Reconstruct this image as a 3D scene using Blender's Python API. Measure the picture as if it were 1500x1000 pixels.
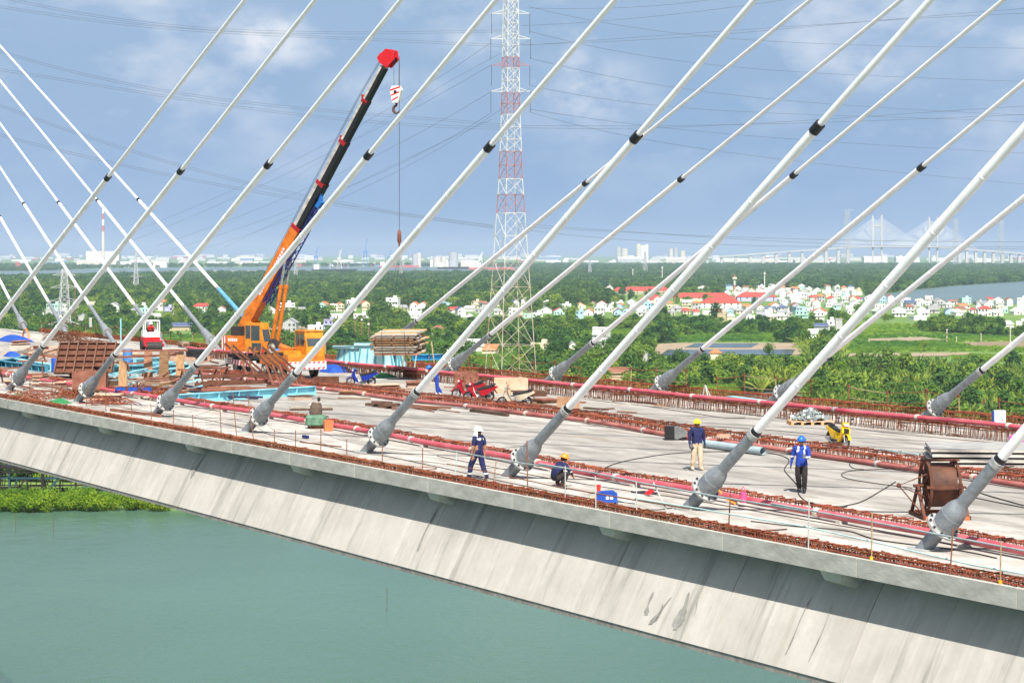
import bpy, bmesh, math, random
from mathutils import Vector, Matrix, Euler
random.seed(7)
R = math.radians
for o in list(bpy.data.objects): bpy.data.objects.remove(o)
SC = bpy.context.scene
COL = SC.collection
# ------------------------------------------------------------------ camera
F, CX, CY = 3200.0, 750.0, 370.0           # focal length and principal point, in pixels of a 1500 x 1000 frame
CAMZ = 7.5                                  # metres above the bridge deck
ZW, ZG = -50.0, -49.2                       # river level, land level
cam = bpy.data.cameras.new('camera'); camo = bpy.data.objects.new('camera', cam); COL.objects.link(camo)
camo.location = (0, 0, CAMZ); camo.rotation_euler = (R(90), 0, 0)
cam.sensor_width = 36; cam.lens = 36 * F / 1500; cam.shift_y = -(500 - CY) / 1500
cam.clip_start = 0.5; cam.clip_end = 60000
SC.camera = camo
# ------------------------------------------------------------------ deck frame (s along the bridge, v across it)
_a = Vector((-1850, F, -8)).normalized(); _n = Vector((F, 1850, 0)).normalized(); _u = (_n.cross(_a)); _u = -_u if _u.z < 0 else _u
P0 = Vector((0, F * 7.5 / 356, 0))
MD = Matrix(((-_a.x, _n.x, _u.x, P0.x), (-_a.y, _n.y, _u.y, P0.y), (-_a.z, _n.z, _u.z, P0.z), (0, 0, 0, 1)))
MDI = MD.inverted()
CD = MDI @ Vector((0, 0, CAMZ))
def rayd(x, y): return MDI.to_3x3() @ Vector(((x - CX) / F, 1, -(y - CY) / F))
def PD(x, y, h=0.0):
    r = rayd(x, y); t = (h - CD.z) / r.z; p = CD + r * t; return p.x, p.y
def HV(x, y, v0, lean=0.0):                 # hit a (leaning) plane parallel to the bridge axis
    r = rayd(x, y); k = math.tan(lean); t = (v0 - CD.y + k * CD.z) / (r.y - k * r.z); return CD + r * t
def PG(x, y, z=ZG):
    Y = F * (CAMZ - z) / (y - CY); return Vector(((x - CX) / F * Y, Y, z))
def AT(x, y, Y): return Vector(((x - CX) / F * Y, Y, CAMZ - (y - CY) / F * Y))
KS = (CAMZ - ZG) / 44.4
def GS(y): return (y - CY) / (CAMZ - ZG)    # pixels per metre at ground row y
# ------------------------------------------------------------------ sun, sky, exposure
S_SUN, V_SUN = -0.70, 0.28                  # shadow offset per metre of height, in deck s / v
sh = MD.to_3x3() @ Vector((S_SUN, V_SUN, 0)); sh.z = 0
ldir = Vector((sh.x, sh.y, -1)).normalized()
SUN_EL = math.asin(-ldir.z); SUN_AZ = math.atan2(-ldir.x, -ldir.y)
sl = bpy.data.lights.new('sun', 'SUN'); sl.energy = 5.0; sl.angle = R(0.5); sl.color = (1, 0.945, 0.86)
so = bpy.data.objects.new('sun', sl); COL.objects.link(so); so.rotation_euler = ldir.to_track_quat('-Z', 'Y').to_euler()
so.location = (0, 0, 200)
W = bpy.data.worlds.new('World'); SC.world = W; W.use_nodes = True
nt = W.node_tree; nt.nodes.clear()
def wn(t, **k):
    n = nt.nodes.new(t)
    for a, b in k.items(): setattr(n, a, b)
    return n
def mathn(op, a, b=None, c=None):
    n = wn('ShaderNodeMath', operation=op)
    for i, q in enumerate((a, b, c)):
        if q is None: continue
        if isinstance(q, (int, float)): n.inputs[i].default_value = q
        else: nt.links.new(q, n.inputs[i])
    return n.outputs[0]
def mixc(f, a, b):
    n = wn('ShaderNodeMix', data_type='RGBA')
    for i, q in ((0, f), (6, a), (7, b)):
        if isinstance(q, (int, float, tuple)): n.inputs[i].default_value = q
        else: nt.links.new(q, n.inputs[i])
    return n.outputs[2]
out = wn('ShaderNodeOutputWorld'); bg = wn('ShaderNodeBackground'); bg.inputs[1].default_value = 0.06
sky = wn('ShaderNodeTexSky', sky_type='NISHITA', sun_disc=False, sun_elevation=SUN_EL, sun_rotation=SUN_AZ, altitude=10, air_density=1.0, dust_density=3.0, ozone_density=1.5)
tc = wn('ShaderNodeTexCoord'); sep = wn('ShaderNodeSeparateXYZ'); nt.links.new(tc.outputs['Generated'], sep.inputs[0])
elev = sep.outputs[2]
bank = mathn('SUBTRACT', 1.0, wn('ShaderNodeMapRange').outputs[0])
mr = bank.node.inputs[1].links[0].from_node
nt.links.new(elev, mr.inputs[0]); mr.inputs[1].default_value = 0.02; mr.inputs[2].default_value = 0.30; mr.clamp = True
low = wn('ShaderNodeMapRange'); nt.links.new(elev, low.inputs[0]); low.inputs[1].default_value = 0.0; low.inputs[2].default_value = 0.13
hazec = mixc(low.outputs[0], (2.2, 3.85, 6.4, 1), (3.5, 5.35, 8.3, 1))
base = mixc(bank, sky.outputs[0], hazec)
mp = wn('ShaderNodeMapping'); nt.links.new(tc.outputs['Generated'], mp.inputs[0]); mp.inputs['Scale'].default_value = (13, 13, 24); mp.inputs['Location'].default_value = (2.35, 0.4, 0.35)
nz = wn('ShaderNodeTexNoise'); nt.links.new(mp.outputs[0], nz.inputs[0]); nz.inputs['Scale'].default_value = 1.0; nz.inputs['Detail'].default_value = 7; nz.inputs['Roughness'].default_value = 0.55
cl = wn('ShaderNodeMapRange'); nt.links.new(nz.outputs[0], cl.inputs[0]); cl.inputs[1].default_value = 0.49; cl.inputs[2].default_value = 0.70
el2 = wn('ShaderNodeMapRange'); nt.links.new(elev, el2.inputs[0]); el2.inputs[1].default_value = 0.015; el2.inputs[2].default_value = 0.075
cf = mathn('MULTIPLY', mathn('MULTIPLY', cl.outputs[0], el2.outputs[0]), 0.75)
mp2 = wn('ShaderNodeMapping'); nt.links.new(tc.outputs['Generated'], mp2.inputs[0]); mp2.inputs['Scale'].default_value = (5, 5, 16); mp2.inputs['Location'].default_value = (1.1, 0, 0)
nz2 = wn('ShaderNodeTexNoise'); nt.links.new(mp2.outputs[0], nz2.inputs[0]); nz2.inputs['Scale'].default_value = 1.0; nz2.inputs['Detail'].default_value = 4
veil = wn('ShaderNodeMapRange'); nt.links.new(nz2.outputs[0], veil.inputs[0]); veil.inputs[1].default_value = 0.35; veil.inputs[2].default_value = 0.75
b2 = mixc(mathn('MULTIPLY', veil.outputs[0], 0.25), base, (5.6, 6.5, 8.5, 1))
def blob(px, py, rx, ry, k):
    d = Vector(((px - CX) / F, 1, -(py - CY) / F)).normalized()
    m2 = wn('ShaderNodeMapping'); m2.vector_type = 'POINT'; nt.links.new(tc.outputs['Generated'], m2.inputs[0]); sx, sz = F / rx, F / ry
    m2.inputs['Scale'].default_value = (sx, sx * .6, sz); m2.inputs['Location'].default_value = (-d.x * sx, -d.y * sx * .6, -d.z * sz)
    ln = wn('ShaderNodeVectorMath', operation='LENGTH'); nt.links.new(m2.outputs[0], ln.inputs[0])
    r_ = wn('ShaderNodeMapRange'); nt.links.new(ln.outputs['Value'], r_.inputs[0]); r_.inputs[1].default_value = 1.0; r_.inputs[2].default_value = 0.0; r_.interpolation_type = 'SMOOTHSTEP'
    return mathn('MULTIPLY', r_.outputs[0], k)
mp3 = wn('ShaderNodeMapping'); nt.links.new(tc.outputs['Generated'], mp3.inputs[0]); mp3.inputs['Scale'].default_value = (38, 38, 55)
nz3 = wn('ShaderNodeTexNoise'); nt.links.new(mp3.outputs[0], nz3.inputs[0]); nz3.inputs['Scale'].default_value = 1.0; nz3.inputs['Detail'].default_value = 8; nz3.inputs['Roughness'].default_value = .6
puff = wn('ShaderNodeMapRange'); nt.links.new(nz3.outputs[0], puff.inputs[0]); puff.inputs[1].default_value = .36; puff.inputs[2].default_value = .64
bl = None
for a in ((385, 55, 95, 60, .95), (860, 140, 150, 90, .85), (560, 135, 140, 50, .5), (690, 60, 110, 45, .6), (1290, 100, 130, 55, .5), (620, 130, 60, 40, .5), (1120, 160, 120, 50, .35), (1600, 80, 200, 80, .7), (-150, 120, 200, 90, .7)):
    q = blob(*a); bl = q if bl is None else mathn('MAXIMUM', bl, q)
cf = mathn('MINIMUM', mathn('ADD', cf, mathn('MULTIPLY', bl, puff.outputs[0])), .92)
fin = mixc(cf, b2, (8.6, 8.9, 9.6, 1))
nt.links.new(fin, bg.inputs[0]); nt.links.new(bg.outputs[0], out.inputs[0])
SC.view_settings.view_transform = 'Standard'; SC.view_settings.look = 'None'; SC.view_settings.gamma = 1; SC.view_settings.use_curve_mapping = False
SC.view_settings.exposure = 0.76
SC.render.engine = 'CYCLES'
SC.cycles.max_bounces = 6; SC.cycles.volume_bounces = 0; SC.cycles.transparent_max_bounces = 6
# ------------------------------------------------------------------ materials
MATS = {}
def mat(name, col, rough=0.65, metal=0.0, var=0.18, scale=4.0, col2=None, bump=0.0, stretch=None, rnd=0.0, spec=0.4, thr=None, detail=6):
    if name in MATS: return MATS[name]
    m = bpy.data.materials.new(name); m.use_nodes = True; t = m.node_tree; N = t.nodes; L = t.links
    b = N['Principled BSDF']; b.inputs['Roughness'].default_value = rough; b.inputs['Metallic'].default_value = metal
    b.inputs['Specular IOR Level'].default_value = spec
    c = N.new('ShaderNodeTexCoord'); mpn = N.new('ShaderNodeMapping'); L.new(c.outputs['Object'], mpn.inputs[0])
    if stretch: mpn.inputs['Scale'].default_value = stretch
    nn = N.new('ShaderNodeTexNoise'); L.new(mpn.outputs[0], nn.inputs[0]); nn.inputs['Scale'].default_value = scale; nn.inputs['Detail'].default_value = detail; nn.inputs['Roughness'].default_value = 0.6
    rp = N.new('ShaderNodeValToRGB'); L.new(nn.outputs[0], rp.inputs[0])
    lo, hi = thr or (0.32, 0.68)
    rp.color_ramp.elements[0].position = lo; rp.color_ramp.elements[1].position = hi
    if col2 is None:
        c0 = tuple(x * (1 - var) for x in col); c1 = tuple(min(1, x * (1 + var)) for x in col)
    else: c0, c1 = col, col2
    rp.color_ramp.elements[0].color = (*c0, 1); rp.color_ramp.elements[1].color = (*c1, 1)
    src = rp.outputs[0]
    if rnd:
        oi = N.new('ShaderNodeObjectInfo'); hs = N.new('ShaderNodeHueSaturation'); L.new(src, hs.inputs['Color'])
        q = N.new('ShaderNodeMapRange'); L.new(oi.outputs['Random'], q.inputs[0]); q.inputs[3].default_value = 1 - rnd; q.inputs[4].default_value = 1 + rnd; L.new(q.outputs[0], hs.inputs['Value'])
        q2 = N.new('ShaderNodeMapRange'); L.new(oi.outputs['Random'], q2.inputs[0]); q2.inputs[3].default_value = 0.5 + 0.06 * rnd; q2.inputs[4].default_value = 0.5 - 0.06 * rnd; L.new(q2.outputs[0], hs.inputs['Hue'])
        src = hs.outputs[0]
    L.new(src, b.inputs['Base Color'])
    if bump:
        bp = N.new('ShaderNodeBump'); bp.inputs['Strength'].default_value = bump; bp.inputs['Distance'].default_value = 0.02
        n3 = N.new('ShaderNodeTexNoise'); L.new(mpn.outputs[0], n3.inputs[0]); n3.inputs['Scale'].default_value = scale * 6; n3.inputs['Detail'].default_value = 4
        L.new(n3.outputs[0], bp.inputs['Height']); L.new(bp.outputs[0], b.inputs['Normal'])
    MATS[name] = m; return m
# ------------------------------------------------------------------ mesh builder
def perp(d):
    d = d.normalized(); a = Vector((0, 0, 1)) if abs(d.z) < 0.9 else Vector((1, 0, 0))
    x = d.cross(a).normalized(); return x, d.cross(x).normalized()
class MB:
    def __init__(s): s.v = []; s.f = []; s.m = []
    def add(s, vs, fs, m=0):
        o = len(s.v); s.v += [tuple(x) for x in vs]; s.f += [tuple(i + o for i in f) for f in fs]; s.m += [m] * len(fs); return s
    def ab(s, x0, x1, y0, y1, z0, z1, m=0, M=None):
        vs = [Vector((x, y, z)) for z in (z0, z1) for y in (y0, y1) for x in (x0, x1)]
        if M is not None: vs = [M @ q for q in vs]
        return s.add(vs, [(0, 2, 3, 1), (4, 5, 7, 6), (0, 1, 5, 4), (2, 6, 7, 3), (0, 4, 6, 2), (1, 3, 7, 5)], m)
    def box(s, c, d, rot=(0, 0, 0), m=0):
        M = Matrix.Translation(c) @ Euler(rot).to_matrix().to_4x4()
        return s.ab(-d[0] / 2, d[0] / 2, -d[1] / 2, d[1] / 2, -d[2] / 2, d[2] / 2, m, M)
    def beam(s, p, q, w, h=None, m=0, up=None):
        p = Vector(p); q = Vector(q); d = (q - p).normalized(); h = h or w
        z = Vector(up) if up else (Vector((0, 0, 1)) if abs(d.z) < 0.95 else Vector((1, 0, 0)))
        x = d.cross(z).normalized() * w / 2; y = x.normalized().cross(d).normalized() * h / 2
        vs = [p - x - y, p + x - y, p + x + y, p - x + y, q - x - y, q + x - y, q + x + y, q - x + y]
        return s.add(vs, [(3, 2, 1, 0), (4, 5, 6, 7), (0, 1, 5, 4), (1, 2, 6, 5), (2, 3, 7, 6), (3, 0, 4, 7)], m)
    def ibeam(s, p, q, w, h, t=0.03, m=0):
        p = Vector(p); q = Vector(q); d = (q - p).normalized(); z = Vector((0, 0, 1)); x = d.cross(z).normalized(); y = x.cross(d).normalized()
        s.beam(p + y * (h / 2 - t / 2), q + y * (h / 2 - t / 2), w, t, m); s.beam(p - y * (h / 2 - t / 2), q - y * (h / 2 - t / 2), w, t, m)
        return s.beam(p, q, t, h - 2 * t - .001, m)
    def lathe(s, p, d, prof, n=12, m=0, caps=True):
        p = Vector(p); d = Vector(d).normalized(); x, y = perp(d); vs = []; fs = []
        for t, r in prof:
            for i in range(n):
                a = 2 * math.pi * i / n; vs.append(p + d * t + x * (r * math.cos(a)) + y * (r * math.sin(a)))
        for k in range(len(prof) - 1):
            for i in range(n):
                j = (i + 1) % n; fs.append((k * n + i, k * n + j, (k + 1) * n + j, (k + 1) * n + i))
        if caps: fs.append(tuple(range(n - 1, -1, -1))); fs.append(tuple(range((len(prof) - 1) * n, len(prof) * n)))
        # orientation
        return s.add(vs, [tuple(reversed(f)) for f in fs], m)
    def tube(s, p, q, r, r2=None, n=8, m=0, caps=True):
        p = Vector(p); q = Vector(q); return s.lathe(p, q - p, [(0, r), ((q - p).length, r if r2 is None else r2)], n, m, caps)
    def path(s, pts, r, n=6, m=0):
        pts = [Vector(p) for p in pts]; vs = []; fs = []; x = None
        for i, p in enumerate(pts):
            d = (pts[min(i + 1, len(pts) - 1)] - pts[max(i - 1, 0)]).normalized()
            if x is None: x, y = perp(d)
            else: x = (x - d * x.dot(d)).normalized(); y = d.cross(x)
            rr = r[i] if isinstance(r, (list, tuple)) else r
            for k in range(n):
                a = 2 * math.pi * k / n; vs.append(p + x * (rr * math.cos(a)) + y * (rr * math.sin(a)))
        for i in range(len(pts) - 1):
            for k in range(n):
                j = (k + 1) % n; fs.append((i * n + k, i * n + j, (i + 1) * n + j, (i + 1) * n + k))
        fs.append(tuple(range(n - 1, -1, -1))); fs.append(tuple(range((len(pts) - 1) * n, len(pts) * n)))
        return s.add(vs, fs, m)
    def sphere(s, c, r, nu=10, nv=7, m=0, zmin=-1.0, rot=None):
        c = Vector(c); r = (r, r, r) if isinstance(r, (int, float)) else r; vs = []; fs = []
        a0 = math.asin(zmin)
        for j in range(nv + 1):
            t = a0 + (math.pi / 2 - a0) * j / nv
            for i in range(nu):
                p = 2 * math.pi * i / nu; q = Vector((r[0] * math.cos(t) * math.cos(p), r[1] * math.cos(t) * math.sin(p), r[2] * math.sin(t)))
                vs.append(c + (rot @ q if rot else q))
        for j in range(nv):
            for i in range(nu):
                k = (i + 1) % nu; fs.append((j * nu + i, j * nu + k, (j + 1) * nu + k, (j + 1) * nu + i))
        fs.append(tuple(range(nu - 1, -1, -1)))
        return s.add(vs, fs, m)
    def prism(s, poly, y0, y1, m=0, M=None, taper=1.0):
        # poly in x,z ; extruded along y
        n = len(poly); cx = sum(p[0] for p in poly) / n; cz = sum(p[1] for p in poly) / n
        vs = [Vector((x, y0, z)) for x, z in poly] + [Vector((cx + (x - cx) * taper, y1, cz + (z - cz) * taper)) for x, z in poly]
        if M is not None: vs = [M @ q for q in vs]
        fs = [tuple(range(n)), tuple(range(2 * n - 1, n - 1, -1))] + [(i, n + i, n + (i + 1) % n, (i + 1) % n) for i in range(n)]
        return s.add(vs, fs, m)
    def torus(s, c, ax, Rr, r, n=18, k=8, m=0):
        c = Vector(c); ax = Vector(ax).normalized(); x, y = perp(ax); vs = []; fs = []
        for i in range(n):
            a = 2 * math.pi * i / n; e = x * math.cos(a) + y * math.sin(a)
            for j in range(k):
                b = 2 * math.pi * j / k; vs.append(c + e * (Rr + r * math.cos(b)) + ax * (r * math.sin(b)))
        for i in range(n):
            for j in range(k):
                fs.append((i * k + j, ((i + 1) % n) * k + j, ((i + 1) % n) * k + (j + 1) % k, i * k + (j + 1) % k))
        return s.add(vs, fs, m)
    def mesh(s, name, mats, smooth=True):
        me = bpy.data.meshes.new(name); me.from_pydata(s.v, [], s.f)
        for q in (mats if isinstance(mats, (list, tuple)) else [mats]): me.materials.append(q)
        me.polygons.foreach_set('material_index', s.m)
        if smooth:
            me.polygons.foreach_set('use_smooth', [True] * len(s.f)); me.update(); me.set_sharp_from_angle(angle=R(38))
        me.update(); return me
    def build(s, name, mats, parent=None, smooth=True, M=None):
        return link(s.mesh(name, mats, smooth), name, parent, M)
def link(me, name, parent=None, M=None):
    o = bpy.data.objects.new(name, me); COL.objects.link(o)
    if M is not None: o.matrix_local = M if parent else o.matrix_local
    if parent: o.parent = parent
    if M is not None:
        if parent: o.matrix_local = M
        else: o.matrix_world = M
    return o
def tag(o, label=None, cat=None, group=None, kind=None):
    if label: o['label'] = label
    if cat: o['category'] = cat
    if group: o['group'] = group
    if kind: o['kind'] = kind
    return o
def empty(name, M, label, cat, group=None):
    o = bpy.data.objects.new(name, None); COL.objects.link(o); o.matrix_world = M; o.empty_display_size = 0.2
    return tag(o, label, cat, group)
def DM(s, v, z=0.0, rot=0.0): return MD @ Matrix.Translation((s, v, z)) @ Matrix.Rotation(rot, 4, 'Z')
def wrot(wx, wy):                            # deck-frame heading (local +x) of a world direction
    q = MDI.to_3x3() @ Vector((wx, wy, 0)); return math.atan2(q.y, q.x)
def copy_tree(o, parent=None, M=None):
    c = o.copy(); COL.objects.link(c)
    if parent: c.parent = parent
    if M is not None: c.matrix_world = M
    for ch in list(o.children): copy_tree(ch, c)
    return c
RU = random.uniform
# ================================================================== BRIDGE
VE, WD = 0.25, 33.7
S0, S1 = -230.0, 48.0
CON = mat('concrete_edge', (0.46, 0.445, 0.40), 0.85, var=0.25, scale=1.6, bump=0.25, stretch=(0.6, 1, 1.4))
def deck_material():
    m = bpy.data.materials.new('deck_concrete'); m.use_nodes = True; t = m.node_tree; N = t.nodes; L = t.links
    b = N['Principled BSDF']; b.inputs['Roughness'].default_value = 0.8; b.inputs['Specular IOR Level'].default_value = 0.3
    c = N.new('ShaderNodeTexCoord'); sp = N.new('ShaderNodeSeparateXYZ'); L.new(c.outputs['Object'], sp.inputs[0])
    def noise(scale, st, det=6, rough=.6):
        mp = N.new('ShaderNodeMapping'); L.new(c.outputs['Object'], mp.inputs[0]); mp.inputs['Scale'].default_value = st
        n = N.new('ShaderNodeTexNoise'); L.new(mp.outputs[0], n.inputs[0]); n.inputs['Scale'].default_value = scale; n.inputs['Detail'].default_value = det; n.inputs['Roughness'].default_value = rough; return n.outputs[0]
    def rng(src, a, b_, c0=0., c1=1.):
        q = N.new('ShaderNodeMapRange'); L.new(src, q.inputs[0]); q.inputs[1].default_value = a; q.inputs[2].default_value = b_; q.inputs[3].default_value = c0; q.inputs[4].default_value = c1; return q.outputs[0]
    def mul(a, b_):
        q = N.new('ShaderNodeMath'); q.operation = 'MULTIPLY'
        for i, z in enumerate((a, b_)):
            if isinstance(z, float): q.inputs[i].default_value = z
            else: L.new(z, q.inputs[i])
        return q.outputs[0]
    def mx(f, a, b_):
        q = N.new('ShaderNodeMix'); q.data_type = 'RGBA'; L.new(f, q.inputs[0])
        for i, z in ((6, a), (7, b_)):
            if isinstance(z, tuple): q.inputs[i].default_value = (*z, 1)
            else: L.new(z, q.inputs[i])
        return q.outputs[2]
    v = sp.outputs[1]
    lane1 = mul(rng(v, 7.0, 8.2), rng(v, 17.0, 16.0)); lane2 = mul(rng(v, 19.0, 20.5), rng(v, 26.6, 25.4))
    mxx = N.new('ShaderNodeMath'); mxx.operation = 'MAXIMUM'; L.new(lane1, mxx.inputs[0]); L.new(lane2, mxx.inputs[1])
    base = mx(rng(noise(.7, (1, 1, 1)), .35, .65), (0.37, 0.35, 0.315), (0.53, 0.505, 0.465))
    grey = mx(rng(noise(.55, (.35, 1, 1)), .3, .7), (0.215, 0.205, 0.19), (0.40, 0.385, 0.355))
    col = mx(mul(mxx.outputs[0], rng(noise(.18, (.4, 1, 1), 3), .25, .6, .35, 1.)), base, grey)
    col = mx(mul(rng(noise(1.1, (.25, 1.2, 1), 8, .7), .47, .64), .85), col, (0.16, 0.15, 0.135))       # tyre and oil smears
    col = mx(mul(rng(noise(.28, (.5, 1, 1), 5, .65), .52, .62), .5), col, (0.20, 0.19, 0.17))
    rust = mul(rng(noise(.9, (.15, 2, 1), 6), .56, .7), .55)
    near_rust = mul(rust, rng(noise(.12, (1, 1, 1), 2), .45, .6))
    col = mx(near_rust, col, (0.33, 0.19, 0.11))
    col = mx(mul(rng(noise(14., (1, 1, 1), 3), .35, .75), .22), col, (0.33, 0.31, 0.28))
    # screed lines across the deck
    L.new(col, b.inputs['Base Color'])
    bp = N.new('ShaderNodeBump'); bp.inputs['Strength'].default_value = .3; bp.inputs['Distance'].default_value = .02; L.new(noise(9., (1, 1, 1), 5), bp.inputs['Height']); L.new(bp.outputs[0], b.inputs['Normal'])
    return m
def web_material():
    m = bpy.data.materials.new('web_concrete'); m.use_nodes = True; t = m.node_tree; N = t.nodes; L = t.links
    b = N['Principled BSDF']; b.inputs['Roughness'].default_value = 0.85; b.inputs['Specular IOR Level'].default_value = 0.25
    g = N.new('ShaderNodeNewGeometry'); vt = N.new('ShaderNodeVectorTransform'); vt.vector_type = 'POINT'; vt.convert_from = 'WORLD'; vt.convert_to = 'OBJECT'
    c = N.new('ShaderNodeTexCoord'); oi = N.new('ShaderNodeObjectInfo')
    ad = N.new('ShaderNodeVectorMath'); ad.operation = 'ADD'; L.new(c.outputs['Object'], ad.inputs[0]); L.new(oi.outputs['Location'], ad.inputs[1])
    def noise(scale, st, det=6, rough=.6):
        mp = N.new('ShaderNodeMapping'); L.new(ad.outputs[0], mp.inputs[0]); mp.inputs['Scale'].default_value = st
        n = N.new('ShaderNodeTexNoise'); L.new(mp.outputs[0], n.inputs[0]); n.inputs['Scale'].default_value = scale; n.inputs['Detail'].default_value = det; n.inputs['Roughness'].default_value = rough; return n.outputs[0]
    def rng(src, a, b_, c0=0., c1=1.):
        q = N.new('ShaderNodeMapRange'); L.new(src, q.inputs[0]); q.inputs[1].default_value = a; q.inputs[2].default_value = b_; q.inputs[3].default_value = c0; q.inputs[4].default_value = c1; return q.outputs[0]
    def mx(f, a, b_):
        q = N.new('ShaderNodeMix'); q.data_type = 'RGBA'; L.new(f, q.inputs[0])
        for i, z in ((6, a), (7, b_)):
            if isinstance(z, tuple): q.inputs[i].default_value = (*z, 1)
            else: L.new(z, q.inputs[i])
        return q.outputs[2]
    col = mx(rng(noise(.5, (1, 1, 1), 5), .3, .7), (0.37, 0.35, 0.315), (0.51, 0.485, 0.44))
    col = mx(rng(noise(2.2, (1, .05, .05), 5, .7), .48, .75, 0, .5), col, (0.60, 0.575, 0.53))     # pale wash runs
    col = mx(rng(noise(1.3, (1, .07, .07), 6, .75), .54, .70, 0, .72), col, (0.15, 0.142, 0.125))     # dark drip runs
    col = mx(rng(noise(.8, (1.3, .12, .12), 4, .6), .60, .74, 0, .6), col, (0.33, 0.30, 0.25))
    col = mx(rng(noise(5., (1, 1, 1), 5), .35, .75, 0, .25), col, (0.32, 0.31, 0.29))
    L.new(col, b.inputs['Base Color'])
    bp = N.new('ShaderNodeBump'); bp.inputs['Strength'].default_value = .2; bp.inputs['Distance'].default_value = .02; L.new(noise(6., (1, 1, 1), 5), bp.inputs['Height']); L.new(bp.outputs[0], b.inputs['Normal'])
    return m
DECKM = deck_material(); WEBM = web_material()
JOINT = mat('joint_dark', (0.10, 0.095, 0.085), 0.9)
SOFF = mat('soffit_concrete', (0.30, 0.28, 0.25), 0.9, var=.3)
br = empty('bridge_deck', MD.copy(), 'long pale concrete bridge deck with sloping side web over the green river', 'bridge')
MB().ab(S0, S1, VE + .5, WD - .5, -.28, 0).build('deck_slab', DECKM, br, smooth=False)
PL = 5.6
em = MB().ab(0, PL - .025, 0, .499, -.46, .006).mesh('edge_panel', CON, False)
wz0, wz1 = -.46, -3.02
wv0, wv1 = .88, -.46
wm = MB().prism([(0, 0), (PL - .03, 0), (PL - .03, -1), (0, -1)], 0, 1)   # replaced below
wm = MB()
def webstrip(L0, L1, th, flip=False):
    k = 6; vs = []; fs = []
    prof = []
    for i in range(k + 1):
        t = i / k; prof.append((wv0 + (wv1 - wv0) * t + .10 * (1 - t) ** 3, wz0 + (wz1 - wz0) * t))
    pr = prof + [(p[0] + th, p[1]) for p in reversed(prof)]
    sgn = -1 if flip else 1
    n = len(pr)
    for L in (L0, L1): vs += [(L, sgn * p[0], p[1]) for p in pr]
    for i in range(n):
        j = (i + 1) % n; f = (i, j, n + j, n + i); fs.append(f if flip else f[::-1])
    fs.append(tuple(range(n)) if not flip else tuple(range(n))[::-1]); fs.append(tuple(range(n, 2 * n))[::-1] if not flip else tuple(range(n, 2 * n)))
    return vs, fs
wmesh = MB().add(*webstrip(0, PL - .03, .3)).mesh('web_panel', WEBM, True)
wmeshf = MB().add(*webstrip(0, PL - .03, .3, True)).mesh('web_panel_far', WEBM, True)
s = S0
while s < S1:
    link(em, 'edge_panel', br, Matrix.Translation((s, VE, 0)))
    link(em, 'edge_panel', br, Matrix.Translation((s, WD - .5, 0)))
    link(wmesh, 'web_panel', br, Matrix.Translation((s, VE, 0)))
    link(wmeshf, 'web_panel', br, Matrix.Translation((s, WD, 0)))
    s += PL
b = MB(); b.add([(x, VE + y, z) for x, y, z in webstrip(S0, S1, .1)[0]], webstrip(S0, S1, .1)[1])
b.v = [(x, y + .06, z) for x, y, z in b.v]; b.build('inner_web', JOINT, br)
MB().ab(S0, S1, VE + wv1 + .02, WD - wv1 - .02, wz1 - .16, wz1 - .004).build('bottom_slab', SOFF, br, smooth=False)
MB().ab(S0, S1, VE + .52, WD - .52, -.46, -.284).build('slab_underside', SOFF, br, smooth=False)
cor = MB(); cor.add([(-.45, .12, -.464), (.45, .12, -.464), (.32, .2, -.72), (-.32, .2, -.72), (-.45, 1.3, -.464), (.45, 1.3, -.464), (.32, 1.25, -1.1), (-.32, 1.25, -1.1)],
    [(0, 1, 2, 3), (7, 6, 5, 4), (4, 5, 1, 0), (3, 2, 6, 7), (1, 5, 6, 2), (4, 0, 3, 7)])
cmesh = cor.mesh('corbel', CON, False)
CORB = [HV(x, y, VE + .4).x for x, y in ((43, 606), (156, 628), (285, 655), (442, 690), (645, 731), (900, 786), (1229, 850))]
dsp = (CORB[-1] - CORB[0]) / 6
for k in range(-6, 10): link(cmesh, 'corbel', br, Matrix.Translation((CORB[k] if 0 <= k < 7 else CORB[0] + dsp * k, VE, 0)))
# dried wet stain on the web: a thin skin with a shape of its own
STN = mat('wet_stain', (.27, .26, .238), .6, var=.25, scale=3)
def onweb(x, y):
    r = rayd(x, y); k = (wv0 - wv1) / (wz0 - wz1); t = (VE + wv0 + k * (CD.z - wz0) - CD.y) / (r.y - k * r.z); p = CD + r * t; return (p.x, p.y - .012, p.z + .004)
def drip(x0, y0, x1, y1, w0, w1, seed):
    g = random.Random(seed); Lf = []; Rt = []; n = 14
    for k in range(n + 1):
        t = k / n; w = (w0 + (w1 - w0) * t) * (.75 + .35 * math.sin(t * 7 + seed) + g.uniform(-.12, .12)) * min(1, .25 + 5 * t) * (1 if t < .92 else .6); x = x0 + (x1 - x0) * t + 1.2 * math.sin(t * 5 + seed * 2); y = y0 + (y1 - y0) * t
        Lf.append(onweb(x - w, y)); Rt.append(onweb(x + w, y))
    b = MB(); b.add(Lf + Rt, [(k, k + 1, n + 2 + k, n + 1 + k) for k in range(n)]); b.build('wet_stain', STN, br, smooth=False)
for a in ((957, 866, 946, 900, 1.6, 4.0, 1), (985, 874, 952, 914, 1.0, 5.0, 2), (1010, 867, 990, 922, 4.5, 8.0, 3), (1026, 872, 1016, 900, .6, .9, 5), (972, 884, 962, 908, 1.2, 2.5, 6), (640, 742, 612, 806, .8, 2.2, 7), (1190, 872, 1150, 958, .7, 1.4, 8), (1222, 880, 1186, 968, .6, 1.2, 9), (300, 662, 280, 700, 1.0, 2.2, 10)): drip(*a)
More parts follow.
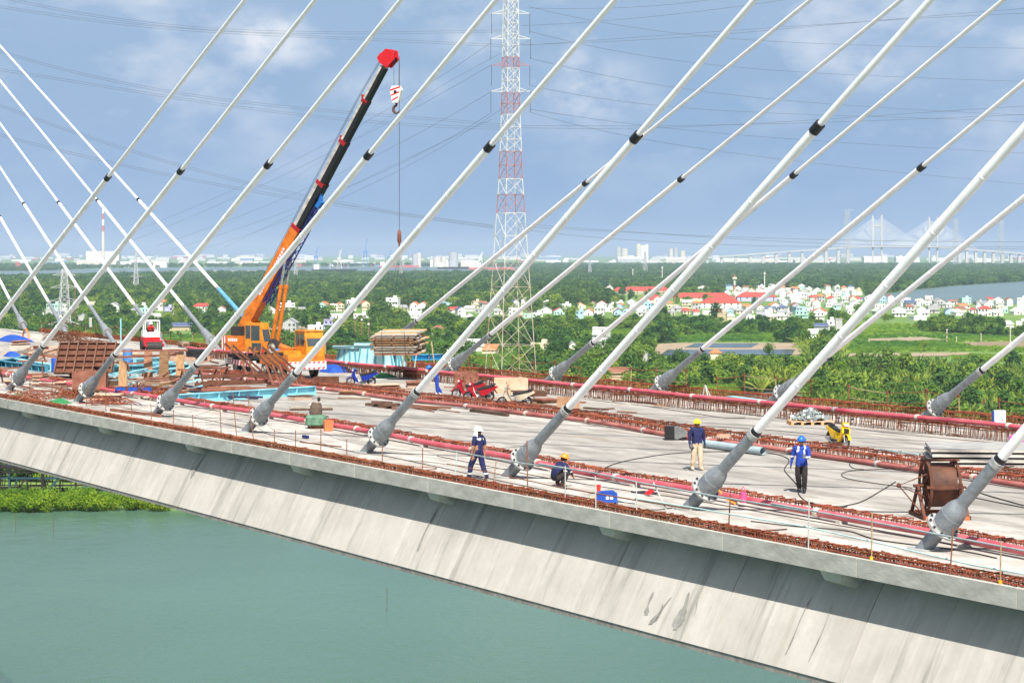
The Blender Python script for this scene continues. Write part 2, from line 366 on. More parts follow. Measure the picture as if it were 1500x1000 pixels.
# ------------------------------------------------------------------ stay cables
WHT = mat('cable_white', (0.84, 0.85, 0.86), 0.4, var=.08, scale=1.6, stretch=(1, 1, 1), spec=.5)
GALV = mat('galvanised_grey', (0.22, 0.245, 0.265), 0.5, metal=.25, var=.22, scale=5)
FLG = mat('flange_pale', (0.38, 0.39, 0.385), 0.5, metal=.2, var=.25, scale=9)
BLK = mat('rubber_black', (0.015, 0.015, 0.018), 0.45, var=.2)
BOLT = mat('bolt_dark', (0.07, 0.07, 0.07), 0.5, metal=.5)
def stay(pe, pc, v0, lean, label, group, blue=False, top=78.0):
    a = HV(*pe, v0, lean); c = HV(*pc, v0, lean); d = (c - a).normalized(); base = a - d * (a.z / d.z)
    L = a.z / d.z; Lc = (c - base).length; k = 1.0
    rt = empty('stay_cable', MD @ Matrix.Translation(base), label, 'stay cable', group)
    fl = L * .27; be = L * .52
    MB().lathe(d * -.5, d, [(0, .19), (.5 + fl - .06, .19)], 20).build('anchor_stub', GALV, rt)
    bp = MB().lathe((0, 0, .006), (0, 0, 1), [(0, .42), (.03, .42)], 18).build('base_plate', FLG, rt)
    f = MB().lathe(d * (fl - .06), d, [(0, .44), (.055, .44), (.056, .30), (.16, .30)], 24).build('flange', FLG, rt)
    x, y = perp(d)
    bm = MB().lathe((0, 0, 0), d, [(0, .035), (.05, .035)], 6).mesh('bolt', BOLT)
    for i in range(10):
        an = 2 * math.pi * i / 10; link(bm, 'bolt', f, Matrix.Translation(d * (fl + .0) + x * (.385 * math.cos(an)) + y * (.385 * math.sin(an))))
    MB().lathe(d * (fl + .10), d, [(0, .315), ((be - fl) * .40, .315), ((be - fl) * .401, .300), ((be - fl) * .55, .292), ((be - fl) * .68, .268), ((be - fl) * .80, .225), ((be - fl) * .92, .172), ((be - fl) * .97, .166)], 24).build('bell_housing', GALV, rt)
    gp = MB().lathe(d * be, d, [(.02, .168), (L - be, .162)], 20).build('guide_pipe', mat('pipe_blue', (0.10, .30, .50), .5, var=.25) if blue else GALV, rt)
    MB().lathe(d * L, d, [(-.14, .178), (.03, .178)], 20).build('rim', FLG, gp)
    MB().lathe(d * L, d, [(.03, .15), (.17, .150)], 18).build('rubber_seal', BLK, gp)
    MB().lathe(d * (L + .12), d, [(0, .13)] + [q for k in range(1, int((Lc - L - .8) / 2.1)) for q in ((k * 2.1 - .022, .132), (k * 2.1 - .02, .138), (k * 2.1 + .02, .138), (k * 2.1 + .022, .132))] + [(Lc - L - .3, .136)], 18).build('lower_sheath', WHT, rt)
    MB().lathe(d * (Lc - .19), d, [(0, .156), (.36, .156)], 18).build('collar', BLK, rt)
    MB().lathe(d * (Lc + .15), d, [(0, .098), (top / d.z - Lc, .098)], 14).build('upper_sheath', WHT, rt)
    return rt
VN, VFAR = 2.75, 31.2
LN = R(12)
G1, G2, G3 = 'stay cables of the row along the river edge', 'stay cables of the row along the land edge', 'stay cables rising the other way beyond the crane'
NEAR = [((62, 508), (265, 250), 'white stay cable anchored beside the light blue steel frames, next to the ribbed formwork'),
 ((168, 520), (393, 241), 'white stay cable anchored beside the ribbed brown formwork panel and rusty skip'),
 ((287, 535), (540, 227), 'white stay cable anchored at the blue-sided crate beside the long pale blue beam'),
 ((432, 548), (717, 215), 'white stay cable crossing before the crane cab, anchored by the pale blue beam end'),
 ((610, 575), (932, 201), 'white stay cable anchored between the green pump and the white-helmeted worker'),
 ((830, 600), (1197, 187), 'white stay cable anchored between the white-helmeted worker and the squatting worker'),
 ((1105, 635), (1562, 120), 'white stay cable anchored beside the two standing workers, with a pink lantern at its foot'),
 ((1462, 676), (1860, 210), 'white stay cable anchored beside the rusty cable reel on the river edge')]
for pe, pc, lb in NEAR: stay(pe, pc, VN, LN, lb, G1)
# one more on the far left of the same row
stay((-25, 497), (158, 260), VN, LN, 'white stay cable of the river edge row rising beyond the light blue frames', G1)
FARC = [((610, 470), (858, 268), 'white stay cable rising behind the hanging plank bundle'),
 ((718, 490), (998, 262), 'white stay cable rising in front of the lattice tower foot, by the rusty steel box'),
 ((868, 502), (1163, 256), 'white stay cable on the land edge beside the white four-storey house'),
 ((1028, 512), (1350, 245), 'white stay cable on the land edge in front of the dark lined pond'),
 ((1210, 523), (1562, 240), 'white stay cable on the land edge behind the pallet of grey brackets'),
 ((1437, 543), (1735, 302), 'white stay cable on the land edge beside the white box on blue legs')]
for pe, pc, lb in FARC: stay(pe, pc, VFAR, 0, lb, G2)
LC = [((15, 440), (-20, 372), 'white stay cable leaning away, the farthest before the deck leaves view'),
 ((72, 444), (0, 318), 'white stay cable leaning away above the rusty rebar heap'),
 ((132, 448), (35, 299), 'white stay cable leaning away beside the light blue pole'),
 ((198, 448), (86, 297), 'white stay cable leaning away above the white framed roller'),
 ((270, 450), (143, 294), 'white stay cable leaning away just behind the crane counterweight'),
 ((320, 423), (203, 293), 'white stay cable with a blue wrapped sleeve rising behind the crane boom')]
for i, (pe, pc, lb) in enumerate(LC): stay(pe, pc, VFAR, 0, lb, G3, blue=(i == 5))
# ------------------------------------------------------------------ pipes
PINK = mat('pipe_pink', (0.44, 0.055, 0.085), 0.5, var=.3, scale=1.2, col2=(0.56, 0.13, 0.15))
PINKD = mat('pipe_dusty', (0.25, 0.065, 0.06), 0.75, scale=.9, col2=(0.42, 0.16, 0.14))
SLV = mat('sleeve_grey', (0.42, 0.42, 0.42), .5)
CLMP = mat('clamp_cream', (0.52, 0.45, 0.38), .8, var=.25)
def interp(pl, s):
    for (a, b_) in zip(pl, pl[1:]):
        if s <= b_[0]: t = (s - a[0]) / (b_[0] - a[0]); return a[1] + (b_[1] - a[1]) * t
    return pl[-1][1]
def pipeline(name, pts, z, r, s_to, label, m, step=5.5, supports=True, cl=CLMP):
    pl = sorted(pts); pl = [(-200, pl[0][1])] + pl + [(s_to, pl[-1][1])] if pl[0][0] > -200 else pl
    rt = empty(name, DM(0, 0, 0), label, 'pipe')
    s = pl[0][0] if name != 'near' else pl[0][0]
    s = max(s, -95); k = 0
    while s < s_to:
        e = s + step
        P = [(q, interp(pl, q) + .03 * math.sin(q * .9 + k), z + .02 * math.sin(q * .5)) for q in (s, s + step * .33, s + step * .66, e - .02)]
        MB().path(P, r, 12).build('pipe_section', m, rt)
        d = (Vector(P[-1]) - Vector(P[-2])).normalized()
        MB().lathe(Vector(P[-1]) - d * .12, d, [(0, r * 1.12), (.04, r * 1.28), (.20, r * 1.28), (.24, r * 1.12)], 12).build('coupling', SLV if k % 3 == 1 else cl, rt)
        if supports: MB().box((s + 1.2, interp(pl, s + 1.2), (z - r) / 2), (.18, .34, z - r)).build('support_block', CON, rt)
        s = e; k += 1
    return rt
npl = [PD(x, y, .2) for x, y in ((440, 614), (690, 659), (850, 690), (1000, 715), (1240, 757), (1490, 805))]
pipeline('drain_pipe', npl, .20, .108, 46, 'bright pink pipe running along the deck just inside the river edge cables', PINK, supports=True)
mpl = [PD(x, y, .15) for x, y in ((490, 570), (560, 580), (840, 612), (1000, 638), (1250, 672), (1490, 708))]
pipeline('drain_pipe', mpl, .12, .095, 46, 'dusty pink pipe running beside the rebar strip down the middle of the deck', PINKD, supports=False)
fpl = [(-95, 26.9), (-40, 26.9), (46, 26.9)]
pipeline('drain_pipe', fpl, .61, .105, 46, 'pink pipe resting on top of the rebar strip near the land edge', PINK, supports=False)
# ------------------------------------------------------------------ rebar strips
RUST = mat('rebar_rust', (0.115, 0.026, 0.012), 0.85, scale=3, col2=(0.28, 0.080, 0.032), rnd=.25)
RUSTD = mat('rebar_rust_dark', (0.085, 0.024, 0.012), 0.85, scale=3, col2=(0.21, 0.065, 0.030), rnd=.25)
def stirrup(w, h, r, lean=0, splay=0):
    b = MB(); P = [(lean, -w / 2, -.05), (lean * .3 + splay, -w / 2, h), (lean * .3 + splay, w / 2, h), (lean, w / 2, -.05)]
    for p, q in zip(P, P[1:]): b.tube(p, q, r, n=4, caps=False)
    return b
def rebar_strip(vf, s0, s1, sp, w, h, r, label, single=(0, 0), bars=(0,), nvar=4, m=RUST, jit=.12, clut=0):
    rt = empty('rebar_strip', DM(0, 0, 0), label, 'rebar')
    V = [stirrup(w * RU(.85, 1.15), h * RU(.85, 1.15), r, RU(-.06, .06), RU(-.08, .08)) for _ in range(nvar)]
    ms = [q.mesh('stirrup', m) for q in V]
    big = MB(); s = s0; n = 0
    while s < s1:
        q = s + RU(-jit, jit) * sp; v = vf(q) + RU(-.02, .02); Mx = Matrix.Translation((q, v, RU(-.03, .02))) @ Matrix.Rotation(RU(-.12, .12), 4, 'Z')
        i = random.randrange(nvar)
        if single[0] <= s < single[1]: link(ms[i], 'stirrup', rt, Mx)
        else: big.add([Mx @ Vector(p) for p in V[i].v], V[i].f)
        s += sp; n += 1
    if big.v: tag(big.build('stirrup_run', m, rt), kind='stuff')
    for dv, z in bars:
        s = s0
        while s < s1:
            e = min(s + RU(7, 11), s1 + .5)
            P = [(s + (e - s) * t, vf(s + (e - s) * t) + dv + RU(-.015, .015), z + RU(-.012, .012)) for t in (0, .25, .5, .75, 1)]
            MB().path(P, r * 1.1, 5).build('long_bar', m, rt); s = e - .4
    if clut:
        cl = MB()
        for _ in range(clut):
            q = RU(s0, s1); L = RU(.3, 1.1); a = random.gauss(0, .5); z = RU(.02, h * 1.15)
            cl.tube((q, vf(q) + RU(-w, w) * .8, max(.02, z)), (q + L * math.cos(a), vf(q) + RU(-w, w) * .8, max(.02, z + RU(-.12, .12))), r, n=4, caps=False)
        tag(cl.build('loose_tie_bars', m, rt), kind='stuff')
    return rt
rebar_strip(lambda s: VE + .3, -100, 40, .12, .28, .18, .018, 'low rust-red strip of rebar stirrups along the very edge over the river', single=(-4, 26), bars=((-.14, .15), (.14, .15), (-.14, .05), (.14, .05), (0, .19)), clut=140)
nrf = lambda s: interp([(-200, npl[0][1] + .75)] + [(a, b_ + .85) for a, b_ in npl] + [(60, npl[-1][1] + .9)], s)
rebar_strip(nrf, -85, 40, .18, .36, .26, .018, 'rusty rebar stirrups in a line behind the bright pink pipe by the river edge', bars=((-.17, .22), (.17, .22)), clut=160)
mrf = lambda s: interp([(-200, mpl[0][1] + .7)] + [(a, b_ + .75) for a, b_ in mpl] + [(60, mpl[-1][1] + .75)], s)
rebar_strip(mrf, -70, 40, .17, .42, .30, .018, 'rusty rebar stirrups beside the dusty pink pipe in the middle of the deck', bars=((-.2, .28), (.2, .28), (0, .1)), m=RUST, clut=260)
rebar_strip(lambda s: mrf(s) + 1.1, -70, 40, .2, .42, .30, .018, 'second rusty rebar row in the middle of the deck, on the motorbike side', bars=((-.2, .28), (.2, .28)), m=RUSTD, clut=260)
rebar_strip(lambda s: 26.75, -95, 40, .22, .3, .47, .018, 'tall rusty rebar row carrying the pink pipe, white deck showing through', bars=((-.15, .46), (.15, .46), (-.15, .40)), m=RUSTD, clut=160)
rebar_strip(lambda s: 27.5, -95, 40, .28, .3, .42, .017, 'rusty rebar row just behind the raised pink pipe', bars=((-.15, .41), (.15, .41)), m=RUSTD, clut=60)
rebar_strip(lambda s: WD - .32, -150, 40, .17, .3, .34, .022, 'rust-red rebar strip along the land edge below the rusty railing', bars=((-.15, .30), (.15, .30), (-.15, .12)), m=RUST, clut=160)
# ================================================================== RAILINGS
RODM = mat('rod_rust', (0.20, 0.075, 0.035), .8, var=.35, scale=6)
PIPEG = mat('rail_grey', (0.36, 0.42, 0.43), .45, metal=.3, var=.25, scale=2)
PIPEW = mat('post_white', (0.45, 0.45, 0.43), .5, var=.2)
PIPEC = mat('post_cyan', (0.42, 0.60, 0.58), .5, var=.2)
PIPEY = mat('post_ochre', (0.36, 0.27, 0.15), .6, var=.3)
ROPE = mat('rope_dark', (0.10, 0.07, 0.06), .8)
YCAP = mat('cap_yellow', (0.75, 0.42, 0.03), .5)
rail = empty('guard_rail', DM(0, 0, 0), 'scaffold-tube guard rail with grey rails along the river edge', 'railing')
def rod(parent, name, xb, yb, xt, yt, m, r=.022, v=None):
    s, v0 = PD(xb, yb); vv = max(v0, VE + .12)
    p = Vector((s, vv, -.02)); q = HV(xt, yt, v0) + Vector((0, vv - v0, 0))
    o = MB().tube(p, q, r, n=8).build(name, m, parent); return p, q
posts = [(667, 702, 669, 661, PIPEC), (722, 713, 727, 674, PIPEY), (828, 736, 828, 682, PIPEW), (873, 745, 872, 697, PIPEW), (933, 755, 932, 705, PIPEW), (985, 764, 957, 706, PIPEW),
 (1172, 804, 1173, 732, PIPEW), (1256, 822, 1257, 752, PIPEY), (1367, 844, 1371, 776, RODM), (1438, 858, 1439, 794, PIPEY)]
tops = []
for xb, yb, xt, yt, m in posts:
    p, q = rod(rail, 'post', xb, yb, xt, yt, m, .017)
    if m is PIPEY:
        c = MB().lathe(p + Vector((0, 0, .03)), (0, 0, 1), [(0, .045), (.08, .045)], 8).build('foot_clip', YCAP, rail)
    tops.append((p, q))
def sag(p, q, n, dz): return [p.lerp(q, i / n) + Vector((0, 0, -dz * 4 * (i / n) * (1 - i / n))) for i in range(n + 1)]
def railrun(name, pts, r, m, par, v=VE + .28):
    P = [HV(x, y, v) for x, y in pts]; return MB().path(P, r, 8).build(name, m, par)
railrun('top_rail', [(655, 659), (727, 672), (770, 679), (830, 686)], .022, PIPEG, rail)
railrun('top_rail', [(790, 679), (870, 692), (940, 707), (1045, 726), (1180, 748)], .026, PIPEG, rail)
railrun('top_rail', [(1130, 737), (1240, 757), (1330, 774), (1420, 791), (1530, 812)], .024, PIPEG, rail)
railrun('mid_rail', [(655, 679), (730, 694), (830, 716)], .016, RODM, rail)
railrun('mid_rail', [(826, 714), (900, 727), (1010, 745)], .020, RODM, rail)
railrun('mid_rail', [(930, 730), (1020, 744), (1100, 758), (1180, 771), (1300, 798), (1420, 826), (1530, 846)], .020, PIPEC, rail)
rrods = empty('edge_rods', DM(0, 0, 0), 'thin upright rusty rods strung with rope along the river edge', 'railing')
RR = [(16, 578, 17, 545), (43, 584, 44, 552), (75, 587, 77, 553), (98, 594, 99, 567), (126, 595, 128, 566), (155, 603, 155, 570), (193, 609, 192, 588), (222, 614, 221, 591), (254, 620, 254, 600), (283, 626, 282, 607), (324, 634, 322, 590), (347, 644, 341, 575), (372, 648, 363, 580), (402, 649, 402, 629), (433, 658, 433, 630), (470, 662, 470, 628), (508, 671, 508, 643), (560, 677, 560, 652), (619, 690, 619, 656), (773, 722, 772, 645), (1067, 778, 1070, 723)]
pq = []
for a in RR: pq.append(rod(rrods, 'rod', *a, RODM, .018))
for i in range(len(pq) - 2):
    a, b_ = pq[i], pq[i + 1]
    for t in (.9, .45): MB().path(sag(a[0].lerp(a[1], t), b_[0].lerp(b_[1], t), 6, .05), .008, 5).build('rope', ROPE, rrods)
frail = empty('guard_rail', DM(0, 0, 0), 'rusty scaffold railing along the land edge in front of the greenery', 'railing')
s = -150; pr = None; k = 0
while s < 42:
    h = RU(1.0, 1.35); p = Vector((s, WD - .25, 0)); q = Vector((s + RU(-.06, .06), WD - .25 + RU(-.05, .05), h))
    MB().tube(p, q, .028, n=8).build('post', RODM if k % 5 else PIPEY, frail)
    MB().box(q - Vector((0, 0, .08)), (.09, .09, .10)).build('coupler', RUSTD, frail)
    if pr and k % 4 != 3:
        for t in (.88, .45): MB().path(sag(pr[0].lerp(pr[1], t), p.lerp(q, t), 4, .03), .020, 6).build('rail', RODM if k % 3 else PIPEY, frail)
    pr = (p, q); s += RU(2.2, 3.0); k += 1
# ================================================================== PEOPLE
SKIN = mat('skin', (0.36, 0.19, 0.12), .55, var=.08); SKIND = mat('skin_dark', (0.22, 0.11, 0.07), .55, var=.08)
NAVY = mat('cloth_navy', (0.012, 0.016, 0.075), .85, var=.3, scale=9, bump=.4)
NAVYB = mat('cloth_royal', (0.012, 0.045, 0.30), .85, var=.3, scale=9, bump=.4)
BEIGE = mat('cloth_beige', (0.52, 0.41, 0.29), .9, var=.2, scale=7, bump=.4)
DARKT = mat('cloth_black', (0.022, 0.016, 0.018), .9, var=.3)
BOOT = mat('boot_brown', (0.20, 0.075, 0.035), .7, var=.3); GLOVE = mat('glove_dark', (0.04, 0.05, 0.05), .8)
REFL = mat('reflective', (0.75, 0.78, 0.70), .4, var=.05); WCLOTH = mat('cloth_white', (0.80, 0.79, 0.76), .9, var=.06, scale=9)
HAIR = mat('hair_black', (0.012, 0.01, 0.01), .6)
def person(M, label, J, zones, radf=1.0, hem=None, *, helmet=None, brim=.25, stripe=None, face=0.0, kerchief=None, glasses=False):
    """J joints (x right, y forward, z up); zones: material per bone group; the body is one skinned surface"""
    rt = empty('person', M, label, 'person')
    names = list(J); idx = {n: i for i, n in enumerate(names)}
    E = [('pelvis', 'spine', 't'), ('spine', 'chest', 't'), ('chest', 'neck', 't'), ('neck', 'chin', 'h'), ('chin', 'head', 'h'), ('head', 'crown', 'h')]
    for sd in 'lr':
        E += [('chest', 'sh' + sd, 't'), ('sh' + sd, 'el' + sd, 'u'), ('el' + sd, 'wr' + sd, 'f'), ('wr' + sd, 'pa' + sd, 'n')]
        E += [('pelvis', 'hi' + sd, 'l'), ('hi' + sd, 'kn' + sd, 'l'), ('kn' + sd, 'an' + sd, 'l'), ('an' + sd, 'to' + sd, 'b')]
    Jp = {k: Vector(v) for k, v in J.items()}
    rad = dict(pelvis=(.155, .125), spine=(.145, .115), chest=(.175, .125), neck=(.06, .06), chin=(.078, .085), head=(.098, .108), crown=(.068, .078))
    for sd in 'lr': rad.update({'sh' + sd: (.084, .084), 'el' + sd: (.052, .052), 'wr' + sd: (.034, .034), 'pa' + sd: (.04, .025), 'hi' + sd: (.105, .105), 'kn' + sd: (.080, .080), 'an' + sd: (.064, .064), 'to' + sd: (.045, .038)})
    for k in rad:
        if k[:2] not in ('ne', 'ch', 'he', 'cr', 'wr', 'pa', 'to') or k == 'chest': rad[k] = (rad[k][0] * radf, rad[k][1] * radf)
    pts = [Jp[n] for n in names]; ed = [(idx[a], idx[b_]) for a, b_, _ in E]; rr = [rad[n] for n in names]
    bones = [(Jp[a], Jp[b_], z) for a, b_, z in E]
    # nose
    fdir = Vector((math.sin(face), math.cos(face), 0))
    i0 = len(pts); pts.append(Jp['head'] + fdir * .115 + Vector((0, 0, -.035))); ed.append((idx['head'], i0)); rr.append((.014, .02))
    # fingers
    for sd in 'lr':
        w = Jp['wr' + sd]; p = Jp['pa' + sd]; d = (p - w).normalized(); sx = d.cross(Vector((0, 1, 0)) if abs(d.y) < .8 else Vector((0, 0, 1))).normalized(); fw = sx.cross(d).normalized()
        for k, (off, ln) in enumerate(((-.03, .075), (-.01, .088), (.011, .082), (.031, .065))):
            a = len(pts); m1 = p + d * ln * .5 + fw * off + sx * .004; m2 = p + d * ln + fw * off + sx * (.024 if sd == 'l' else -.024)
            pts += [m1, m2]; rr += [(.010, .010), (.008, .008)]; ed += [(idx['pa' + sd], a), (a, a + 1)]; bones.append((m1, m2, 'n'))
        a = len(pts); t1 = p - d * .02 + fw * .05; pts += [t1, t1 + d * .04 + fw * .015]; rr += [(.012, .012), (.009, .009)]; ed += [(idx['pa' + sd], a), (a, a + 1)]; bones.append((t1, pts[-1], 'n'))
    me = bpy.data.meshes.new('body'); me.from_pydata([tuple(p) for p in pts], ed, []); o = bpy.data.objects.new('body_tmp', me); COL.objects.link(o)
    md = o.modifiers.new('skin', 'SKIN'); md.use_smooth_shade = True; md.branch_smoothing = .4
    if not me.skin_vertices: me.attributes.new('skin', 'FLOAT', 'POINT')
    for i, q in enumerate(rr): me.skin_vertices[0].data[i].radius = q; me.skin_vertices[0].data[i].use_root = (i == idx['pelvis'])
    sb = o.modifiers.new('sub', 'SUBSURF'); sb.levels = sb.render_levels = 2
    dg = bpy.context.evaluated_depsgraph_get(); dg.update(); bm_ = bpy.data.meshes.new_from_object(o.evaluated_get(dg)); bpy.data.objects.remove(o)
    order = ['t', 'u', 'f', 'n', 'l', 'b', 'h', 's']; mats = [zones.get('t'), zones.get('u'), zones.get('f'), zones.get('n'), zones.get('l'), zones.get('b'), zones.get('h'), REFL]
    bm_.materials.clear()
    for q in mats: bm_.materials.append(q)
    for p in bm_.polygons:
        c = p.center; best = 9; z = 't'
        for a, b_, zz in bones:
            ab = b_ - a; t = max(0, min(1, (c - a).dot(ab) / max(1e-9, ab.length_squared))); dd = (c - a - ab * t).length
            if zz == 'n': dd += .01
            if dd < best: best = dd; z = zz
        if hem and z in 'tl': z = 't' if c.z > hem else 'l'
        if stripe and stripe(c, z): z = 's'
        p.material_index = order.index(z); p.use_smooth = True
    from mathutils import noise as _nz
    cloth = set()
    for p in bm_.polygons:
        if order[p.material_index] in 'tuls' or (order[p.material_index] == 'f' and zones.get('f') is zones.get('t')): cloth.update(p.vertices)
    nrm = [v.normal.copy() for v in bm_.vertices]
    for i in cloth:
        c = bm_.vertices[i].co; f = _nz.noise(Vector((c.x * 7, c.y * 7, c.z * 16))) + .6 * _nz.noise(c * 22); bm_.vertices[i].co = c + nrm[i] * (.016 * f)
    body = link(bm_, 'body', rt)
    h = Jp['head']; cz = Jp['crown']
    axis = (Jp['crown'] - Jp['chin']).normalized(); rot = axis.to_track_quat('Z', 'Y').to_matrix() @ Matrix.Rotation(-face, 3, 'Z')
    hr = MB().sphere(h + axis * .01 - fdir * .018, (.098, .112, .112), 12, 6, zmin=-.45).build('hair', HAIR, rt)
    if helmet:
        b = MB().sphere(h + axis * .045, (.128, .148, .135), 16, 6, zmin=-.05, rot=rot)
        ring = []; n = 18; vs = []; fs = []
        for i in range(n):
            a = 2 * math.pi * i / n; e = 1.0 + .12 + (brim if math.sin(a) > .3 else 0) * max(0, math.sin(a))
            for rr_, zz in ((1.0, .005), (e, -.008), (e, -.02), (1.0, -.012)):
                vs.append(h + axis * (.04 + zz) + rot @ Vector((.128 * rr_ * math.cos(a), .148 * rr_ * math.sin(a), 0)))
        for i in range(n):
            for k in range(4): fs.append((i * 4 + k, i * 4 + (k + 1) % 4, ((i + 1) % n) * 4 + (k + 1) % 4, ((i + 1) % n) * 4 + k))
        b.add(vs, fs); b.beam(h + axis * .165 - rot @ Vector((0, .10, 0)), h + axis * .165 + rot @ Vector((0, .10, 0)), .03, .03)
        b.build('helmet', helmet, rt)
    if kerchief:
        b = MB(); n = 14; vs = []; fs = []
        for k, (r_, z) in enumerate(((.122, .02), (.128, -.07), (.14, -.13), (.165, -.20))):
            for i in range(n):
                a = math.pi * (0.86 + 1.28 * i / (n - 1)); vs.append(h + rot @ Vector((r_ * math.cos(a), r_ * 1.05 * math.sin(a) * (1.0 + .05 * (i % 2)), z)))
        for k in range(3):
            for i in range(n - 1): fs.append((k * n + i, k * n + i + 1, (k + 1) * n + i + 1, (k + 1) * n + i))
        b.add(vs, fs); ko = b.build('neck_cloth', kerchief, rt); ko.modifiers.new('sol', 'SOLIDIFY').thickness = .008
    if glasses:
        MB().box(h + fdir * .10 + Vector((0, 0, .012)), (.15, .03, .035), (0, 0, -face)).build('sunglasses', BLK, rt)
    return rt
def J_stand(sep=.10, kl=(0, 0), kr=(0, 0)):
    return dict(pelvis=(0, 0, .95), spine=(0, .01, 1.14), chest=(0, 0, 1.34), neck=(0, 0, 1.49), chin=(0, .02, 1.555), head=(0, .025, 1.61), crown=(0, .02, 1.68),
        shl=(-.195, 0, 1.42), ell=(-.25, -.02, 1.14), wrl=(-.25, .05, .90), pal=(-.25, .06, .83), shr=(.195, 0, 1.42), elr=(.24, -.02, 1.14), wrr=(.24, .05, .90), par=(.24, .06, .83),
        hil=(-.095, 0, .90), knl=(-.11, .02, .50), anl=(-.12, -.02, .09), tol=(-.13, .13, .045), hir=(.095, 0, .90), knr=(.11, .02, .50), anr=(.12, -.02, .09), tor=(.13, .13, .045))
HW = mat('helmet_white', (.82, .82, .80), .3, var=.03); HO = mat('helmet_orange', (.80, .25, .03), .35, var=.05); HY = mat('helmet_yellow', (.80, .60, .03), .35, var=.05); HB = mat('helmet_blue', (.02, .13, .55), .35, var=.05)
def facing(wx, wy): return wrot(wx, wy) - math.pi / 2
# white helmet, walking away to the left
j = J_stand(); j.update(hil=(-.09, 0, .90), knl=(-.13, .22, .52), anl=(-.15, .28, .11), tol=(-.17, .42, .05), hir=(.09, 0, .90), knr=(.12, -.06, .50), anr=(.14, -.26, .10), tor=(.15, -.14, .045), ell=(-.25, .0, 1.15), wrl=(-.26, .06, .90), pal=(-.26, .09, .83), elr=(.25, -.06, 1.15), wrr=(.24, -.06, .91), par=(.235, -.05, .84))
s_, v_ = PD(701, 703)
person(DM(s_, v_, .004, facing(-.75, .66)), 'worker in navy overalls, white helmet and white neck cloth walking along the edge', j, dict(t=NAVY, u=NAVY, f=SKIN, n=SKIN, l=NAVY, b=BOOT, h=SKIN), 1.22, .90, helmet=HW, stripe=lambda c, z: (z == 't' and 1.335 < c.z < 1.375) or (z == 'l' and .19 < c.z < .24), face=-.2, kerchief=WCLOTH)
# squatting, orange helmet
j = dict(pelvis=(0, -.12, .30), spine=(0, -.06, .48), chest=(0, .10, .66), neck=(0, .20, .78), chin=(0, .25, .83), head=(0, .28, .88), crown=(0, .29, .95),
    shl=(-.18, .14, .72), ell=(-.20, .36, .52), wrl=(-.10, .52, .38), pal=(-.07, .57, .33), shr=(.18, .14, .72), elr=(.20, .36, .52), wrr=(.10, .52, .36), par=(.08, .57, .30),
    hil=(-.11, -.06, .28), knl=(-.19, .30, .46), anl=(-.15, .08, .10), tol=(-.17, .24, .045), hir=(.11, -.06, .28), knr=(.19, .30, .46), anr=(.15, .08, .10), tor=(.17, .24, .045))
s_, v_ = PD(816, 713)
person(DM(s_, v_, .004, facing(.85, .5)), 'worker in navy jacket and orange helmet squatting beside the pink pipe', j, dict(t=NAVY, u=NAVY, f=NAVY, n=SKIN, l=DARKT, b=BOOT, h=SKIN), 1.28, helmet=HO, stripe=lambda c, z: z == 'f' and .46 < c.z < .50)
# yellow helmet, beige trousers
j = J_stand(); j.update(knl=(-.11, .05, .50), anl=(-.13, .02, .09), tol=(-.17, .15, .045), knr=(.12, .0, .50), anr=(.13, -.1, .09), tor=(.16, .04, .045), ell=(-.27, -.03, 1.14), wrl=(-.29, .02, .90), pal=(-.29, .03, .83), elr=(.27, -.03, 1.14), wrr=(.28, .02, .90), par=(.28, .03, .83), head=(.0, .03, 1.61))
s_, v_ = PD(1021, 689)
person(DM(s_, v_, .004, facing(.35, -.94)), 'worker in dark blue sweater, beige trousers, yellow helmet and sunglasses', j, dict(t=NAVY, u=NAVY, f=NAVY, n=GLOVE, l=BEIGE, b=BEIGE, h=SKIND), 1.28, .93, helmet=HY, glasses=True, face=.3)
# blue helmet with phone
j = J_stand(); j.update(knl=(-.10, .08, .51), anl=(-.09, .02, .10), tol=(-.10, .16, .045), knr=(.10, .02, .50), anr=(.07, -.18, .12), tor=(.07, -.05, .05), ell=(-.26, .10, 1.15), wrl=(-.14, .30, 1.12), pal=(-.10, .35, 1.15), elr=(.28, -.04, 1.13), wrr=(.32, -.02, .89), par=(.33, -.01, .82))
s_, v_ = PD(1174, 722)
bp_ = person(DM(s_, v_, .004, facing(-.18, -.98)), 'worker in royal blue jacket with reflective straps and blue helmet, looking at a phone', j, dict(t=NAVYB, u=NAVYB, f=NAVYB, n=GLOVE, l=DARKT, b=BLK, h=SKIN), 1.24, .86, helmet=HB, stripe=lambda c, z: (z in 'tu' and c.y > 0 and 1.26 < c.z and .075 < abs(c.x) < .125) or (z == 't' and c.y > 0 and 1.26 < c.z < 1.29 and abs(c.x) < .15 and abs(c.x) > .06) or (z in 'uf' and 1.12 < c.z < 1.16), face=.25)
ph = tag(MB().box((0, 0, 0), (.075, .012, .15), (.5, 0, 0)).build('phone', BLK), 'small black phone held by the blue-helmeted worker', 'phone'); ph.matrix_world = DM(s_, v_, 0, facing(-.18, -.98)) @ Matrix.Translation((-.10, .395, 1.19))
